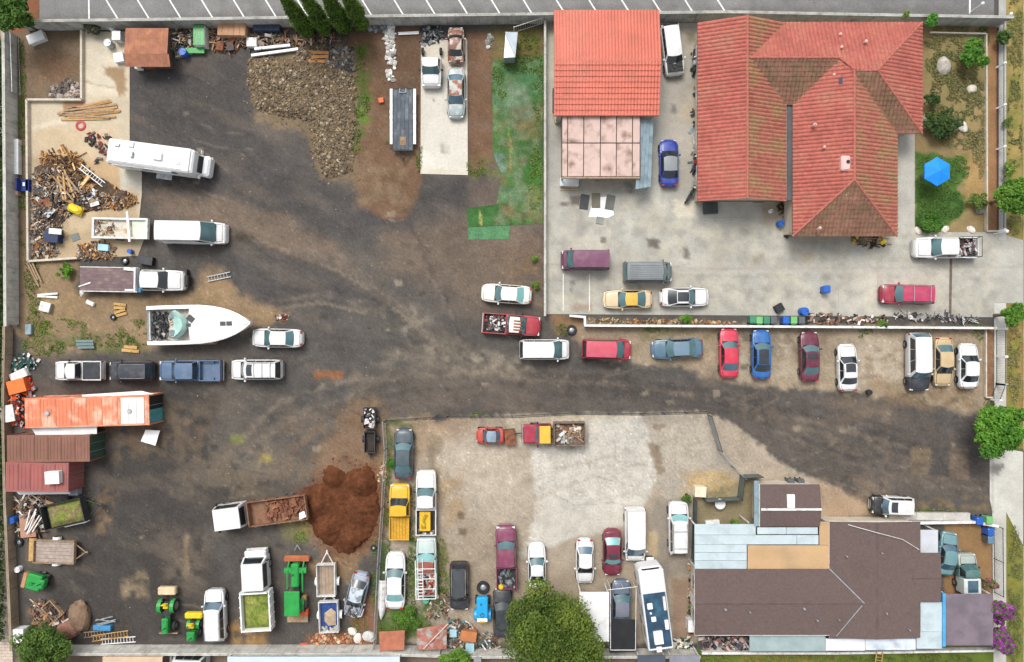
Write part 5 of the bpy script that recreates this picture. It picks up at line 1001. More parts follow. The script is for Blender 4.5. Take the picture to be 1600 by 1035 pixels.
for s_ in (-1, 1): m.tube([(bx[0], s_ * .95, 1.1), (bx[0], s_ * .95, 1.75), (bx[1], s_ * .95, 1.75), (bx[1], s_ * .95, 1.1)], .03)
for i in range(3): x = bx[0] + (bx[1] - bx[0]) * i / 2; m.cyl((x, -.95, 1.75), (x, .95, 1.75), .03, n=6)
m.build('ladder_rack', M_DARKST, r)
car('sedan', 'deep blue sedan with grey roof between carport and tiled house', 1045.5, 254.5, 74, 91, (.01, .035, .28), roofc=(.20, .22, .23), glass='dark', rear_glass='dark')
car('suv', 'white crossover with hood off and engine showing, beside the orange garage', 1050.5, 78, 79, 277, WH, engine=True, glass='dark', rear_glass='dark', zr=1.6, Wm=1.85)
car('suv', 'white small suv with black hood on the lower driveway', 1394.5, 790.5, 65, 178, WH, hoodc=(.02, .022, .025), sunroof=(.1, .35, M_SUNR), zr=1.6, Wm=1.75, glass='blue')
# --- trailer slab
car('pickup', 'white cab truck with bare chassis on the pale slab', 673.5, 98, 74, 270, WH, bed='none', roofc=WH)
r = car('sedan', 'rusty wrecked pickup cab nearest the top wall on the pale slab', 712.5, 70, 57, 90, (.20, .06, .03), rust=(.40, .36, .30), roofc=(.16, .05, .03), Wm=1.6, name='wrecked_truck', cat='wreck', glass='dark')
r = car('sedan', 'old silver sedan with rusted roof on the pale slab', 712.5, 145, 79, 270, (.30, .36, .36), rust=(.42, .44, .42), roofm=mk('rusted_roof', (.40, .40, .38), .6, rgb2=(.26, .09, .04), s2=1.8, lo=.46, hi=.54), Wm=1.75, glass='blue')
# --- lower lot
car('sedan', 'dark slate blue sedan at the top of the fenced column', 630.5, 710, 80, 89, (.04, .065, .085), roofc=(.06, .085, .10), Wm=1.85)
r = car('pickup', 'old yellow pickup with wooden bed floor behind the dark sedan', 624, 800, 87, 89.5, (.62, .36, .01), bed='none', glass='dark', Wm=2.0)
def woodbed(r, L, w, x0, x1, z, mat, pm, side=.35):
    n = 6
    for i in range(n): m = MB(); y = -w + 2 * w * (i + .04) / n; m.box(x0, x1, y, y + 2 * w / n * .92, z - .06, z); m.build('plank', mat, r)
    m = MB(); m.box(x0 - .07, x1, -w - .07, -w - .005, z - .15, z + side); m.box(x0 - .07, x1, w + .005, w + .07, z - .15, z + side); m.box(x0 - .075, x0 - .005, -w, w, z - .15, z + side * .9); m.build('bed_side', pm, r)
    for s_ in (-1, 1): wheel(r, x0 + (x1 - x0) * .38, s_ * (w - .05), .36, .23)
woodbed(r, 5.3, .88, -2.62, -.6, .85, mk('yellow_planks', (.50, .27, .02), .7, var=.2, vs=4), cpaint((.62, .36, .01)), .3)
r = car('pickup', 'long white pickup carrying a yellow box in its bed', 665.5, 787, 102, 90, WH, bed='junk'); bx = bedspan(r)
m = MB(); m.cbox(bx[0] + .35, bx[1] - .1, -.45, .6, .63, 1.2, .05); o = m.build('yellow_box', mk('yellow_plastic', (.68, .40, .02), .5, var=.1), r); junk(r, bx[0], bx[0] + .4, -.8, .8, .62, 12, JK)
junk(r, bx[0] + .7, bx[1] - .3, -.2, .4, 1.2, 8, [(.25, .2, .03), (.4, .28, .02)], 'load', .05)
car('sedan', 'long white sedan on the weeds by the wire fence', 617.5, 908, 89, 89.5, WH, rear_glass='aqua', Wm=1.95)
r = car('pickup', 'pale green work truck with ladder rack and rusty load', 666.5, 887, 92, 91, (.40, .48, .46), bed='junk', glass='aqua', roofc=(.24, .07, .045)); bx = bedspan(r)
junk(r, bx[0], bx[1], -.85, .85, .62, 50, [(.28, .08, .05), (.55, .55, .54), (.32, .1, .06), (.2, .15, .12)], hmax=.6, long=.8); m = MB()
for s_ in (-1, 1): m.tube([(bx[0], s_ * .93, 1.1), (bx[0], s_ * .93, 1.95), (1.0, s_ * .93, 1.95)], .045)
for i in range(10): x = bx[0] + .3 * i; m.cyl((x, .25, 1.96), (x, .7, 1.96), .035, n=5)
m.cyl((bx[0], .25, 1.96), (1.2, .25, 1.96), .035, n=5); m.cyl((bx[0], .7, 1.96), (1.2, .7, 1.96), .035, n=5)
for i in range(4): x = bx[0] + .95 * i; m.cyl((x, -.95, 1.93), (x, .95, 1.93), .04, n=5)
m.build('ladder_rack', M_WHITE, r)
car('suv', 'black suv with roof rails in the lower lot', 717.5, 917, 74, 270.5, (.026, .028, .033), rails=M_STEEL, sunroof=(.02, .95, mk('grey_roofglass', (.055, .06, .066), .25)), Wm=1.85, zr=1.65, glass='dark', rear_glass='dark')
r = car('crew', 'magenta pickup with a cluttered black bed', 791, 872, 100, 91, (.17, .03, .075), roofc=(.19, .04, .085), bed='junk', Wm=1.98); bx = bedspan(r)
junk(r, bx[0], bx[1], -.8, .8, .62, 34, [(.18, .19, .22), (.1, .1, .11), (.24, .24, .27), (.05, .12, .05)], hmax=.4); m = MB(); m.lathe([(.001, .25), (.2, .22), (.26, .1), (.26, 0)], 12, c=(bx[0] + .1, .55, .9)); m.build('yellow_ball', mk('yellow_plastic', (.68, .40, .02)), r)
car('coupe', 'white coupe with lilac tinged roof left of the big tree', 839, 885, 71, 91, (.70, .70, .73), Wm=1.72, rear_glass='dark')
car('sedan', 'white sedan above the big tree, beside the maroon one', 914, 877.5, 70, 270, WH, Wm=1.75, glass='dark', rear_glass='blue')
car('sedan', 'dark maroon sedan in the lower lot near the white pickup', 957, 864, 73, 270, (.15, .015, .035), Wm=1.8, glass='aqua', sunroof=(.1, .4, M_SUNR))
r = car('bigvan', 'white panel van facing down beside the maroon sedan', 992.5, 836.5, 83, 270, WH, zr=1.95, Wm=1.95, glass='blue')
car('suv', 'white wagon with roof rails next to the small dark fence', 1060.5, 826, 83, 90.5, WH, rails=M_BLACK, bars=2, glass='aqua', rear_glass='dark', Wm=1.9, zr=1.65)
car('sedan', 'slate blue sedan half under the black shade net', 971, 945, 76, 90, (.09, .12, .18), roofc=(.16, .17, .22), Wm=1.85)
r = car('pickup', 'teal green pickup with pale camper shell by the purple carport', 1512, 896, 60, 91, (.07, .16, .15), bed='none', Wm=1.8, hoodc=(.30, .34, .31), glass='teal')
m = MB(); L = 60 / S * .985; m.cbox(-L / 2, -.3, -.82, .82, .5, 1.75, .08); m.build('camper_shell', mk('shell', (.50, .54, .52), .5), r); m = MB(); m.box(-L / 2 + .25, -.45, -.5, .5, 1.751, 1.765); m.build('shell_window', M_GLASS['blue'], r)
for s_ in (-1, 1): wheel(r, -1.05, s_ * .8, .34, .22)
car('sedan', 'teal sedan parked askew by the small grey porch', 1480.5, 866, 68, 81, (.12, .24, .26), Wm=1.7, glass='blue', rear_glass='blue')
car('suv', 'white suv parked nose-up in the lower left yard', 335.5, 962.5, 80, 92, WH, rails=M_CHROME, glass='blue', Wm=1.95, zr=1.75)
car('bigvan', 'white cargo van in the row left of the open yard', 299, 363, 102, -1, WH, Wm=2.1, glass='teal')
r = car('sedan', 'crumpled silver wreck with its engine exposed', 557, 930, 72, 256, (.30, .34, .40), Wm=1.8, roofc=(.45, .52, .58), glass='dark', engine=False, name='wrecked_car', cat='wreck', rust=(.20, .21, .23))
junk(r, .9, 2.0, -.6, .6, .85, 40, [(.2, .2, .21), (.35, .36, .38), (.05, .05, .05)], 'exposed_engine', .2, .35); m = MB(); m.tube([(1.2, .98, .6), (1.9, .95, .75), (2.15, .2, .8), (1.8, -.6, .8), (.6, -1.02, .7)], .07); m.build('bent_bumper', mk('silver_trim', (.55, .56, .57), .4, .4), r)
r = car('sedan', 'small stripped red car body near the driveway fence', 766, 681, 44, 180, (.45, .06, .04), Wm=1.5, glass='blue', name='stripped_car', cat='wreck', roofm=mk('slate_sheet', (.20, .27, .34), .4, var=.2), tyres=True)
car('sedan', 'black car hidden under the big tree edge', 785, 958, 78, 90, (.03, .035, .042), Wm=1.8, glass='dark')
car('van', 'white van cut by the bottom edge below the yard wall', 292, 1038, 60, 178, WH, Wm=1.9)
# ---------------------------------------------------------------- trucks, motorhomes, boat, trailers, machines
def cabtruck(name, label, px, py, head, Lpx, cabrgb, cabL, w, zr, hood=.25, cat='truck', glass='dark', roofc=None):
    """root at the truck's middle; the cab occupies the first cabL metres, hood share of it is bonnet"""
    L = Lpx / S * .98; r = thing(name, label, cat, px, py, head, h=1.0); pm = cpaint(cabrgb); f = L / 2; hb = cabL * hood
    m = MB(); zc = 1.35 if hood > .1 else 1.3
    if hood > .1: m.cbox(f - hb - .3, f, -w * .92, w * .92, .55, zc, .12)
    m.cbox(f - cabL, f - hb + .02, -w, w, .5, zc + .02, .06)
    # cab upper: tapered box
    x0, x1 = f - cabL, f - hb; a, b = .10, .42 if hood > .1 else .18
    m.add([(x0, -w, zc), (x1, -w, zc), (x1, w, zc), (x0, w, zc), (x0 + a, -w + .12, zr), (x1 - b, -w + .12, zr), (x1 - b, w - .12, zr), (x0 + a, w - .12, zr)], [(4, 5, 6, 7), (0, 1, 5, 4), (1, 2, 6, 5), (2, 3, 7, 6), (3, 0, 4, 7)])
    m.build('cab', pm, r, 30)
    if roofc: m = MB(); m.cbox(x0 + a - .01, x1 - b + .01, -w + .11, w - .11, zr - .05, zr + .06, .05); m.build('cab_roof', cpaint(roofc), r)
    def pn(p, q, s, t, nm, g): m = MB(); m.add([tuple(x) for x in (p, q, s, t)], [(0, 1, 2, 3)]); m.build(nm, g, r)
    e = .02; z0, z1 = zc + .08, zr - .1; k0 = (z0 - zc) / (zr - zc); k1 = (z1 - zc) / (zr - zc)
    pn((x1 - b * k0 + e, -w + .2, z0), (x1 - b * k0 + e, w - .2, z0), (x1 - b * k1 + e, w - .26, z1), (x1 - b * k1 + e, -w + .26, z1), 'windshield', M_GLASS[glass])
    pn((x0 + a * k0 - e, -w + .25, z0), (x0 + a * k0 - e, w - .25, z0), (x0 + a * k1 - e, w - .3, z1), (x0 + a * k1 - e, -w + .3, z1), 'rear_window', M_GLASS['dark'])
    for s_ in (-1, 1):
        pn((x0 + .3, s_ * (w - .12 * k0 + e), z0), (x1 - b - .05, s_ * (w - .12 * k0 + e), z0), (x1 - b - .1, s_ * (w - .12 * k1 + e), z1), (x0 + .35, s_ * (w - .12 * k1 + e), z1), 'side_window', M_GLASS['dark'])
        m = MB(); m.cbox(x1 - .3, x1 - .2, min(s_ * (w + .05), s_ * (w + .28)), max(s_ * (w + .05), s_ * (w + .28)), zc + .1, zc + .45, .03); m.build('mirror', M_BLACK, r)
        m = MB(); m.box(f - .03, f + .02, min(s_ * w * .6, s_ * w * .85), max(s_ * w * .6, s_ * w * .85), .8, 1.0); m.build('headlight', M_LAMP, r)
        wheel(r, f - cabL * (.42 if hood > .1 else .35), s_ * (w - .12), .45, .28)
    m = MB(); m.cbox(f - .02, f + .14, -w * .95, w * .95, .45, .7, .04); m.build('front_bumper', M_CHROME, r)
    m = MB(); m.box(-L / 2 + .2, x0 + .5, -.42, -.3, .55, .8); m.box(-L / 2 + .2, x0 + .5, .3, .42, .55, .8); m.box(-L / 2 + .2, -L / 2 + .35, -.3, .3, .56, .79); m.build('chassis', M_DARKST, r)
    for s_ in (-1, 1): wheel(r, -L / 2 + L * .2, s_ * (w - .15), .45, .4)
    return r, L, x0
def tray(r, x0, x1, w, zf, side, th, mat, floor=None, front=None, ribs=0, name='bed'):
    m = MB(); m.box(x0, x1, -w, w, zf - .1, zf, 1); m.box(x0, x1, -w, -w + th, zf, zf + side); m.box(x0, x1, w - th, w, zf, zf + side); m.box(x1 - th, x1, -w + th, w - th, zf, zf + (front or side)); m.box(x0, x0 + th, -w + th, w - th, zf, zf + side * .96)
    o = m.build(name, [mat, floor or mat], r)
    for i in range(ribs):
        x = x0 + (x1 - x0) * (i + .5) / ribs; m = MB()
        for s_ in (-1, 1): m.box(x - .05, x + .05, min(s_ * w, s_ * (w + .07)), max(s_ * w, s_ * (w + .07)), zf - .1, zf + side)
        m.build('stake', mat, r)
    return o
def mound(name, poly, hgt, rgbs, label=None, cat=None, parent=None, step=3.0, kind=None, warp=4, rough=.06, mat=None, z0=0, soft=16, peaks=None):
    xs = [p[0] for p in poly]; ys = [p[1] for p in poly]; X = np.arange(min(xs) - 10, max(xs) + 10, step); Y = np.arange(min(ys) - 10, max(ys) + 10, step); XX, YY = np.meshgrid(X, Y)
    k = 9.0; d = sdf_poly(XX + (fbm(XX / k, YY / k, 3) - .5) * 2 * warp, YY + (fbm(XX / k + 9, YY / k, 4) - .5) * 2 * warp, poly); t = np.clip(-d / soft, 0, 1); t = np.sqrt(t) * .5 + t * t * (3 - 2 * t) * .5
    h = hgt * t * (.6 + .6 * fbm(XX / 22, YY / 22, 8, 3))
    if peaks:
        h = h * .25
        for (a, b, rr, hh) in peaks: q = np.clip(1 - np.sqrt((XX - a) ** 2 + (YY - b) ** 2) / rr, 0, 1); h = np.maximum(h, hh * q ** .9 * (.85 + .3 * fbm(XX / 9, YY / 9, 18, 3)))
    h = h + t * rough * (fbm(XX / 4, YY / 4, 12, 3) - .4)
    keep = d < 1.0; idx = -np.ones(XX.shape, int); V = []; 
    idx = np.arange(XX.size).reshape(XX.shape); F = np.stack([idx[:-1, :-1], idx[1:, :-1], idx[1:, 1:], idx[:-1, 1:]], -1).reshape(-1, 4)
    kf = (keep[:-1, :-1] | keep[1:, :-1] | keep[1:, 1:] | keep[:-1, 1:]).ravel(); F = F[kf]; used = np.unique(F); mp = -np.ones(XX.size, int); mp[used] = np.arange(len(used)); F = mp[F]
    zz = np.where(d < 0, h, -.03 - np.clip(d, 0, 3) * .02) + z0; cx, cy = np.mean(xs), np.mean(ys); o = W(cx, cy)
    V = np.stack([(XX - cx) / S, (cy - YY) / S, zz], -1).reshape(-1, 3)[used]
    n1 = fbm(XX / 10, YY / 10, 22, 4).ravel()[used][:, None]; col = np.array(rgbs[0]) * (1 - n1) + np.array(rgbs[1]) * n1; col = col * (1 + .8 * (fbm(XX / 3, YY / 3, 31, 3).ravel()[used] - .5))[:, None]
    global HF
    HF = lambda p: zz[np.clip(((p[:, 1] - Y[0]) / step).round().astype(int), 0, len(Y) - 1), np.clip(((p[:, 0] - X[0]) / step).round().astype(int), 0, len(X) - 1)]
    ob = npmesh(name, V, F, mat or M_SOILM, col, parent, True)
    if parent is None: ob.location = (o[0], o[1], 0)
    return tag(ob, label, cat, None, kind)
M_SOILM = mk('heaped_soil', None, .95, var=.15, vs=1.5, fine=.25, fs=7, bump=.5, bs=9, spec=.1)
# flatbed with white cab
r = car('crew', 'white cab flatbed truck with a plum coloured deck', 236, 438, 102, -1, WH, bed='none', name='flatbed_truck', cat='truck', glass='dark', tyres=False, Wm=2.0); x0 = -.95; L = 13.7
for x in (2.05, -4.6):
    for s_ in (-1, 1): wheel(r, x, s_ * .92, .4, .28)
MB().box(-6.6, 1.0, -.4, -.28, .5, .75).build('chassis_rail', M_DARKST, r); MB().box(-6.6, 1.0, .28, .4, .5, .75).build('chassis_rail', M_DARKST, r); MB().cbox(3.16, 3.5, -.55, .55, .3, .9, .08).build('push_bar', M_BLACK, r)
M_PLUM = mk('plum_deck', (.15, .10, .105), .8, var=.2, vs=1.5, rgb2=(.20, .14, .13), s2=1)
for i in range(7): m = MB(); y = -1.12 + .32 * i; m.box(-L / 2, x0 - .35, y, y + .31, .95, 1.02); m.build('deck_plank', M_PLUM, r)
m = MB(); m.box(-L / 2, x0 - .3, -1.2, -1.13, .85, 1.06); m.box(-L / 2, x0 - .3, 1.13, 1.2, .85, 1.06); m.build('side_rail', M_WHITED, r); m = MB(); m.box(x0 - .34, x0 - .2, -1.15, 1.15, .9, 1.7); m.build('headboard', M_WHITE, r)
m = MB(); m.box(x0 - .25, x0 + .1, -1.2, -.75, .8, 1.3); m.build('blue_toolbox', mk('azure', (.06, .25, .42), .5), r)
for q in (MB().box(-L / 2 - .1, -L / 2 + 1.1, -.6, -.48, 1.03, 1.1, rot=.35), MB().box(x0 - 1.6, x0 - .3, .85, 1.1, 1.03, 1.2, rot=-.1), MB().box(x0 - 1.5, x0 - .6, -1.1, -.9, 1.03, 1.15)): q.build('loose_board', M_WHITED, r)
m = MB(); m.add([(-L / 2 - .2, -1.7, .5), (-L / 2 + .5, -1.15, 1.0), (-L / 2 + .35, -.7, 1.0), (-L / 2 - .3, -1.3, .6), (-L / 2 - .2, -1.7, .46), (-L / 2 + .5, -1.15, .96), (-L / 2 + .35, -.7, .96), (-L / 2 - .3, -1.3, .56)], [(0, 1, 2, 3), (7, 6, 5, 4), (0, 4, 5, 1), (1, 5, 6, 2), (2, 6, 7, 3), (3, 7, 4, 0)]); m.build('loading_ramp', M_WHITED, r)
# white cargo body / utility bed on the slab
r = thing('utility_bed', 'pale cream utility truck bed full of scrap beside the cargo van', 'truck bed', 190, 357.5, -1, h=.8)
tray(r, -2.7, 2.65, 1.0, .75, .35, .18, M_WHITED, mk('bed_floor', (.55, .52, .44), .7, rgb2=(.36, .24, .15), s2=1.2)); junk(r, -2.4, -.7, -.8, .8, .76, 34, WOODC, 'scrap_load', .3)
m = MB(); m.box(.75, .95, -1.3, 1.6, 1.1, 1.2, rot=.1); m.build('white_beam', M_WHITE, r); m = MB(); m.box(1.0, 2.45, -.8, .8, .755, .82); m.build('pale_sheet', mk('mint_sheet', (.55, .60, .48), .5, var=.2, vs=2), r)
for s_ in (-1, 1): wheel(r, -.4, s_ * .95, .38, .25)
# dump truck with red soil
r, L, x0 = cabtruck('dump_truck', 'dump truck with white cab tipping red soil', 410, 799, 187.5, 146, WH, 2.9, 1.12, 2.45, .06)
M_BRS = mk('rusty_bed', (.22, .12, .07), .85, var=.3, vs=1.2, rgb2=(.14, .06, .035), s2=1.2); tray(r, -L / 2, x0 - .5, 1.2, 1.25, .55, .1, M_BRS, M_BRS, .8, 5)
mo = junk(r, -L / 2 + .2, x0 - 2.0, -1.0, 1.0, 1.3, 80, [(.19, .065, .035), (.16, .06, .035), (.24, .10, .05)], 'soil_load', .2, .9); m = MB(); m.add([(-L / 2 + .1, .9, 1.8), (-L / 2 + .75, 1.1, 1.85), (-L / 2 + .7, .45, 1.9), (-L / 2 + .2, .3, 1.82), (-L / 2 + .4, .7, 1.5)], [(0, 1, 2, 3), (0, 4, 1), (1, 4, 2), (2, 4, 3), (3, 4, 0)]); m.build('white_rag', M_WHITE, r)
# white dump truck with green load
r, L, x0 = cabtruck('dump_truck', 'white dump truck with its bed full of green clippings', 403, 920, 93, 122, WH, 3.6, 1.12, 2.3, .16)
tray(r, -L / 2, x0 - .1, 1.42, 1.0, 1.0, .12, M_WHITE, None, 1.25, 4)
M_CLIP = mk('green_clippings', None, .95, var=.3, vs=3, fine=.35, fs=9, bump=.6, bs=12)
def load_mound(parent, x0, x1, y0, y1, z, h, c1, c2, name='load_mound', mat=None):
    n = 18; xs = np.linspace(x0, x1, n); ys = np.linspace(y0, y1, n); XX, YY = np.meshgrid(xs, ys); e = np.minimum(np.minimum(XX - x0, x1 - XX), np.minimum(YY - y0, y1 - YY)); Z = z + h * np.clip(e / .5, 0, 1) * (.5 + fbm(XX * 2, YY * 2, 5)); idx = np.arange(n * n).reshape(n, n)
    F = np.stack([idx[:-1, :-1], idx[:-1, 1:], idx[1:, 1:], idx[1:, :-1]], -1).reshape(-1, 4); k = fbm(XX * 2.5 + 3, YY * 2.5, 9).ravel()[:, None]; k = np.clip((k - .3) / .4, 0, 1)
    return npmesh(name, np.stack([XX, YY, Z], -1).reshape(-1, 3), F, mat or M_CLIP, np.array(c1) * (1 - k) + np.array(c2) * k, parent, True)
load_mound(r, -L / 2 + .13, x0 - .24, -1.28, 1.28, 1.3, .35, (.11, .17, .02), (.24, .24, .06))
# red hood / yellow cab stake truck
r, L, x0 = cabtruck('stake_truck', 'old truck with red hood, yellow cab roof and wooden stake bed', 865.5, 677.5, 180.5, 97, (.30, .02, .045), 2.7, .95, 1.9, .42, roofc=(.62, .38, .04), glass='teal')
M_SWD = mk('grey_timber', (.17, .125, .095), .9, var=.3, vs=3); tray(r, -L / 2, x0 - .2, 1.12, .9, .7, .09, M_SWD, M_SWD, .9, 4); junk(r, -L / 2 + .2, x0 - .4, -.95, .95, .92, 34, WOODC + [(.6, .62, .6), (.03, .03, .03)], 'bed_load', .4, 1.3)
m = MB(); m.tube([(L / 2 + .05, 0, .6), (L / 2 + 1.3, .1, .55)], .06); m.build('tow_bar', M_DARKST, r)
cratebox('engine_hoist', 'dark rusty engine lump between stripped red car and stake truck', 'engine', 797, 682, 1.0, 1.5, .8, 5, mk('engine_block', (.06, .055, .05), .8, var=.4, vs=4), 0, M_RUST)
# --- motorhomes
def vents(r, pts, mat, z):
    for x, y, a, b, h in pts: m = MB(); m.cbox(x - a / 2, x + a / 2, y - b / 2, y + b / 2, z, z + h, .04); m.build('roof_vent', mat, r)
M_RVW = mk('rv_white', (.68, .69, .69), .5, var=.05, vs=.8)
M_RVR = mk('rv_roof_white', (.70, .70, .69), .65, var=.06, rgb2=(.60, .58, .55), s2=.8, lo=.58, hi=.72)
rv = thing('motorhome', 'large white motorhome parked at a slant across the slab edge', 'motorhome', 253, 249.5, -7.5, h=1.8); L = 154 / S * .945; w = 1.14; f = L / 2
m = MB(); m.cbox(-f, f - 1.3, -w, w, .55, 3.0, .12); m.cbox(f - 2.4, f - 1.05, -w * .97, w * .97, 1.95, 2.9, .14); m.build('coach_body', M_RVW, rv)
m = MB(); m.cbox(-f + .12, f - 1.35, -w + .12, w - .12, 3.0, 3.035, .01); m.build('roof_membrane', M_RVR, rv)
m = MB(); m.cbox(f - 1.35, f - .15, -w * .86, w * .86, .5, 1.5, .2); m.add([(f - 1.32, -w * .86, 1.45), (f - .75, -w * .78, 1.45), (f - .75, w * .78, 1.45), (f - 1.32, w * .86, 1.45), (f - 1.32, -w * .8, 2.0), (f - 1.2, -w * .76, 2.0), (f - 1.2, w * .76, 2.0), (f - 1.32, w * .8, 2.0)], [(4, 5, 6, 7), (0, 1, 5, 4), (1, 2, 6, 5), (2, 3, 7, 6)]); m.build('cab_hood', M_RVW, rv)
m = MB(); m.add([(f - .74, -w * .7, 1.5), (f - .74, w * .7, 1.5), (f - 1.0, w * .7, 1.98), (f - 1.0, -w * .7, 1.98)], [(0, 1, 2, 3)]); m.build('windshield', M_GLASS['dark'], rv)
vents(rv, [(-2.1, -.15, .25, .55, .22), (-2.3, .75, .5, .5, .1), (-3.6, .55, .45, .3, .12)], M_STEEL, 3.03); vents(rv, [(.3, 0, .8, .7, .25), (2.2, -.3, .4, .4, .1)], M_RVW, 3.03)
m = MB(); m.tube([(-f + .3, -w * .8, 3.07), (f - 2, -w * .8, 3.07)], .04); m.tube([(-f + .5, -w - .06, 2.75), (f - 3.0, -w - .06, 2.75)], .07); m.build('awning_roll', M_WHITED, rv)
for x in (-3.2, -1.2, 1.2): m = MB(); m.box(x - .5, x + .5, -w - .02, -w + .02, 1.7, 2.3); m.build('side_window', M_GLASS['dark'], rv)
m = MB(); m.box(2.0, 2.6, -w - .025, -w + .02, .6, 2.5); m.build('door', M_WHITED, rv); m = MB(); m.box(-1.0, .5, -w - .5, -w, .5, .56); m.build('step', M_STEEL, rv)
for x in (-f + 2.3, f - 1.1):
    for s_ in (-1, 1): wheel(rv, x, s_ * (w - .12), .4, .26)
for s_ in (-1, 1): m = MB(); m.box(f - .2, f - .12, min(s_ * .6, s_ * .95), max(s_ * .6, s_ * .95), .85, 1.05); m.build('headlight', M_LAMP, rv); m = MB(); m.cbox(f - .95, f - .85, min(s_ * 1.0, s_ * 1.35), max(s_ * 1.0, s_ * 1.35), 1.5, 1.85, .03); m.build('mirror', M_WHITE, rv)
rv = thing('motorhome', 'motorhome with dark blue roof and white vents beside the shingle house', 'motorhome', 1021, 944, 97.5, h=1.8); L = 130 / S * .955; w = 1.17; f = L / 2
M_BLR = mk('blue_membrane', (.022, .055, .095), .35, var=.35, vs=1.0, rgb2=(.04, .13, .19), s2=.8, lo=.52, hi=.7, coat=.2)
m = MB(); m.cbox(-f, f - .25, -w, w, .55, 2.95, .1); m.cbox(f - .5, f, -w * .95, w * .95, 1.0, 2.75, .2); m.build('coach_body', M_RVW, rv); m = MB(); m.box(-f + .25, 1.5, -w + .13, w - .13, 2.955, 2.985); m.build('blue_membrane', M_BLR, rv); m = MB(); m.cbox(1.55, f - .5, -w + .15, w - .15, 2.952, 2.99, .01); m.build('front_cap', M_RVR, rv)
vents(rv, [(.35, .55, .55, .5, .15), (-.9, .35, .45, .45, .12), (-2.6, .15, 1.2, .85, .3), (-3.75, .2, .5, .5, .12), (-1.55, -.8, .9, .35, .12)], M_WHITE, 2.98); m = MB(); m.cyl((-.3, .55, 2.98), (-.3, .55, 3.1), .1, n=8); m.build('roof_pipe', M_WHITE, rv)
MB().cbox(-.2, 1.1, -w + .2, -w + .45, 3.0, 3.1, .03).build('roof_rail', M_WHITED, rv); MB().cbox(f - 1.7, f - .8, -w + .35, -w + .5, 3.0, 3.08, .02).build('roof_rail', M_WHITED, rv)
m = MB(); m.add([(f - .02, -w * .8, 1.5), (f - .02, w * .8, 1.5), (f - .06, w * .75, 2.3), (f - .06, -w * .75, 2.3)], [(0, 1, 2, 3)]); m.build('windshield', M_GLASS['dark'], rv)
for s_ in (-1, 1):
    for x in (-2.4, -.4, 1.6): m = MB(); m.box(x - .5, x + .5, min(s_ * (w - .02), s_ * (w + .02)), max(s_ * (w - .02), s_ * (w + .02)), 1.6, 2.2); m.build('side_window', M_GLASS['dark'], rv)
    for x in (-f + 2, f - 1.5): wheel(rv, x, s_ * (w - .12), .4, .26)
# --- boat
bt_ = thing('cabin_cruiser', 'white cabin cruiser boat propped on blocks with its bow to the right', 'boat', 314, 507, 1.5, h=1.5); L = 166 / S * .97; f = L / 2; w = 1.9
st = [(0, .98, 1), (.15, 1, 1), (.35, 1.0, 1.0), (.5, .99, 1.02), (.62, .92, 1.05), (.74, .78, 1.1), (.84, .58, 1.15), (.92, .35, 1.2), (.97, .16, 1.24), (1, .012, 1.27)]
M_GEL = mk('gelcoat', (.70, .70, .69), .35, var=.05, vs=.8, coat=.3); M_AQ = mk('aqua_screen', (.36, .56, .50), .2, var=.2, vs=1.2, coat=.5)
def bw(fr): return ip([(a, b) for a, b, c_ in st], fr) * w
rows = []
for a, b, c_ in st:
    x = -f + a * L; k = b * w; zt = 1.75 * c_; kz = .55 + max(0, a - .6) * 1.2
    rows.append([(x - (.0 if a < .99 else .0), -k, zt), (x, -k * .98, zt - .12), (x - .05, -k * .86, 1.0 + (c_ - 1)), (x - .1 * a, 0, kz), (x - .05, k * .86, 1.0 + (c_ - 1)), (x, k * .98, zt - .12), (x, k, zt)])
m = MB(); m.grid(rows); m.add(rows[0], [tuple(range(7))]); recalc(m.build('hull', M_GEL, bt_, 35))
m = MB(); rr = []
for a in np.linspace(.41, .995, 14):
    x = -f + a * L; k = bw(a) * .985; z = 1.75 * ip([(q[0], q[2]) for q in st], a); rr.append([(x, y * k, z + .02 + .32 * (1 - y * y) * min(1, (1 - a) * 3)) for y in np.linspace(-1, 1, 9)])
m.grid(rr); m.build('foredeck', M_GEL, bt_, 40)
m = MB(); m.box(-f + .05, -f + .41 * L + .1, -w * .78, w * .78, .95, 1.05); m.build('cockpit_floor', mk('cockpit', (.52, .48, .42), .7, var=.25, vs=2), bt_)
m = MB()
for s_ in (-1, 1): m.grid([[(-f + a * L, s_ * bw(a) * .99, 1.77) for a in np.linspace(0, .43, 8)], [(-f + a * L, s_ * bw(a) * .80, 1.80) for a in np.linspace(0, .43, 8)], [(-f + a * L, s_ * bw(a) * .79, 1.0) for a in np.linspace(0, .43, 8)]])
m.box(-f, -f + .15, -w * .75, w * .75, .9, 1.45); m.build('gunwale', M_GEL, bt_, 35)
junk(bt_, -f + .25, -f + 1.75, -1.35, 1.35, 1.05, 130, [(.03, .03, .035), (.05, .05, .055), (.12, .12, .12), (.02, .02, .02)], 'open_engine_bay', .4, .5); junk(bt_, -f + 1.9, -f + 3.0, -1.2, 1.25, 1.05, 22, [(.6, .56, .5), (.5, .44, .38), (.12, .1, .1), (.62, .6, .56)], 'cockpit_clutter', .3, .7)
m = MB(); o_ = []; n = 9
ra = [[(-f + 2.75 + 1.2 * (1 - (abs(u)) ** 2.2), u * 1.42, 1.85) for u in np.linspace(-1, 1, 13)], [(-f + 2.62 + 1.0 * (1 - (abs(u)) ** 2.2), u * 1.25, 2.35) for u in np.linspace(-1, 1, 13)]]
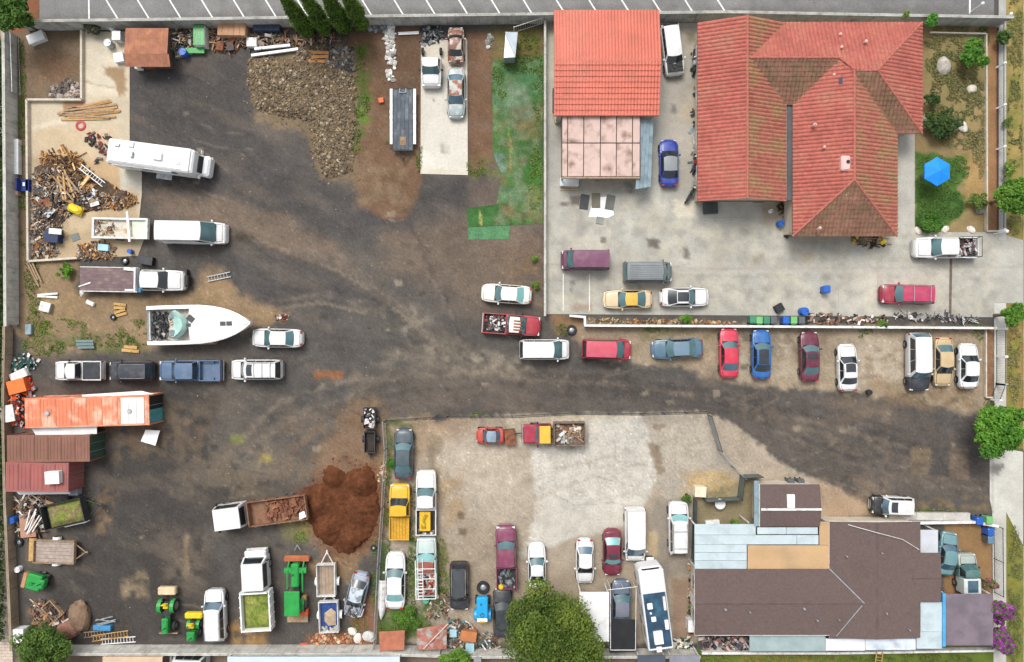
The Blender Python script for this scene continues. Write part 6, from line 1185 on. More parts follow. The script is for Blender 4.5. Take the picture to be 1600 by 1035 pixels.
m.grid(ra); m.build('windscreen', M_AQ, bt_, 60); m = MB(); rb = [[(-f + 2.65 + v * (.95 * (1 - abs(u) ** 2.2)), u * 1.22, 2.0 + .25 * v) for u in np.linspace(-1, 1, 9)] for v in (0, .5, 1)]; m.grid(rb); m.build('dash_cover', M_AQ, bt_, 60)
for y in (-.75, .85): m = MB(); m.cbox(-f + 2.3, -f + 2.85, y - .3, y + .3, 1.05, 2.05, .06); m.build('seat', mk('grey_vinyl', (.16, .22, .22), .6), bt_)
for x, y, s_, an in ((-f + 4.35, .55, .34, -.7), (-f + 4.15, -.05, .2, 0), (f - 2.65, 0, .25, 0), (f - 2.05, 0, .25, 0)): m = MB(); z = 2.1 if x < 1 else 2.19; m.box(x - s_, x + s_, y - s_ * .8, y + s_ * .8, z - .05, z + .06, rot=an); m.build('deck_hatch', mk('smoked_hatch', (.06, .065, .07), .3), bt_)
m = MB(); m.tube([(f - 1.3, -.12, 2.28), (f - .3, -.05, 2.3), (f - .3, .05, 2.3), (f - 1.3, .12, 2.28)], .025); m.build('bow_rail', M_CHROME, bt_)
for x, y, g in ((-f + 1.2, -1, 'cradle'), (-f + 1.2, 1, 'cradle'), (1.0, 0, 'keel_block'), (2.9, 0, 'keel_block')): m = MB(); m.box(x - .25, x + .25, y - .25, y + .25, 0, .62 if g == 'keel_block' else 1.0); m.build(g, M_WOOD, bt_)
m = MB(); m.box(-.6, .9, -1.95, -1.45, 0, .9); m.build('boat_stand', M_WOOD, bt_)
# --- trailers
def trailer(name, label, px, py, head, Lpx, Wpx, deck, frame, side=0, z=.6, tongue=1.2, fend=M_WHITE, planks=5, axle=(-.1,), load=None, cat='trailer', wl=.33):
    r = thing(name, label, cat, px, py, head, h=z); L = Lpx / S * .99; w = Wpx / S * .99 / 2
    for i in range(planks): m = MB(); y = -w + 2 * w * (i + .03) / planks; m.box(-L / 2 + .05, L / 2 - .05, y, y + 2 * w / planks * .94, z - .05, z); m.build('deck_plank', deck, r)
    m = MB(); t = .06
    for s_ in (-1, 1): m.box(-L / 2, L / 2, min(s_ * w, s_ * (w + t)), max(s_ * w, s_ * (w + t)), z - .14, z + max(side, .03))
    m.box(-L / 2 - t, -L / 2, -w - t, w + t, z - .14, z + max(side, .03)); m.box(L / 2, L / 2 + t, -w - t, w + t, z - .14, z + max(side, .03)); m.build('frame', frame, r)
    if tongue: m = MB(); m.tube([(L / 2, -w * .7, z - .1), (L / 2 + tongue, 0, z - .1), (L / 2, w * .7, z - .1)], .05); m.cyl((L / 2 + tongue - .1, 0, z - .12), (L / 2 + tongue + .2, 0, z - .12), .07, n=8); m.cyl((L / 2 + tongue - .15, 0, 0), (L / 2 + tongue - .15, 0, z + .25), .035, n=6); m.build('tongue', frame, r)
    for a in axle:
        for s_ in (-1, 1):
            wheel(r, a * L, s_ * (w + .2), wl, .2); m = MB(); xs = np.linspace(0, math.pi, 8); m.grid([[(a * L + (wl + .08) * math.cos(q), s_ * (w + .07), wl + (wl + .08) * math.sin(q)) for q in xs], [(a * L + (wl + .08) * math.cos(q), s_ * (w + .34), wl + (wl + .08) * math.sin(q)) for q in xs]]); m.build('fender', fend, r)
    return r, L, w
r, L, w = trailer('car_hauler', 'black deck car hauler trailer with white fenders beside the pale slab', 629.5, 187, 270, 96, 30, mk('blackblue_deck', (.05, .065, .085), .6, var=.3, vs=1.5, rgb2=(.10, .12, .14), s2=1), M_DARKST, 0, .65, .9, axle=(-.02, -.12))
m = MB(); m.box(-L / 2, L * .5 - .6, -w - .33, -w - .08, .55, .66); m.box(-L / 2, L * .5 - .6, w + .08, w + .33, .55, .66); m.build('side_step', M_WHITE, r); m = MB(); m.tube([(-L / 2, -.3, .68), (-L / 2 + .4, -.3, .72), (-L / 2 + .4, .3, .72), (-L / 2, .3, .68)], .05); m.build('ramp_latch', M_STEEL, r); load_mound(r, L * .28, L * .42, -.3, .3, .66, .05, (.22, .15, .09), (.3, .2, .12), 'dirt_patch')
r, L, w = trailer('utility_trailer', 'wood deck trailer with white fenders by the lower left wall', 86, 862, -2, 62, 34, mk('grey_plank', (.32, .26, .22), .9, var=.25, vs=3), M_WOOD, .25, .65, 1.0, axle=(.0,), planks=6)
m = MB(); m.box(-L / 2 - .8, -L / 2 - .1, -w - .05, w + .05, .3, .4); m.build('ramp', M_WOODY, r)
r, L, w = trailer('dump_trailer', 'black dump trailer filled with grass and soil', 105, 801, 13, 62, 36, M_DARKST, M_DARKST, .75, .7, 1.3, fend=M_BLACK, axle=(0,)); load_mound(r, -L / 2 + .35, L / 2 - .1, -w + .05, w - .05, .95, .3, (.15, .19, .03), (.20, .15, .08), 'grass_load'); m = MB(); m.box(-.1, L / 2 + .1, -w - .14, -w - .07, .75, 1.35); m.build('white_side_board', M_WHITE, r)
r, L, w = trailer('small_trailer', 'small rusty open trailer with grey side rails below the red soil', 511, 905, 91, 48, 27, mk('dusty_floor', (.30, .23, .17), .9, var=.2, vs=2), M_WHITED, .5, .6, 1.1, axle=(-.1,))
r, L, w = trailer('small_trailer', 'small trailer with blue tarp and cardboard below the grey railed one', 515, 962, 92, 46, 28, mk('blue_tarp', (.02, .06, .22), .6, var=.3, vs=3), M_WHITED, .5, .6, .7, axle=(0,)); m = MB(); m.add([(-.9, -.6, .66), (.35, -.65, .7), (.75, -.2, .68), (.3, .45, .72), (-.5, .5, .66), (-.95, .1, .7), (0, 0, .95)], [(0, 1, 6), (1, 2, 6), (2, 3, 6), (3, 4, 6), (4, 5, 6), (5, 0, 6)]); m.build('cardboard', mk('cardboard', (.38, .29, .20), .9, var=.2, vs=3), r); junk(r, -L / 2, -L / 2 + .5, -w, w, .62, 14, [(.4, .38, .34)], 'dusty_load', .2)
r, L, w = trailer('small_trailer', 'small black trailer with white sacks near the driveway fence', 578, 653, 90, 31, 17, M_BLACK, M_DARKST, .35, .55, 0, fend=M_BLACK, wl=.25); junk(r, -L / 2, L / 2, -w, w, .56, 26, [(.65, .65, .66), (.6, .58, .57), (.12, .1, .1), (.5, .42, .38)], 'sacks', .35, .6)
r, L, w = trailer('small_trailer', 'empty black box trailer above the red soil mound', 579, 690, 270, 31, 15, mk('dark_rust_floor', (.04, .03, .026), .8, var=.4, vs=2), M_DARKST, .5, .5, .5, fend=M_BLACK, wl=.25)
# --- green machines
M_GRN = mk('machine_green', (.015, .26, .045), .5, var=.15, vs=2, coat=.2); M_YEL = mk('machine_yellow', (.66, .48, .01), .5, var=.1, coat=.2); M_ORG = mk('machine_orange', (.62, .10, .03), .6, var=.2, vs=3)
def tractor(name, label, px, py, head, L, w, col, loader=None, hoodw=.55, cat='tractor', seat=True, canopy=False, wheelmat=None, rw=.62):
    r = thing(name, label, cat, px, py, head, h=.8); f = L / 2; m = MB(); m.cbox(.1, f - .15, -hoodw / 2, hoodw / 2, .75, 1.35, .1); m.build('hood', col, r); m = MB(); m.box(-f + .4, f - .3, -.28, .28, .5, .78); m.build('chassis', M_DARKST, r)
    for s_ in (-1, 1):
        wheel(r, -f + .85, s_ * (w / 2 - .2), rw, .38, 'rear_wheel'); wheel(r, f - .65, s_ * (w / 2 - .28), .42, .28, 'front_wheel'); m = MB(); xs = np.linspace(.1, math.pi - .1, 8); m.grid([[(-f + .85 + (rw + .07) * math.cos(q), s_ * (w / 2 - .42), rw + (rw + .07) * math.sin(q)) for q in xs], [(-f + .85 + (rw + .07) * math.cos(q), s_ * (w / 2 - .05), rw + (rw + .07) * math.sin(q)) for q in xs]]); m.build('fender', col, r)
    if seat: m = MB(); m.cbox(-f + .55, -f + 1.0, -.25, .25, .95, 1.15, .05); m.cbox(-f + .45, -f + .58, -.25, .25, 1.1, 1.6, .04); m.build('seat', M_YEL if not canopy else M_BLACK, r)
    m = MB(); m.tube([(0, 0, 1.2), (-.25, 0, 1.55)], .03); m.lathe([(.17, 0), (.2, .02), (.17, .04)], 12, c=(-.27, 0, 1.55)); m.build('steering_wheel', M_BLACK, r); m = MB(); m.cyl((f * .55, .12, 1.3), (f * .55, .12, 1.9), .04, n=8); m.build('exhaust', M_DARKST, r)
    if canopy: m = MB(); m.cbox(-f + .2, .05, -w * .38, w * .38, 2.05, 2.2, .06); m.build('canopy', col, r); [(lambda q: q.build('canopy_post', M_DARKST, r))(MB().cyl((x, y, .9), (x, y, 2.06), .035, n=6)) for x in (-f + .3, -.05) for y in (-w * .33, w * .33)]
    return r, f
r, f = tractor('loader_tractor', 'green loader tractor with orange buckets at both ends', 463, 917, 90, 5.0, 1.9, M_GRN, hoodw=.75, canopy=True, rw=.7)
for s_ in (-1, 1): m = MB(); m.tube([(-.4, s_ * .72, 1.2), (1.6, s_ * .72, 1.25), (f + .25, s_ * .72, .5)], .085); m.build('loader_arm', M_GRN, r)
m = MB(); m.grid([[(f + .2 + .32 * math.cos(a), y, .45 + .38 * math.sin(a)) for y in (-1.15, 1.15)] for a in np.linspace(.6, 5.0, 9)]); m.box(f - .05, f + .3, -1.2, 1.2, .75, .82); m.build('front_bucket', mk('rust_orange', (.34, .10, .04), .8, var=.2), r); m = MB(); m.box(1.45, 1.95, -1.05, 1.05, .95, 1.2); m.build('front_guard', M_GRN, r)
m = MB(); m.cbox(-f - .35, -f + .3, -1.1, 1.1, .4, .85, .06); m.build('box_scraper', M_ORG, r); m = MB(); m.box(-f - 1.1, -f - .36, -1.0, 1.0, .3, .42); m.build('rear_blade', M_WOOD, r); m = MB(); m.tube([(f + .9, -.28, .4), (f + 1.45, 0, .5), (f + .9, .28, .4)], .05); m.build('hitch_frame', M_STEEL, r); m = MB(); m.cbox(-f + 1.2, -f + 1.7, -.98, -.6, .6, 1.1, .05); m.build('side_tank', M_WOODY, r)
r, f = tractor('small_tractor', 'small green tractor with a tan front scoop near the bottom wall', 261, 962, 270, 3.5, 1.7, M_GRN, hoodw=.6); m = MB(); m.cbox(-f - 1.0, -f - .25, -.85, .85, .5, .95, .08); m.build('scoop', mk('tan_scoop', (.56, .44, .28), .8, var=.15), r); m = MB(); m.tube([(-f - .4, -.4, .8), (-.2, -.45, 1.0)], .06); m.tube([(-f - .4, .4, .8), (-.2, .45, 1.0)], .06); m.build('scoop_arm', M_DARKST, r); m = MB(); m.box(f + .02, f + .12, -.9, .9, .35, .6); m.build('front_bar', M_WOOD, r)
r, f = tractor('ride_mower', 'green riding mower with yellow deck beside the small tractor', 301, 983, 270, 2.3, 1.3, M_GRN, hoodw=.75, rw=.4); m = MB(); m.cbox(-f - .35, -f + .25, -.85, .85, .25, .75, .12); m.build('mower_deck', M_YEL, r)
r, f = tractor('wood_chipper', 'green wood chipper hopper by the lower left wall', 61, 909, -15, 1.9, 1.5, M_GRN, hoodw=.9, cat='machine', seat=False, rw=.35); m = MB(); m.cbox(-1.0, .45, -.75, .75, .85, 1.3, .1); m.build('hopper', M_GRN, r); m = MB(); m.box(-1.35, -1.0, -.72, .72, .8, 1.25); m.build('tailboard', mk('tan_board', (.40, .2, .1), .8), r)
r, f = tractor('blue_tractor', 'bright blue tractor with a big spare tyre in front', 754, 952, 90, 2.9, 1.7, mk('cyan_paint', (.01, .30, .60), .5, var=.1, coat=.2), hoodw=1.0, rw=.5); m = MB(); m.cbox(-.6, 1.35, -.55, .55, 1.0, 1.5, .1); m.build('hood_cover', mk('cyan_paint', (.01, .30, .60)), r); m = MB(); m.cbox(-1.0, -.65, -.5, .5, 1.2, 1.45, .05); m.build('white_panel', M_WHITE, r)
# motorcycle
def motorcycle(label, px, py, head, col):
    r = thing('motorcycle', label, 'motorcycle', px, py, head)
    for x in (-.7, .72): o = wheel(r, x, .0001, .31, .13)
    m = MB(); m.cbox(-.15, .35, -.16, .16, .65, .95, .08); m.build('tank', col, r); m = MB(); m.cbox(-.75, -.15, -.15, .15, .68, .8, .05); m.build('seat', M_BLACK, r); m = MB(); m.cbox(-.2, .3, -.17, .17, .3, .65, .05); m.build('engine', M_STEEL, r)
    m = MB(); m.tube([(.72, -.08, .31), (.5, -.08, .95)], .03); m.tube([(.72, .08, .31), (.5, .08, .95)], .03); m.build('fork', M_CHROME, r); m = MB(); m.tube([(.35, -.4, 1.0), (.5, -.1, 1.05), (.5, .1, 1.05), (.35, .4, 1.0)], .022); m.build('handlebar', M_BLACK, r); m = MB(); m.lathe([(.001, .12), (.1, .1), (.12, 0)], 10, c=(.62, 0, .85)); m.build('headlamp', M_LAMP, r)
    return r
motorcycle('dark motorcycle parked at the corner of the tiled house', 1077, 305, 60, M_BLACK); motorcycle('black motorcycle with red seat against the tiled house wall', 1083, 258, 85, mk('dark_red', (.2, .02, .02), .4)); motorcycle('grey covered motorcycle near the garage side of the tiled house', 1082, 105, 88, M_STEEL)
# ---------------------------------------------------------------- trees and plants
def leaves(centers, radii, n, size, c1, c2, flat=.35, shell=.35, tone=None):
    """n leaf quads spread through ellipsoidal clumps; returns verts, faces, colours"""
    k = len(centers); w_ = np.array([r[0] * r[1] for r in radii]); ci = rng.choice(k, n, p=w_ / w_.sum()); cen = np.array(centers)[ci]; rad = np.array(radii)[ci]
    d = rng.normal(size=(n, 3)); d /= np.linalg.norm(d, axis=1)[:, None]; rr = (shell + (1 - shell) * rng.random(n) ** .5) * (1 + .35 * rng.random(n) ** 4); p = cen + d * rad * rr[:, None]
    nn = d * .8 + rng.normal(size=(n, 3)) * .7; nn[:, 2] = np.abs(nn[:, 2]) + flat; nn /= np.linalg.norm(nn, axis=1)[:, None]
    a = np.cross(nn, rng.normal(size=(n, 3))); a /= np.linalg.norm(a, axis=1)[:, None]; b = np.cross(nn, a); s = (size * (.6 + .8 * rng.random(n)))[:, None]; a *= s; b *= s * .6
    V = np.stack([p - a, p - b * .9, p + a, p + b * .9], 1).reshape(-1, 3); F = np.arange(4 * n).reshape(-1, 4)
    tn = rng.random(k)[ci] * .6 + rng.random(n) * .4; col = np.array(c1) * (1 - tn[:, None]) + np.array(c2) * tn[:, None]
    return V, F, np.repeat(col, 4, 0)
def tree(name, label, px, py, h, rx, rz, n, size, c1, c2, group=None, clumps=26, cat='tree', trunk=.18, flower=None, squash=1.0):
    r = thing(name, label, cat, px, py, random.uniform(0, 360), group, h=h); cs = []; rs = []
    p1, p2, p3 = rng.random(3) * 6.28
    for i in range(clumps):
        d = rng.normal(size=3); d /= np.linalg.norm(d); d[2] = d[2] * .8 + .1; th = math.atan2(d[1], d[0]); q = (.84 + .15 * math.sin(2 * th + p1) + .13 * math.sin(3 * th + p2) + .09 * math.sin(5 * th + p3)) * rng.random() ** .45 * rng.uniform(.72, .98); cs.append((d[0] * rx * q, d[1] * rx * q * squash, h + d[2] * rz * q)); k = rng.uniform(.12, .34) * (1.25 - .5 * q); rs.append((rx * k, rx * k, rz * k * .9))
    V, F, col = leaves(cs, rs, n, size, c1, c2)
    if flower is not None: pk = rng.random(n) < flower[1]; col.reshape(n, 4, 3)[pk] = np.array(flower[0]) * (.6 + .8 * rng.random(pk.sum()))[:, None, None]
    V[:, 2] = np.maximum(V[:, 2], .08); npmesh('crown', V, F, M_LEAF, col, r)
    m = MB(); m.cyl((0, 0, 0), (0, 0, h * .55), trunk, trunk * .7, 8)
    for c in cs[:7]: m.cyl((0, 0, h * .5), c, trunk * .5, trunk * .12, 6)
    m.build('trunk', M_BARK, r); return r
G1, G2 = (.035, .075, .012), (.12, .19, .03)
for i, (a, b) in enumerate(((483, 53), (511, 51), (541, 49), (567, 44))):
    r = thing('cypress_tree', ['dense green cypress, leftmost of the four by the top wall', 'second cypress from the left in the row by the top wall', 'third cypress from the left in the row by the top wall', 'rightmost of the four cypress trees by the top wall'][i], 'tree', a, b, i * 70, 'cypress trees at the top wall')
    n = 9; hh = 8.0 - .3 * (i % 2); cs = []; rs = []
    for k in range(44): z = .5 + (hh - .9) * (k % 22) / 21; q = .66 * (math.sin(min(1, (z + .9) / 3.0) * math.pi / 2)) * (1 - max(0, z - 3.5) / (hh - 2.4)) ** .7 + .1; an = random.uniform(0, 6.28); cs.append((math.cos(an) * q * .35, math.sin(an) * q * .35, z)); rs.append((q * .75, q * .75, .55))
    V, F, col = leaves(cs, rs, 9000, .13, (.025, .06, .01), (.11, .18, .02), .2, .55); V[:, 2] = np.maximum(V[:, 2], .05); npmesh('crown', V, F, M_LEAF, col, r); m = MB(); m.cyl((0, 0, 0), (0, 0, hh * .8), .14, .04, 8); m.build('trunk', M_BARK, r)
tree('shade_tree', 'big olive green tree over the bottom wall', 866, 994, 4.6, 5.4, 3.0, 48000, .125, (.022, .055, .008), (.15, .20, .027), clumps=120, trunk=.28)
tree('leafy_tree', 'rounded dark green tree in the lower left corner', 68, 1018, 3.0, 3.0, 2.0, 18000, .11, (.03, .07, .012), (.10, .17, .025), clumps=70)
tree('street_tree', 'bright green street tree beside the driveway entrance', 1562, 673, 3.6, 2.8, 1.7, 12000, .16, (.035, .12, .012), (.12, .27, .025), clumps=60)
tree('street_tree', 'green street tree outside the front garden by umbrella', 1586, 307, 3.2, 2.1, 1.5, 8000, .15, (.04, .12, .012), (.13, .25, .03), clumps=55)
tree('street_tree', 'small green street tree at the corner of the concrete drive', 1584, 492, 2.6, 1.4, 1.1, 3500, .18, (.045, .12, .015), (.13, .26, .03), clumps=22)
tree('leafy_tree', 'dark green tree in the top left corner', 12, 18, 4.0, 2.3, 1.8, 8000, .17, (.03, .085, .012), (.09, .17, .025), clumps=55)
tree('leafy_shrub', 'green shrub peeking over the bottom wall beside the big tree', 714, 1034, 2.0, 1.7, 1.0, 3200, .15, (.05, .12, .015), (.14, .24, .03), cat='shrub', clumps=18)
tree('flowering_vine', 'magenta flowering bougainvillea over the purple carport edge', 1563, 955, 2.0, 1.7, 1.3, 6000, .14, (.04, .09, .015), (.10, .15, .03), cat='shrub', clumps=24, flower=((.26, .03, .26), .55), squash=1.0)
tree('flowering_vine', 'magenta bougainvillea clump at the lower right corner by the sidewalk', 1565, 998, 1.8, 1.6, 1.2, 5000, .14, (.04, .09, .015), (.10, .15, .03), cat='shrub', clumps=20, flower=((.25, .03, .25), .5))
tree('flowering_vine', 'small pink flowering bush beside the teal pickup', 1545, 912, 1.5, .7, .9, 1500, .12, (.05, .10, .02), (.12, .16, .04), cat='shrub', clumps=12, flower=((.35, .05, .16), .3))
tree('young_tree', 'young bright green tree in the front garden near the iron fence', 1523, 85, 1.7, 1.5, 1.1, 3600, .17, (.035, .12, .012), (.10, .22, .025), clumps=20, cat='tree', trunk=.08)
tree('leafy_shrub', 'dark green sprawling shrub beside the tiled house wall', 1474, 192, 1.2, 1.9, 1.0, 5200, .15, (.022, .055, .015), (.08, .12, .03), cat='shrub', clumps=26, trunk=.08)
tree('leafy_shrub', 'small dark shrub against the tiled house wall, above the sprawling one', 1455, 156, 1.1, .9, .8, 1700, .13, (.02, .05, .015), (.07, .11, .03), cat='shrub', clumps=14, trunk=.06)
tree('leafy_shrub', 'bright green bush poking over the top wall', 1457, 30, 2.2, .85, .7, 1700, .15, (.03, .13, .015), (.09, .26, .03), cat='shrub', clumps=12, trunk=.06)
tree('leafy_shrub', 'small yellow-green bush on the top wall by the tiled roof', 1415, 24, 2.0, .4, .4, 500, .12, (.08, .14, .02), (.2, .26, .05), cat='shrub', clumps=7, trunk=.05)
tree('leafy_shrub', 'bright leafy bush in the lower left corner of the front garden', 1453, 349, .6, 1.4, .55, 3000, .13, (.03, .10, .012), (.08, .19, .025), cat='shrub', clumps=18, trunk=.05)
tree('leafy_shrub', 'light green bush by the low garden wall below umbrella', 1530, 312, .8, 1.2, .7, 2400, .14, (.07, .12, .02), (.17, .22, .05), cat='shrub', clumps=16, trunk=.05)
tree('leafy_shrub', 'green shrub on the planter strip behind garden wall', 1073, 500, .7, .75, .5, 1200, .11, (.05, .14, .012), (.14, .28, .03), cat='shrub', clumps=10, trunk=.04)
tree('leafy_shrub', 'green shrub on the garden wall near the bicycles', 1378, 505, .9, .7, .6, 1200, .12, (.04, .10, .015), (.11, .20, .03), cat='shrub', clumps=10, trunk=.04)
tree('leafy_shrub', 'low weed bush in the tan dirt left of flatbed', 104, 424, .5, 1.05, .45, 1700, .12, (.05, .13, .012), (.12, .26, .025), cat='shrub', clumps=12, trunk=.04)
tree('leafy_shrub', 'green bush at the dark edge beside slate blue sedan', 612, 724, .5, .55, .5, 1000, .12, (.03, .13, .012), (.07, .24, .02), cat='shrub', clumps=9, trunk=.04)
tree('leafy_shrub', 'broad green weed thicket between white sedan and rust panel', 636, 968, .6, 1.6, .5, 4200, .13, (.04, .10, .012), (.11, .20, .025), cat='shrub', clumps=24, trunk=.05)
tree('leafy_shrub', 'small bright shrub in the little garden by patio cover', 1146, 815, .5, .45, .4, 700, .1, (.06, .16, .012), (.15, .30, .03), cat='shrub', clumps=8, trunk=.03)
tree('leafy_shrub', 'dark shrub at the corner of the little garden', 1073, 780, .7, .6, .6, 1000, .11, (.025, .07, .012), (.07, .14, .02), cat='shrub', clumps=9, trunk=.03)
tree('leafy_shrub', 'dark spiky shrub against the top wall left of rusty shed', 146, 44, .9, 1.3, .6, 1500, .16, (.05, .055, .03), (.12, .12, .08), cat='shrub', clumps=12, trunk=.05, squash=.5)
tree('palm_sapling', 'small palm sapling on the parkway near the top right', 1568, 58, 1.0, .7, .6, 700, .22, (.04, .09, .02), (.11, .18, .05), cat='palm', clumps=8, trunk=.08)
tree('leafy_shrub', 'bright green bush on the right parkway above street tree', 1578, 265, .8, .9, .5, 1500, .12, (.08, .15, .02), (.2, .28, .05), cat='shrub', clumps=10, trunk=.04)
tree('leafy_shrub', 'yellow-green bush on the parkway near the front garden corner', 1572, 190, .6, .6, .4, 900, .11, (.08, .14, .02), (.18, .24, .05), cat='shrub', clumps=9, trunk=.04)
tree('leafy_shrub', 'green weed clump beside the pearl sedan', 836, 446, .4, .55, .3, 800, .1, (.05, .12, .012), (.12, .22, .025), cat='shrub', clumps=8, trunk=.03)
tree('leafy_shrub', 'small green clump by the stucco wall', 836, 405, .4, .4, .3, 500, .1, (.05, .15, .012), (.12, .28, .025), cat='shrub', clumps=7, trunk=.03)
# hedge of the left neighbour
V, F, col = leaves([W(-8, y, 1.0) for y in range(70, 1000, 14)], [(.7, .6, .7)] * len(range(70, 1000, 14)), 9000, .15, (.02, .05, .012), (.07, .12, .03))
tag(npmesh('neighbour_hedge', V, F, M_LEAF, col), 'dark hedge beyond the left wall', 'hedge', kind='stuff')
def weeds(name, label, blobs, per, size, c1, c2, hgt=.12):
    V = []; F = []; Cc = []; n0 = 0
    for (px, py, rx, ry) in blobs:
        n = int(per * rx * ry / 256 * math.pi); p = W(px, py); q = np.sqrt(rng.random(n)); th = rng.random(n) * 6.283; x = p[0] + q * np.cos(th) * rx / S; y = p[1] + q * np.sin(th) * ry / S; keep = fbm(x * 1.3 + 7, y * 1.3, 61, 3) > .42; x = x[keep]; y = y[keep]; n = len(x)
        if not n: continue
        v, f, c = leaves([(0, 0, 0)], [(1e-6, 1e-6, 1e-6)], n, size, c1, c2, .3, 1.0); v = v.reshape(n, 4, 3) + np.stack([x, y, rng.random(n) * hgt + .03], -1)[:, None]; v[..., 2] = np.maximum(v[..., 2], .01); V.append(v.reshape(-1, 3)); F.append(f + n0); Cc.append(c); n0 += 4 * n
    return tag(npmesh(name, np.vstack(V), np.vstack(F), M_LEAF, np.vstack(Cc)), label, 'weeds', kind='stuff')
weeds('weeds', 'low green weeds scattered over the dirt yard and its edges', [(563, 95, 9, 22), (562, 130, 8, 18), (563, 165, 16, 20), (556, 215, 8, 28), (606, 122, 8, 12), (612, 225, 9, 10), (655, 240, 6, 30), (745, 262, 18, 14), (838, 265, 10, 40), (835, 300, 10, 30), (840, 130, 8, 60), (60, 500, 18, 26), (100, 512, 40, 14), (150, 532, 60, 12), (215, 520, 30, 22), (60, 540, 26, 16), (85, 545, 18, 14), (50, 430, 12, 40), (36, 340, 6, 60), (36, 200, 6, 50), (35, 120, 6, 60), (60, 480, 14, 14), (560, 980, 16, 16), (585, 900, 5, 60), (606, 690, 6, 30), (606, 800, 6, 80), (640, 930, 10, 60), (690, 900, 12, 60), (645, 860, 8, 30), (650, 800, 6, 60), (610, 980, 20, 20), (745, 650, 12, 6), (470, 840, 12, 10), (140, 790, 8, 20), (820, 60, 24, 20), (780, 130, 12, 40), (815, 100, 30, 16), (1350, 520, 14, 9), (1025, 515, 20, 6), (1530, 520, 12, 14), (1545, 640, 10, 20), (1450, 800, 60, 6), (695, 1000, 14, 10), (690, 940, 10, 24), (880, 515, 12, 10), (100, 980, 10, 12)], 110, .075, (.05, .10, .012), (.15, .23, .03))
weeds('lawn', 'dark green lawn around the blue umbrella', [(1460, 275, 32, 34), (1460, 325, 32, 34), (1495, 265, 20, 22), (1450, 345, 20, 16), (1485, 320, 22, 22)], 260, .07, (.04, .11, .02), (.11, .20, .04), .06)
weeds('garden_scrub', 'dry scrub and ground cover over the front garden', [(1480, 65, 40, 14), (1500, 140, 45, 45), (1500, 120, 45, 60), (1490, 160, 40, 50), (1530, 60, 16, 20), (1470, 100, 25, 20), (1500, 210, 35, 25), (1530, 220, 12, 60), (1500, 45, 45, 6), (1585, 60, 12, 80), (1585, 190, 12, 70), (1585, 240, 12, 30), (1585, 350, 12, 18), (1585, 560, 11, 70), (1585, 900, 11, 80), (1585, 990, 11, 50)], 150, .08, (.07, .11, .025), (.26, .22, .10), .14)
weeds('lawn', 'patchy green lawn below the brown roofed house', [(1130, 1032, 40, 12), (1250, 1035, 90, 12), (1420, 1032, 100, 14)], 160, .08, (.06, .10, .015), (.19, .19, .05), .07)
# ---------------------------------------------------------------- stones, soil, scrap
ICO = None
def ico():
    t = (1 + 5 ** .5) / 2; v = np.array([(-1, t, 0), (1, t, 0), (-1, -t, 0), (1, -t, 0), (0, -1, t), (0, 1, t), (0, -1, -t), (0, 1, -t), (t, 0, -1), (t, 0, 1), (-t, 0, -1), (-t, 0, 1)]) / 1.9
    f = [(0, 11, 5), (0, 5, 1), (0, 1, 7), (0, 7, 10), (0, 10, 11), (1, 5, 9), (5, 11, 4), (11, 10, 2), (10, 7, 6), (7, 1, 8), (3, 9, 4), (3, 4, 2), (3, 2, 6), (3, 6, 8), (3, 8, 9), (4, 9, 5), (2, 4, 11), (6, 2, 10), (8, 6, 7), (9, 8, 1)]; return v, np.array(f)
IV, IF = ico()
def stones(name, label, poly, n, s0, s1, cols, base=0.0, cat='rubble', hfun=None, kind='stuff', power=3):
    P_ = np.array(poly, float); pts = []
    while len(pts) < n:
        x = rng.uniform(P_[:, 0].min(), P_[:, 0].max(), n * 2); y = rng.uniform(P_[:, 1].min(), P_[:, 1].max(), n * 2); k = sdf_poly(x + (rng.random(n * 2) - .5) * 8, y, poly) < 0; pts += list(zip(x[k], y[k]))
    pts = np.array(pts[:n]); s = s0 + (s1 - s0) * rng.random(n) ** power; V = IV[None] * s[:, None, None] * rng.uniform(.6, 1.3, (n, 1, 3)) * np.array([1, 1, .65]) + rng.normal(size=(n, 12, 3)) * s[:, None, None] * .14
    th = rng.random(n) * 6.28; c_, s_ = np.cos(th)[:, None], np.sin(th)[:, None]; X = V[..., 0] * c_ - V[..., 1] * s_; Y = V[..., 0] * s_ + V[..., 1] * c_; V[..., 0] = X; V[..., 1] = Y
    o = np.stack([(pts[:, 0] - CX) / S, (CY - pts[:, 1]) / S, base + s * .25], -1)
    if hfun is not None: o[:, 2] += hfun(pts)
    V = V + o[:, None]; F = (IF[None] + (np.arange(n) * 12)[:, None, None]).reshape(-1, 3); cc = np.array(cols)[rng.integers(0, len(cols), n)] * rng.uniform(.7, 1.3, (n, 1)); col = np.repeat(cc, 12, 0)
    return tag(npmesh(name, V.reshape(-1, 3), F, M_VC, col), label, cat, kind=kind)
RUB = [(390, 92), (420, 88), (452, 96), (470, 76), (500, 70), (552, 78), (556, 180), (550, 268), (510, 280), (488, 240), (482, 190), (440, 182), (400, 172), (386, 130)]
mound('rubble_base', RUB, .35, (c3(132, 112, 86), c3(112, 98, 80)), 'spread heap of broken soil and stones left of the green weed strip', 'soil', kind='stuff', warp=6, rough=.2, soft=14)
GC = [c3(160, 146, 120), c3(120, 106, 86), c3(100, 88, 74), c3(142, 124, 98), c3(92, 82, 70), c3(128, 110, 86), c3(112, 98, 80), c3(104, 92, 76), c3(126, 110, 88), c3(170, 158, 136)]
stones('rubble_stones', 'loose stones strewn over the spread soil heap', RUB, 5200, .03, .17, GC, 0, hfun=HF, power=2.6)
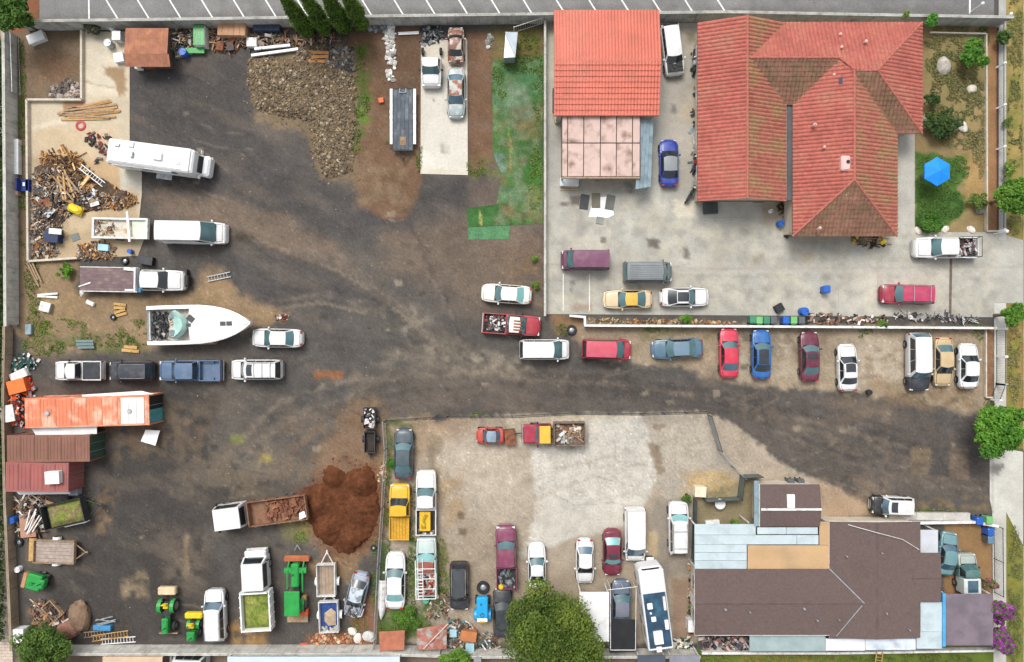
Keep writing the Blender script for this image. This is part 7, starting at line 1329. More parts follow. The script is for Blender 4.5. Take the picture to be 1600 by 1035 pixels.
stones('rubble_stones', 'dark broken stones at the top end of the soil heap', [(510, 76), (556, 78), (554, 110), (530, 112), (512, 100)], 200, .08, .3, [c3(80, 78, 78), c3(110, 106, 102), c3(140, 136, 130)], 0, hfun=HF)
stones('gravel', 'loose gravel and pebbles scattered across the dirt yard', [(210, 120), (385, 120), (480, 290), (640, 300), (850, 380), (850, 480), (760, 560), (1100, 600), (1400, 640), (1540, 700), (1530, 770), (1300, 720), (1100, 630), (600, 630), (590, 700), (480, 720), (470, 860), (560, 900), (560, 990), (130, 990), (150, 780), (250, 620), (480, 600), (500, 420), (330, 330), (230, 300)], 2600, .015, .07, [c3(120, 112, 104), c3(90, 86, 82), c3(150, 140, 128), c3(70, 66, 64)], 0, 'gravel', power=5)
stones('scattered_stones', 'stray stones around the edges of the soil heap', [(380, 86), (450, 80), (470, 68), (565, 70), (566, 290), (500, 294), (470, 205), (395, 190), (376, 140)], 520, .03, .13, GC, 0)
for i, (a, b, s_, lb, c_) in enumerate(((528, 205, .55, 'tan boulder near the bottom of the soil heap', c3(170, 150, 118)), (1473, 104, .85, 'large pale boulder in the front garden', c3(184, 178, 168)), (1517, 140, .5, 'small white rock in the middle of the front garden', c3(214, 206, 190)), (1503, 198, .55, 'white rock below the front garden shrubs', c3(214, 208, 198)), (1447, 184, .42, 'pale rock against the tiled house by dark shrub', c3(206, 196, 180)), (1434, 361, .38, 'white rock at the left front corner of the garden', c3(226, 218, 206)), (1476, 359, .38, 'white rock in the middle of the front garden edge', c3(226, 218, 206)), (1517, 359, .38, 'white rock at the right of the front garden edge', c3(226, 218, 206)), (1532, 326, .55, 'grey rock near the light green bush', c3(150, 146, 142)), (551, 986, .42, 'white rock on the red earth, topmost of three', c3(230, 224, 214)), (559, 997, .45, 'white rock on the red earth, middle of three', c3(230, 224, 214)), (577, 994, .6, 'grey-white rock on the red earth, nearest the fence', c3(200, 200, 196)), (127, 962, 1.35, 'large brown boulder near the lower left tree', c3(132, 108, 88)), (108, 984, 1.0, 'reddish boulder beside the large brown one', c3(150, 108, 92)))):
    me = bpy.data.meshes.new('boulder'); bm = bmesh.new(); bmesh.ops.create_icosphere(bm, subdivisions=3, radius=1)
    for v in bm.verts: n_ = v.co.normalized(); q = .75 + .5 * float(fbm(np.array(n_.x * 1.4 + i * 3.1 + 5), np.array(n_.y * 1.4 + n_.z * 2.3 + 9), 4, 3)); v.co = Vector((n_.x * q * s_ * 1.1, n_.y * q * s_ * .85, max(-.1, n_.z * q * s_ * .6)))
    bm.to_mesh(me); bm.free(); me.materials.append(mk('rock_%d_%d_%d' % tuple(int(x * 99) for x in c_), c_, .9, var=.25, vs=2.5, fine=.15, bump=.5, bs=6)); o = bpy.data.objects.new('boulder', me); C.objects.link(o); p = W(a, b); o.location = (p[0], p[1], s_ * .1); o.rotation_euler = (0, 0, i * 1.7); tag(o, lb, 'rock')
stones('white_stones', 'row of white stones dividing the dirt strip left of the trailer', [(600, 40), (618, 38), (618, 80), (614, 126), (608, 126), (606, 80)], 90, .1, .3, [c3(232, 230, 226), c3(190, 186, 180), c3(220, 216, 210)], 0, 'stones', power=1)
stones('white_stones', 'white broken blocks against the top wall by cypresses', [(575, 38), (615, 38), (615, 48), (575, 50)], 40, .12, .35, [c3(216, 214, 214), c3(150, 150, 152), c3(110, 112, 116)], 0, 'stones', power=1)
stones('brick_rubble', 'reddish brick rubble along the bottom wall', [(482, 998), (500, 990), (560, 990), (590, 1004), (484, 1007)], 200, .06, .2, [c3(176, 120, 84), c3(150, 90, 60), c3(196, 150, 110), c3(210, 180, 150)], 0, 'bricks', power=2)
stones('grey_stones', 'grey stone heap in the fenced dirt corner at upper left', [(78, 148), (90, 132), (112, 124), (126, 130), (126, 154), (84, 154)], 140, .1, .32, [c3(190, 178, 170), c3(120, 110, 104), c3(84, 76, 70), c3(160, 140, 126)], .05, 'stones', power=1.5)
stones('grey_stones', 'grey blocks near the weedy corner by tin shed', [(757, 55), (768, 55), (770, 74), (760, 76)], 14, .12, .3, [c3(150, 148, 146), c3(180, 178, 174)], 0, 'stones', power=1)
stones('pale_stones', 'small pale stones along the slate sedan fence', [(592, 740), (600, 722), (604, 724), (600, 750), (590, 752)], 30, .06, .16, [c3(214, 190, 160), c3(190, 160, 130)], 0, 'stones', power=1)
mound('soil_mound', [(505, 735), (520, 726), (538, 742), (552, 734), (575, 726), (588, 745), (590, 770), (594, 800), (585, 830), (565, 852), (545, 866), (520, 858), (498, 838), (480, 820), (468, 800), (466, 772), (490, 760), (506, 756)], 1.0, (c3(106, 66, 44), c3(88, 54, 36)), 'spread of dark red soil freshly dumped beside the dump truck', 'soil', kind='stuff', warp=7, rough=.25, soft=9, step=2.0, peaks=[(521, 748, 19, 1.0), (567, 755, 25, 1.3), (497, 785, 30, 1.1), (562, 798, 30, .9), (513, 825, 30, 1.2), (550, 840, 27, 1.1), (585, 785, 16, .6)])
stones('soil_clods', 'loose clods of red soil spilled around the dumped soil', [(490, 722), (545, 712), (604, 722), (604, 850), (560, 882), (510, 878), (470, 835), (456, 800), (456, 765), (490, 748)], 700, .02, .12, [c3(120, 76, 50), c3(100, 60, 40), c3(136, 92, 62)], 0, 'soil', power=2.5)
def heap(name, label, poly, n, cols, hgt, lmin=.15, lmax=1.0, wmax=.16, cat='scrap heap', hmap=None):
    P_ = np.array(poly, float); V = []; F = []; Cc = []; k = 0
    while k < n:
        x = random.uniform(P_[:, 0].min(), P_[:, 0].max()); y = random.uniform(P_[:, 1].min(), P_[:, 1].max()); d = float(sdf_poly(np.array([x]), np.array([y]), poly)[0])
        if d > 0: continue
        l = lmin + (lmax - lmin) * random.random() ** 2.2; w_ = random.uniform(.04, wmax) if random.random() < .75 else random.uniform(.1, .35); h = random.uniform(.03, .14); z = .06 + hgt * min(1, -d / 18) * random.uniform(.4, 1); a = random.uniform(0, 6.28); tl = random.uniform(-.45, .45); ro = random.uniform(-.5, .5)
        b = np.array([(sx * l / 2, sy * w_ / 2, sz * h) for sz in (0, 1) for sx, sy in ((-1, -1), (1, -1), (1, 1), (-1, 1))]); b[:, 2] += b[:, 0] * tl + b[:, 1] * ro; ca, sa = math.cos(a), math.sin(a); p = W(x, y)
        i = len(V); V += list(zip(b[:, 0] * ca - b[:, 1] * sa + p[0], b[:, 0] * sa + b[:, 1] * ca + p[1], np.maximum(b[:, 2] + z, .055))); F += [(i, i + 3, i + 2, i + 1), (i + 4, i + 5, i + 6, i + 7), (i, i + 1, i + 5, i + 4), (i + 1, i + 2, i + 6, i + 5), (i + 2, i + 3, i + 7, i + 6), (i + 3, i, i + 4, i + 7)]
        Cc += [np.array(random.choice(cols)) * random.uniform(.65, 1.3)] * 8; k += 1
    return tag(npmesh(name, V, F, M_VC, np.array(Cc)), label, cat, kind='stuff')
SC = [c3(170, 132, 94), c3(134, 108, 86), c3(96, 86, 80), c3(120, 112, 108), c3(176, 160, 140), c3(90, 76, 66), c3(160, 112, 72), c3(66, 63, 62), c3(200, 190, 178), c3(104, 92, 84)]
SCY = [c3(190, 136, 76), c3(166, 112, 60), c3(140, 100, 60), c3(110, 84, 60), c3(206, 176, 130), c3(80, 64, 52)]
mound('scrap_base', [(52, 262), (80, 245), (130, 262), (200, 300), (215, 318), (160, 330), (110, 336), (95, 360), (52, 370)], .5, (c3(100, 84, 70), c3(76, 66, 60)), 'dirt core under the scrap heap', 'scrap heap', kind='stuff', warp=4, rough=.2, soft=16)
heap('scrap_heap', 'big heap of scrap wood and metal on the junk slab', [(54, 270), (70, 258), (100, 250), (128, 262), (150, 290), (190, 300), (212, 318), (160, 326), (120, 330), (96, 345), (100, 372), (52, 372)], 2200, SC, .75, .1, .75, .13)
heap('wood_heap', 'yellowish broken lumber on top of the scrap heap', [(62, 245), (92, 236), (124, 238), (140, 270), (165, 296), (180, 302), (150, 312), (120, 290), (90, 268)], 330, SCY, .95, .3, 1.9, .14)
heap('wood_heap', 'tan wood offcuts at the right end of the scrap heap', [(165, 300), (210, 302), (216, 318), (190, 328), (165, 326)], 170, SCY, .4, .15, .8)
heap('scrap_heap', 'low scrap heap below the utility bed', [(118, 398), (128, 382), (150, 378), (178, 384), (180, 402), (140, 408)], 240, SC + SCY, .35, .15, .9)
heap('scrap_heap', 'scrap metal bits at the left edge of slab by blue machine', [(50, 350), (74, 346), (80, 365), (92, 388), (88, 404), (52, 402)], 230, SC, .35)
heap('scrap_heap', 'mixed junk behind the rusty shed along the top wall', [(266, 48), (300, 46), (300, 88), (270, 92)], 120, SC + [c3(60, 130, 120), c3(210, 206, 200)], .4)
heap('scrap_heap', 'rusty sheet and timber scraps beside the white pipes', [(330, 48), (460, 56), (540, 58), (545, 64), (470, 72), (350, 82), (330, 80)], 260, SC + [c3(140, 78, 52), c3(150, 120, 92)], .3, .2, 1.6)
heap('machine_parts', 'orange and white machine parts heaped at the orange container', [(12, 595), (34, 580), (52, 596), (58, 640), (48, 668), (20, 664), (10, 630)], 260, [c3(236, 96, 24), c3(210, 70, 20), c3(222, 220, 220), c3(150, 150, 156), c3(120, 40, 30), c3(70, 66, 66)], .8, .15, .8, .3)
heap('scrap_heap', 'junk pile of poles and boards left of the dump trailer', [(26, 778), (70, 770), (80, 790), (66, 838), (30, 838)], 170, SC + [c3(220, 216, 210)], .5, .2, 1.8)
heap('scrap_heap', 'broken brown timber pile near the lower left tree', [(46, 945), (66, 935), (100, 950), (110, 975), (56, 975)], 150, SC + [c3(120, 70, 58)], .3, .2, 1.2)
heap('scrap_heap', 'cluttered junk along the bottom wall beside the blue tractor', [(702, 968), (736, 972), (740, 985), (778, 990), (778, 1012), (700, 1010)], 330, SC + [c3(220, 216, 214), c3(90, 150, 160)], .45, .15, .9)
heap('scrap_heap', 'bits of junk around the rear of the pale work truck', [(684, 930), (700, 925), (702, 960), (668, 975), (662, 950)], 90, SC + [c3(226, 222, 216)], .25, .1, .6)
heap('clutter', 'clutter of pots and boxes behind the garden wall', [(1258, 490), (1385, 494), (1385, 506), (1258, 505)], 130, [c3(60, 58, 60), c3(150, 110, 90), c3(220, 214, 206), c3(150, 120, 110), c3(120, 90, 70), c3(40, 60, 60)], .5, .12, .7, .3)
heap('clutter', 'dry leaves and stalks on the planter strip behind the garden wall', [(920, 498), (1150, 502), (1150, 508), (920, 506)], 200, [c3(160, 110, 70), c3(120, 84, 56), c3(180, 150, 100), c3(190, 170, 140)], .25, .1, .5)
heap('clutter', 'bicycles and metal frames piled at the end of the garden wall', [(1395, 488), (1435, 490), (1490, 492), (1530, 496), (1530, 504), (1395, 500)], 110, [c3(90, 88, 90), c3(150, 148, 146), c3(50, 50, 54), c3(200, 198, 194)], .4, .2, 1.1, .06)
heap('clutter', 'household clutter in the narrow yard below the brown house', [(1095, 996), (1168, 996), (1168, 1014), (1095, 1014)], 200, [c3(210, 200, 196), c3(60, 66, 80), c3(150, 90, 80), c3(40, 40, 46), c3(120, 108, 100), c3(180, 150, 140)], .6, .15, 1.0, .4)
heap('clutter', 'pots and garden bits along the left wall of the brown house', [(1074, 880), (1084, 876), (1084, 990), (1076, 990)], 110, [c3(60, 56, 54), c3(180, 120, 70), c3(60, 110, 70), c3(200, 190, 180)], .5, .12, .5, .3)
heap('clutter', 'windows and frames stacked behind the blue roofed motorhome', [(1036, 1000), (1082, 998), (1082, 1014), (1036, 1014)], 60, [c3(210, 206, 190), c3(60, 70, 70), c3(190, 186, 170)], .4, .3, 1.2, .4)
heap('clutter', 'small white and red scraps off the boat bow', [(425, 492), (452, 492), (452, 502), (425, 502)], 16, [c3(220, 214, 210), c3(150, 70, 56), c3(120, 80, 66)], .1, .1, .4)
heap('clutter', 'jumble of black parts in front of the white cab truck', [(659, 44), (690, 44), (692, 68), (660, 70)], 80, [c3(44, 44, 48), c3(90, 92, 96), c3(150, 152, 156), c3(66, 80, 74)], .5, .2, .9, .2)
heap('clutter', 'dark parts standing along the tiled house west wall', [(1078, 60), (1088, 60), (1088, 290), (1081, 290)], 40, [c3(50, 48, 50), c3(120, 60, 50), c3(130, 150, 160), c3(200, 198, 194), c3(80, 70, 60)], .6, .15, .9, .3)
heap('clutter', 'plants and junk by the doorway of the tiled house', [(1215, 316), (1234, 316), (1236, 372), (1226, 372), (1222, 340), (1212, 326)], 80, [c3(60, 46, 40), c3(120, 84, 60), c3(70, 80, 40), c3(150, 140, 130)], .5, .12, .6, .2)
heap('clutter', 'planks and tools against the front wall of the tiled house', [(1330, 370), (1385, 370), (1390, 382), (1360, 386), (1328, 380)], 50, [c3(90, 66, 52), c3(190, 160, 80), c3(130, 120, 112), c3(60, 50, 46)], .25, .3, 1.6, .12)
heap('clutter', 'toys and parts lying on the junk slab near the motorhome', [(135, 208), (176, 212), (178, 256), (150, 256), (150, 232), (135, 226)], 46, [c3(50, 46, 50), c3(150, 40, 50), c3(130, 110, 100), c3(60, 70, 70)], .3, .15, .7, .25)
heap('clutter', 'white bags and netting scraps beside the lower left wall', [(20, 556), (38, 552), (62, 558), (64, 572), (24, 592)], 80, [c3(224, 222, 220), c3(40, 90, 84), c3(50, 80, 76), c3(140, 140, 136)], .4, .15, .8, .3)
# ---------------------------------------------------------------- small things
def tyre(label, px, py, r=.36, z=0, mat=M_TYRE, w=.24, group=None):
    t = thing('tyre' if mat is M_TYRE else 'hoop', label, 'tyre' if mat is M_TYRE else 'hoop', px, py, z=z); m = MB(); m.lathe([(r * .55, .02), (r * .9, 0), (r, w * .3), (r, w * .7), (r * .9, w), (r * .55, w * .97), (r * .55, .02)], 18); m.build('tread', mat, t, 40)
    if mat is M_TYRE: m = MB(); m.lathe([(.001, w * .6), (r * .3, w * .62), (r * .54, w * .4)], 14); m.build('rim', M_STEEL, t, 40)
    return t
def drum(label, px, py, col, r=.3, h=.85, name='drum', cat='drum', z=0):
    t = thing(name, label, cat, px, py, z=z); m = MB(); m.lathe([(r, 0), (r, h * .32), (r * 1.04, h * .34), (r, h * .36), (r, h * .64), (r * 1.04, h * .66), (r, h * .68), (r, h), (r * .93, h), (r * .93, h - .03), (.001, h - .03)], 16); m.build('shell', col, t, 40); m = MB(); m.cyl((r * .5, 0, h - .03), (r * .5, 0, h + .01), .05, n=8); m.build('bung', M_BLACK, t); return t
def wbin(label, px, py, col, lid, ang=90, group=None):
    t = thing('wheeled_bin', label, 'trash bin', px, py, ang, group); m = MB(); m.box(-.27, .27, -.25, .25, .06, 1.0, tx=-.05, ty=-.04); m.build('body', col, t); m = MB(); m.cbox(-.34, .36, -.31, .31, 1.0, 1.09, .05); m.build('lid', lid, t); m = MB(); m.cyl((-.38, -.25, .98), (-.38, .25, .98), .025, n=6); m.build('handle', lid, t)
    for s_ in (-1, 1): m = MB(); m.cyl((-.27, s_ * .2, .1), (-.27, s_ * .28, .1), .1, n=10); m.build('wheel', M_BLACK, t)
    return t
def boards(name, label, cat, px, py, ang, n, L, w, mat, z=0, spread=.5, jit=4, group=None, part='board', th=.05):
    t = thing(name, label, cat, px, py, ang, group, z)
    for i in range(n): m = MB(); l = L * random.uniform(.75, 1); m.box(-l / 2, l / 2, -w / 2, w / 2, 0, th); o = m.build(part, mat if not isinstance(mat, list) else mat[i % len(mat)], t); o.location = (random.uniform(-.25, .25) * L * .3, (i - (n - 1) / 2) * spread / max(1, n - 1), .06 + .045 * (i % 3)); o.rotation_euler = (0, 0, R(random.uniform(-jit, jit)))
    return t
def ladder(label, px, py, L, w, ang, mat, z=.1, name='ladder'):
    t = thing(name, label, 'ladder', px, py, ang, z=z)
    for s_ in (-1, 1): m = MB(); m.box(-L / 2, L / 2, s_ * w / 2 - .035, s_ * w / 2 + .035, 0, .07); m.build('rail', mat, t)
    for i in range(int(L / .3)): m = MB(); x = -L / 2 + .15 + .3 * i; m.cyl((x, -w / 2, .04), (x, w / 2, .04), .028, n=6); m.build('rung', mat, t)
    return t
boards('beam_bundle', 'long yellow beams sticking out of the scrap heap', 'beams', 112, 292, -68, 6, 3.2, .16, [M_WOODY, M_WOOD], .75, 1.2, 22, part='beam'); boards('sheet_scraps', 'grey metal sheets lying in the scrap heap', 'sheets', 78, 318, 30, 5, 1.3, .6, [M_STEEL, M_DARKST, M_RUST], .65, 2.2, 50, part='sheet'); boards('sheet_scraps', 'pale board scraps on the lower part of the scrap heap', 'boards', 150, 308, 15, 5, 1.1, .4, [M_WHITED, M_WOOD, M_STEEL], .45, 1.6, 45, part='sheet')
BL = mk('blue_plastic', (.015, .10, .42), .4, var=.1, coat=.2); GRB = mk('green_plastic', (.05, .20, .12), .45, var=.1); GYB = mk('grey_plastic', (.09, .10, .11), .5, var=.1); BRB = mk('brown_plastic', (.10, .06, .04), .5); LGR = mk('light_green_plastic', (.15, .40, .15), .45)
BG = 'wheeled bins'
for a, b, c_, l_, lb in ((1171, 500, GRB, GRB, 'green wheeled bin, leftmost behind the garden wall'), (1181, 501, GRB, LGR, 'green bin with light lid, second from left behind the garden wall'), (1192, 501, GRB, GRB, 'green bin, third from left behind the garden wall'), (1203, 501, GYB, GYB, 'grey wheeled bin right of the three green ones'), (1222, 501, BL, BL, 'blue wheeled bin behind the garden wall, beside grey one'), (1234, 501, LGR, LGR, 'light green bin right of the blue bin at garden wall'), (1246, 501, GYB, GYB, 'dark bin, rightmost behind the garden wall'),
                       (1520, 810, BL, BL, 'blue wheeled bin above the low wall by the driveway'), (1535, 809, LGR, LGR, 'light green bin beside the blue one above the low wall'), (1537, 827, BL, BL, 'blue wheeled bin inside the corner by teal cars'), (1537, 839, GYB, mk('slate_plastic', (.10, .18, .26), .5), 'slate grey bin below the blue one in the corner'), (1230, 751, GYB, GYB, 'dark grey bin at the left above the annex'), (1245, 751, GYB, GYB, 'dark grey bin at the right above the annex'), (1285, 453, BL, BL, 'lone blue bin standing on the concrete yard')):
    wbin(lb, a, b, c_, l_, 90 if b < 700 else 270, BG)
drum('bright blue barrel at the edge of the concrete yard', 1252, 487, BL, .38, .9); drum('blue drum beside the green play machine', 291, 86, BL, .36, .85); drum('blue drum by the corner of the tiled house', 1216, 351, BL, .3, .8); drum('dark blue barrel near the utility bed', 207, 394, BL, .22, .6); drum('blue barrel in the junk left of dump trailer', 27, 810, BL, .32, .85)
drum('white bucket outside the tiled house doorway', 1203, 331, M_WHITE, .2, .4, 'bucket', 'bucket'); drum('white bucket by the top wall near rusty shed', 178, 47, M_WHITE, .26, .5, 'bucket', 'bucket'); drum('white bucket beside the lower left wall', 32, 888, M_WHITE, .28, .5, 'bucket', 'bucket'); drum('round grey grill on the slab by rusty shed', 175, 72, M_STEEL, .36, .8, 'kettle_grill', 'grill'); drum('black pot on the ground below the white roofed suv row', 1356, 613, M_BLACK, .26, .4, 'plant_pot', 'pot'); drum('green tub behind the pale work truck', 666, 936, mk('mint_tub', (.10, .36, .26), .5), .3, .5, 'tub', 'tub')
tyre('loose tyre lying in front of the blue tractor', 755, 917, .62, w=.4); tyre('dark tyre by the lower left wall', 31, 847, .42); tyre('tyre leaning in the dirt beneath the utility bed', 196, 408, .4); tyre('tyre on the junk slab near the motorhome tail', 145, 217, .36); tyre('worn tyre by the planter corner near the garden wall', 893, 516, .5, w=.28); tyre('black tyre below the wooden scraps near the boat stern', 178, 496, .3); tyre('tyre beside the green shaded fence near red soil', 584, 856, .3)
tyre('red hoop lying on the junk slab', 127, 197, .52, mat=mk('red_hose', (.42, .05, .06), .6), w=.12)
cratebox('orange_cover', 'small orange cover on the dirt strip left of the trailer', 'cover', 596, 158, .5, .5, .3, 10, mk('orange_red', (.7, .14, .05), .6)); cratebox('orange_machine', 'orange engine cover in the machine parts heap', 'machine', 36, 603, 1.7, 1.3, .9, 15, mk('machine_orange', (.62, .10, .03)), 0, mk('bright_orange', (.68, .16, .03), .6, var=.15)); cratebox('white_panel_stack', 'white panels stacked above the orange engine cover', 'panels', 34, 586, 1.7, .8, .5, 25, M_WHITED, 0, None, 3); cratebox('grey_hopper', 'grey metal hopper at the left of the orange container', 'hopper', 22, 645, 1.3, 1.6, .9, 10, M_STEEL, 0, M_WHITED); cratebox('black_crate', 'black crate on the concrete near the blue barrel', 'crate', 1215, 482, .8, .75, .5, 30, M_BLACK, 0, M_BLACK)
cratebox('bath_tub', 'old white tub tipped in the upper left corner', 'tub', 61, 62, 1.6, .9, .5, 22, M_WHITED, 0, M_WHITE); cratebox('bench', 'long white bench along the left wall', 'bench', 30, 247, .55, 3.4, .5, 0, M_WHITED, 0, M_WHITE); cratebox('pink_box', 'pale brown box below the white bench at left wall', 'box', 29, 295, .5, 1.5, .5, 0, mk('pinkbrown', (.46, .28, .22), .8))
cratebox('washing_machine', 'white washing machine near the lower left tree', 'appliance', 38, 988, 1.1, 1.3, .9, 0, M_WHITED, 0, M_WHITE); cratebox('washing_machine', 'white appliance beside the rusty shed', 'appliance', 190, 62, .8, .85, .9, 0, M_WHITED, 0, M_WHITE); cratebox('cooler', 'white cooler below the appliance at the rusty shed', 'cooler', 190, 93, .9, .9, .5, 10, M_WHITED, 0, M_WHITE); cratebox('white_box', 'small white box at the foot of the rusty shed', 'box', 220, 106, .6, .6, .5, 0, M_WHITE, 0, M_WHITED)
r = cratebox('sofa_chair', 'dark blue chair thrown by the scrap heap wall', 'chair', 42, 291, 1.0, 1.2, .45, 0, mk('navy_fabric', (.012, .03, .16), .8, var=.3)); m = MB(); m.cbox(-.5, -.3, -.6, .6, .4, .95, .05); m.build('backrest', mk('navy_fabric', (.012, .03, .16)), r); m = MB(); m.box(-.05, .15, -.1, .25, .46, .5); m.build('white_cloth', M_WHITE, r)
r = thing('wheelbarrow_tub', 'yellow tub upturned on the scrap heap', 'tub', 122, 328, -25, z=.3); m = MB(); m.cbox(-.7, .7, -.42, .42, 0, .45, .2); m.build('shell', M_YEL, r); m = MB(); m.box(-.74, .74, -.46, .46, 0, .05, tx=.03, ty=.03); m.build('rim', M_YEL, r)
cratebox('dark_board', 'dark sheet lying above the yellow tub', 'board', 116, 316, 1.3, .9, .08, 25, M_DARKST, .5); cratebox('blue_generator', 'dark blue machine with white top on the junk slab', 'generator', 89, 371, 1.3, 1.2, .8, -5, mk('navy_metal', (.015, .03, .08), .5, var=.2), 0, mk('navy_metal', (.015, .03, .08))); cratebox('white_carton', 'white carton on the blue machine', 'carton', 87, 362, 1.2, .55, .12, -5, M_WHITE, .86); cratebox('grey_mat', 'square grey mat on the slab beside the blue machine', 'mat', 118, 371, .8, .7, .05, 20, mk('grey_mat', (.16, .18, .17), .9), .05)
cratebox('white_appliance', 'white and blue appliance below the utility bed', 'appliance', 166, 388, 1.0, .6, .5, -5, M_WHITED, .05, mk('pale_teal', (.3, .5, .55), .5)); cratebox('engine_block', 'black engine lump beside the flatbed cab', 'engine', 232, 408, 1.4, .8, .6, -8, M_BLACK, 0, M_DARKST); cratebox('engine_block', 'black engine standing in front of the flatbed cab', 'engine', 291, 430, .7, 1.0, .6, 0, M_BLACK, 0, M_DARKST)
ladder('white ladder lying on the scrap heap', 153, 278, 2.9, .45, -38, M_WHITE, .9); ladder('grey metal rail section in the middle of the yard', 343, 433, 2.3, .45, 12, M_STEEL); ladder('white ladder stacked at the lower left wall', 186, 1000, 3.4, .5, 4, M_WHITE); ladder('tan wooden ladder under the blue bundle', 175, 992, 3.6, .55, 8, M_WOODY, .25); ladder('wooden ladder leaning on the house edge at the bottom', 1365, 1024, 1.6, .6, 82, M_WOODY, .9); ladder('pipe rack frame on the weeds under the junk', 150, 990, 2.2, .5, 5, M_WOOD)
cratebox('blue_bundle', 'blue tarp bundle by the bottom wall', 'tarp', 163, 979, 1.7, .5, .45, -3, mk('sky_tarp', (.05, .22, .42), .6, var=.2, vs=4)); boards('pipe_bundle', 'grey pipes on top of the blue bundle', 'pipes', 168, 968, 5, 4, 2.0, .09, M_STEEL, .3, .5, 14, part='pipe')
boards('lumber_pile', 'loose pile of yellow lumber on the junk slab', 'lumber', 140, 176, 5, 11, 6.0, .2, [M_WOODY, mk('orange_wood', (.42, .23, .10), .8, var=.2, vs=4), M_WOOD], .05, 1.3, 9); boards('white_pipes', 'two long white pipes by the top wall junk', 'pipes', 427, 80, 4, 2, 4.6, .24, M_WHITE, .1, .5, 4, part='pipe', th=.2)
boards('gutter', 'white gutter lengths in the tan dirt', 'gutter', 78, 462, 2, 2, 2.3, .2, M_WHITED, .03, .25, 6); boards('plank', 'orange plank below the boat on the dark gravel', 'plank', 205, 545.5, -3, 2, 1.7, .3, M_WOODY, .02, .35, 3); boards('white_beam', 'white plank across the top of the dirt strip', 'plank', 640, 53, 0, 1, 2.4, .28, M_WHITE, .05); boards('bench_planks', 'grey-teal bench planks under the boat', 'bench', 135, 538, 0, 3, 2.1, .25, mk('teal_wood', (.14, .20, .20), .8), .2, .6, 1)
boards('timber', 'long brown timber in the strip along the slab wall', 'timber', 55, 425, -62, 3, 2.6, .15, M_WOOD, .05, .5, 5); boards('wood_scraps', 'small wood offcuts in the tan dirt by the boat', 'wood', 188, 484, 5, 4, 1.2, .25, M_WOODY, .02, 1.0, 25); boards('red_board', 'short red board at the bottom wall', 'board', 475, 1007, 4, 1, 1.0, .35, mk('red_board', (.5, .08, .05), .7)); boards('grey_plank', 'thin grey plank in front of the bottom wall', 'plank', 180, 1010, 1, 1, 2.0, .18, M_STEEL)
cratebox('grey_crate', 'grey open crate in the tan dirt', 'crate', 75, 480, 1.0, .9, .45, -15, M_STEEL, 0, M_WHITED); cratebox('grey_box', 'grey-blue box in the weeds by the left wall', 'box', 48, 515, .6, 1.0, .4, 0, M_BLUEST); cratebox('white_scrap', 'white scrap lump in the dirt left of the boat', 'scrap', 143, 474, .8, .4, .3, -25, M_WHITED)
cratebox('green_play_machine', 'green and white boxy machine behind the rusty shed', 'machine', 318, 62, 1.1, 1.9, 1.0, 0, M_WHITED, 0, M_GRN, 4); cratebox('green_tray', 'flat green panel near the blue drum', 'panel', 305, 80, 1.9, .55, .15, 0, M_GRN, .3); r = cratebox('wood_hopper', 'tan wooden hopper by the top wall', 'hopper', 368, 51, 2.7, 1.4, 1.0, -1, mk('tan_hopper', (.42, .24, .14), .8, var=.15), 0, mk('tan_hopper', (.42, .24, .14)), 5); cratebox('dark_crates', 'dark blue crates left of the cypresses', 'crates', 420, 46, 2.6, .8, .7, 0, mk('crate_navy', (.03, .045, .08), .7, var=.3), 0, None, 5); cratebox('white_sack', 'white sack beside the wooden hopper', 'sack', 396, 69, 1.0, .9, .5, 0, M_WHITED); cratebox('dark_boxes', 'dark box below the wooden hopper', 'box', 362, 74, .7, 1.0, .4, 10, M_DARKST); cratebox('wood_box', 'rusty box below the green machine', 'box', 346, 74, .7, .9, .4, -8, M_RUST)
for i, (a, b, an, c_, lb) in enumerate(((913, 316, -8, M_DARKST, 'black car mat, leftmost of three on the concrete'), (931, 314, 0, mk('olive_mat', (.13, .12, .09), .9), 'olive mat between black and grey mats on the concrete'), (953, 317, -10, mk('grey_mat2', (.12, .125, .11), .9), 'grey mat, rightmost of three on the concrete'), (937, 345, -8, mk('grey_mat3', (.22, .23, .21), .9), 'small grey square mat below the other mats'))): m = MB(); w_ = .85 if i < 3 else .7; h_ = 1.45 if i < 3 else .7; m.cbox(-w_ / 2, w_ / 2, -h_ / 2, h_ / 2, 0, .03, .01); o = m.build('floor_mat', c_); p = W(a, b); o.location = (p[0], p[1], .09); o.rotation_euler = (0, 0, R(an)); tag(o, lb, 'mat')
m = MB(); m.prism([(-1.1, -.9), (.8, -1.0), (1.4, -.7), (1.0, 1.1), (-.6, 1.0)], 0, .03); o = m.build('white_sheet', M_WHITE); p = W(937, 325); o.location = (p[0], p[1], .05); tag(o, 'white plastic sheet under the car mats', 'sheet')
cratebox('white_cabinet', 'white cabinet lying by the carport corner', 'cabinet', 889, 286, 1.8, .8, .5, 0, M_WHITED, .05, mk('pale_lid', (.55, .6, .62), .5)); boards('wood_strip', 'bent wooden strips below the white cabinet', 'wood', 889, 295, 3, 2, 1.8, .1, M_WOODY, .05, .2, 5); cratebox('brown_bag', 'tan sack by the left corner of the garage', 'sack', 871, 187, .7, .8, .5, 15, mk('tan_sack', (.40, .32, .2), .9)); cratebox('wall_rack', 'grey metal rack standing beside the garage', 'rack', 866, 160, .4, 2.0, 1.0, 0, M_STEEL, .05, M_DARKST)
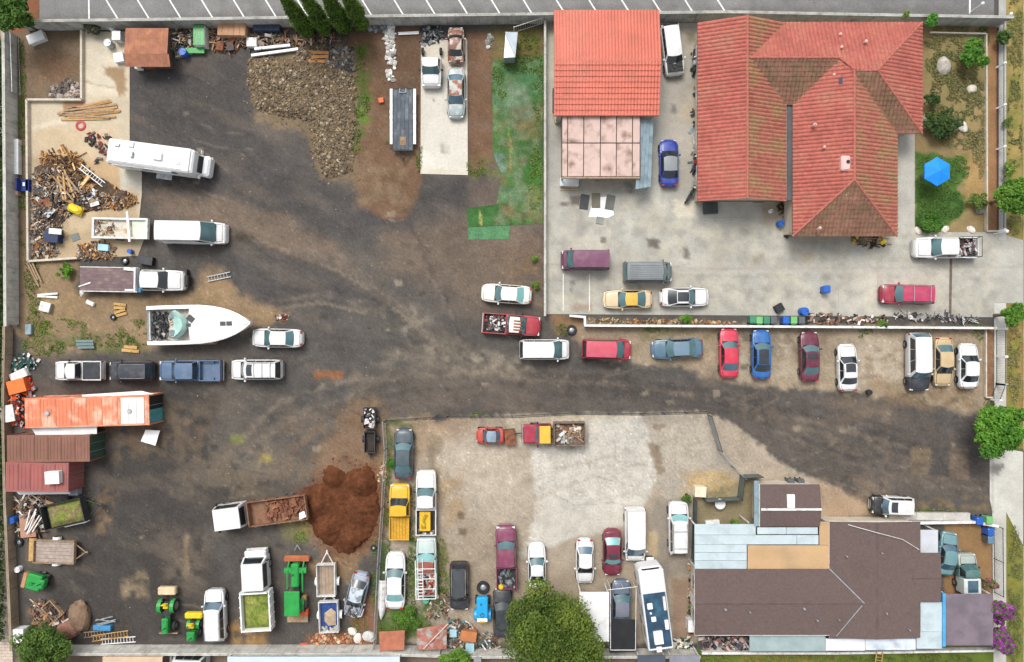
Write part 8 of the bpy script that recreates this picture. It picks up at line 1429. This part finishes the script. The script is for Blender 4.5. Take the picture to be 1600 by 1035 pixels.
cratebox('hot_tub_cover', 'square dark grey cover outside the tiled house', 'cover', 1109, 326, 1.35, 1.1, .35, 3, mk('dark_cover', (.055, .065, .06), .7, var=.2), .05, mk('dark_cover', (.055, .065, .06))); r = thing('garden_chair', 'white plastic chair at the tiled house corner', 'chair', 1231, 353, 20, z=.05); m = MB(); m.cbox(-.25, .25, -.25, .25, .38, .43, .02); m.build('seat', M_WHITE, r); m = MB(); m.box(-.27, -.2, -.25, .25, .43, .9); m.build('backrest', M_WHITE, r)
for a in (-.2, .2):
    for b in (-.2, .2): m = MB(); m.box(a - .03, a + .03, b - .03, b + .03, 0, .38); m.build('leg', M_WHITE, r)
boards('wood_ladder_planks', 'planks with a yellow end leaning at the tiled house front', 'planks', 1360, 377, -8, 3, 2.8, .16, M_WOOD, .06, .4, 5); cratebox('yellow_tool', 'yellow tool box at the tiled house front', 'tool', 1378, 379, .6, .35, .3, 35, M_YEL, .06)
# blue garden umbrella
u = thing('patio_umbrella', 'hexagonal bright blue umbrella on the lawn', 'umbrella', 1466.5, 267.5, 30, h=2.4); m = MB(); rad = 1.38
M_UMB = mk('umbrella_blue', (.005, .22, .72), .7, var=.05); 
for i in range(6):
    a, b = R(60 * i), R(60 * (i + 1)); m = MB(); p0 = (0, 0, 2.62); p1 = (rad * math.cos(a), rad * math.sin(a), 2.2); p2 = (rad * math.cos(b), rad * math.sin(b), 2.2); mid = ((p1[0] + p2[0]) / 2 * .98, (p1[1] + p2[1]) / 2 * .98, 2.21); q1 = tuple(x * .5 for x in p1[:2]) + (2.42,); q2 = tuple(x * .5 for x in p2[:2]) + (2.42,)
    m.add([p0, q1, q2, p1, mid, p2], [(0, 1, 2), (1, 3, 4), (1, 4, 2), (2, 4, 5)]); m.add([(p1[0], p1[1], 2.2), (mid[0], mid[1], 2.21), (p2[0], p2[1], 2.2), (p2[0], p2[1], 2.08), (mid[0], mid[1], 2.09), (p1[0], p1[1], 2.08)], [(0, 1, 4, 5), (1, 2, 3, 4)]); m.build('canopy_panel', M_UMB, u)
    m = MB(); m.cyl((0, 0, 2.58), (p1[0], p1[1], 2.18), .015, n=5); m.build('rib', M_STEEL, u)
m = MB(); m.cyl((0, 0, 0), (0, 0, 2.68), .03, n=8); m.build('pole', M_STEEL, u); m = MB(); m.lathe([(.32, 0), (.3, .08), (.06, .14), (.04, .3)], 14); m.build('base', M_DARKST, u)
# misc near the lower wall
tarp('rust_panel', [(592, 988), (632, 986), (632, 1014), (594, 1016)], 1.3, .08, mk('rust_sheet2', (.34, .12, .07), .8, var=.2, vs=2), None, 'rust red corrugated panel leaning on the bottom wall, left one', 'panel', 8, slope=(0, .3)); tarp('rust_panel', [(651, 984), (698, 976), (698, 1013), (652, 1014)], 1.3, .12, mk('rust_sheet3', (.28, .11, .08), .8, var=.25, vs=2, rgb2=(.30, .28, .26), s2=1.5), None, 'dull red panel with debris on the bottom wall, right one', 'panel', 8, slope=(0, .3))
m = MB(); m.cyl((*W(662, 1014, 1.7)[:2], 1.7), (*W(700, 975, 1.6)[:2], 1.6), .05, n=6); tag(m.build('pole', mk('pink_pole', (.6, .42, .36), .7)), 'pale pink pole lying across the dull red panel', 'pole')
r = thing('upturned_hull', 'white upturned skiff hull beside the long white sedan', 'skiff', 598, 935, 88); m = MB(); rr = [[(x, y * w_, z_) for y, z_ in ((-1, 0), (-.9, .35), (-.45, .5), (0, .55), (.45, .5), (.9, .35), (1, 0))] for x, w_ in ((-1.9, .03), (-1.5, .25), (-.8, .38), (.4, .42), (1.5, .4), (1.9, .36))]; m.grid(rr); m.build('hull', M_WHITED, r, 50); m = MB(); m.box(-1.8, 1.9, -.02, .02, .5, .6); m.build('keel', M_WHITE, r)
r = thing('frame_box', 'open wooden frame box near the lower left tree', 'frame', 85, 953, -48); m = MB(); m.box(-.95, .95, -.6, -.5, 0, .4); m.box(-.95, .95, .5, .6, 0, .4); m.box(-.95, -.85, -.5, .5, 0, .4); m.box(.85, .95, -.5, .5, 0, .4); m.build('rim', M_WOOD, r); m = MB(); m.box(-.85, .85, -.5, .5, .02, .1); m.build('floor', mk('brown_floor', (.20, .11, .08), .9, var=.2), r)
cratebox('orange_crate', 'orange-brown cabinet in the junk by the blue tractor', 'cabinet', 733, 989, 1.5, .95, .8, -8, mk('orange_brown', (.42, .16, .06), .8), 0, mk('orange_brown', (.42, .16, .06))); cratebox('teal_box', 'pale teal box in the junk beside rust panel', 'box', 709, 986, .7, .7, .7, 0, mk('pale_teal', (.3, .5, .55))); cratebox('teal_white_box', 'white and teal box at the bottom wall under junk', 'box', 735, 1007, .8, .8, .8, 0, M_WHITED, 0, mk('pale_teal', (.3, .5, .55))); cratebox('brown_sheet', 'flat brown sheet in the junk left of dump trailer', 'sheet', 44, 822, 1.5, 2.2, .1, 4, mk('brown_sheet', (.36, .20, .14), .8, var=.15), .5); boards('white_poles', 'white poles lying over the brown sheet', 'poles', 60, 812, 62, 5, 2.6, .1, M_WHITED, .7, 1.0, 20, part='pole'); cratebox('grey_tank', 'grey tank at the end of the red container', 'tank', 121, 767, .9, .6, .6, 0, mk('grey_blue', (.24, .26, .30), .6), 0, mk('grey_blue', (.24, .26, .30)))
cratebox('cream_shed_box', 'pale square box roof in the little garden', 'box', 1091, 766, 1.1, 1.0, .9, -3, mk('cream_box', (.62, .56, .42), .8)); r = thing('garden_table', 'white oval table in the little garden', 'table', 1122, 785, 5); m = MB(); m.lathe([(.001, .72), (.5, .72), (.52, .7), (.5, .68)], 18); m.build('table_top', M_WHITE, r, 40); m = MB(); m.cyl((0, 0, 0), (0, 0, .69), .05, n=8); m.build('pedestal', M_WHITE, r); cratebox('white_planter', 'white planters by the patio cover', 'planter', 1112, 816, 1.4, .5, .35, 5, M_WHITED); tarp('black_tarp', [(672, 656), (686, 646), (700, 650), (682, 656)], .4, .25, M_BLACK, None, 'crumpled black plastic by the driveway fence', 'tarp', 6)
cratebox('canister_crate', 'white and black gas canister crate by the motorhome nose', 'canister', 1014, 872, .7, .45, .5, 0, M_DARKST, 0, M_WHITE); cratebox('white_water_tank', 'white water tank against the brown house wall', 'tank', 1077, 972, .7, 1.1, 1.0, 0, M_WHITED, 0, M_WHITE); boards('timber_boards', 'red brown patch of timber on the rubble heap', 'timber', 500, 92, -2, 3, 2.0, .3, mk('orange_timber', (.40, .18, .06), .8), .35, .8, 5)
# lamp posts along the iron fences
def lamp(label, px, py):
    t = thing('post_lamp', label, 'lamp', px, py); m = MB(); m.cyl((0, 0, 0), (0, 0, 1.7), .05, n=8); m.build('pole', M_WHITE, t); m = MB(); m.lathe([(.001, .3), (.14, .22), (.17, .1), (.1, 0), (.05, -.05)], 12, c=(0, 0, 1.72)); m.build('globe', M_WHITE, t, 60)
lamp('white globe lamp at the top right corner of the front garden', 1558, 36); lamp('white globe post lamp on the parking lot stripe', 1515, 20); lamp('white globe lamp at the concrete drive corner', 1552, 366)
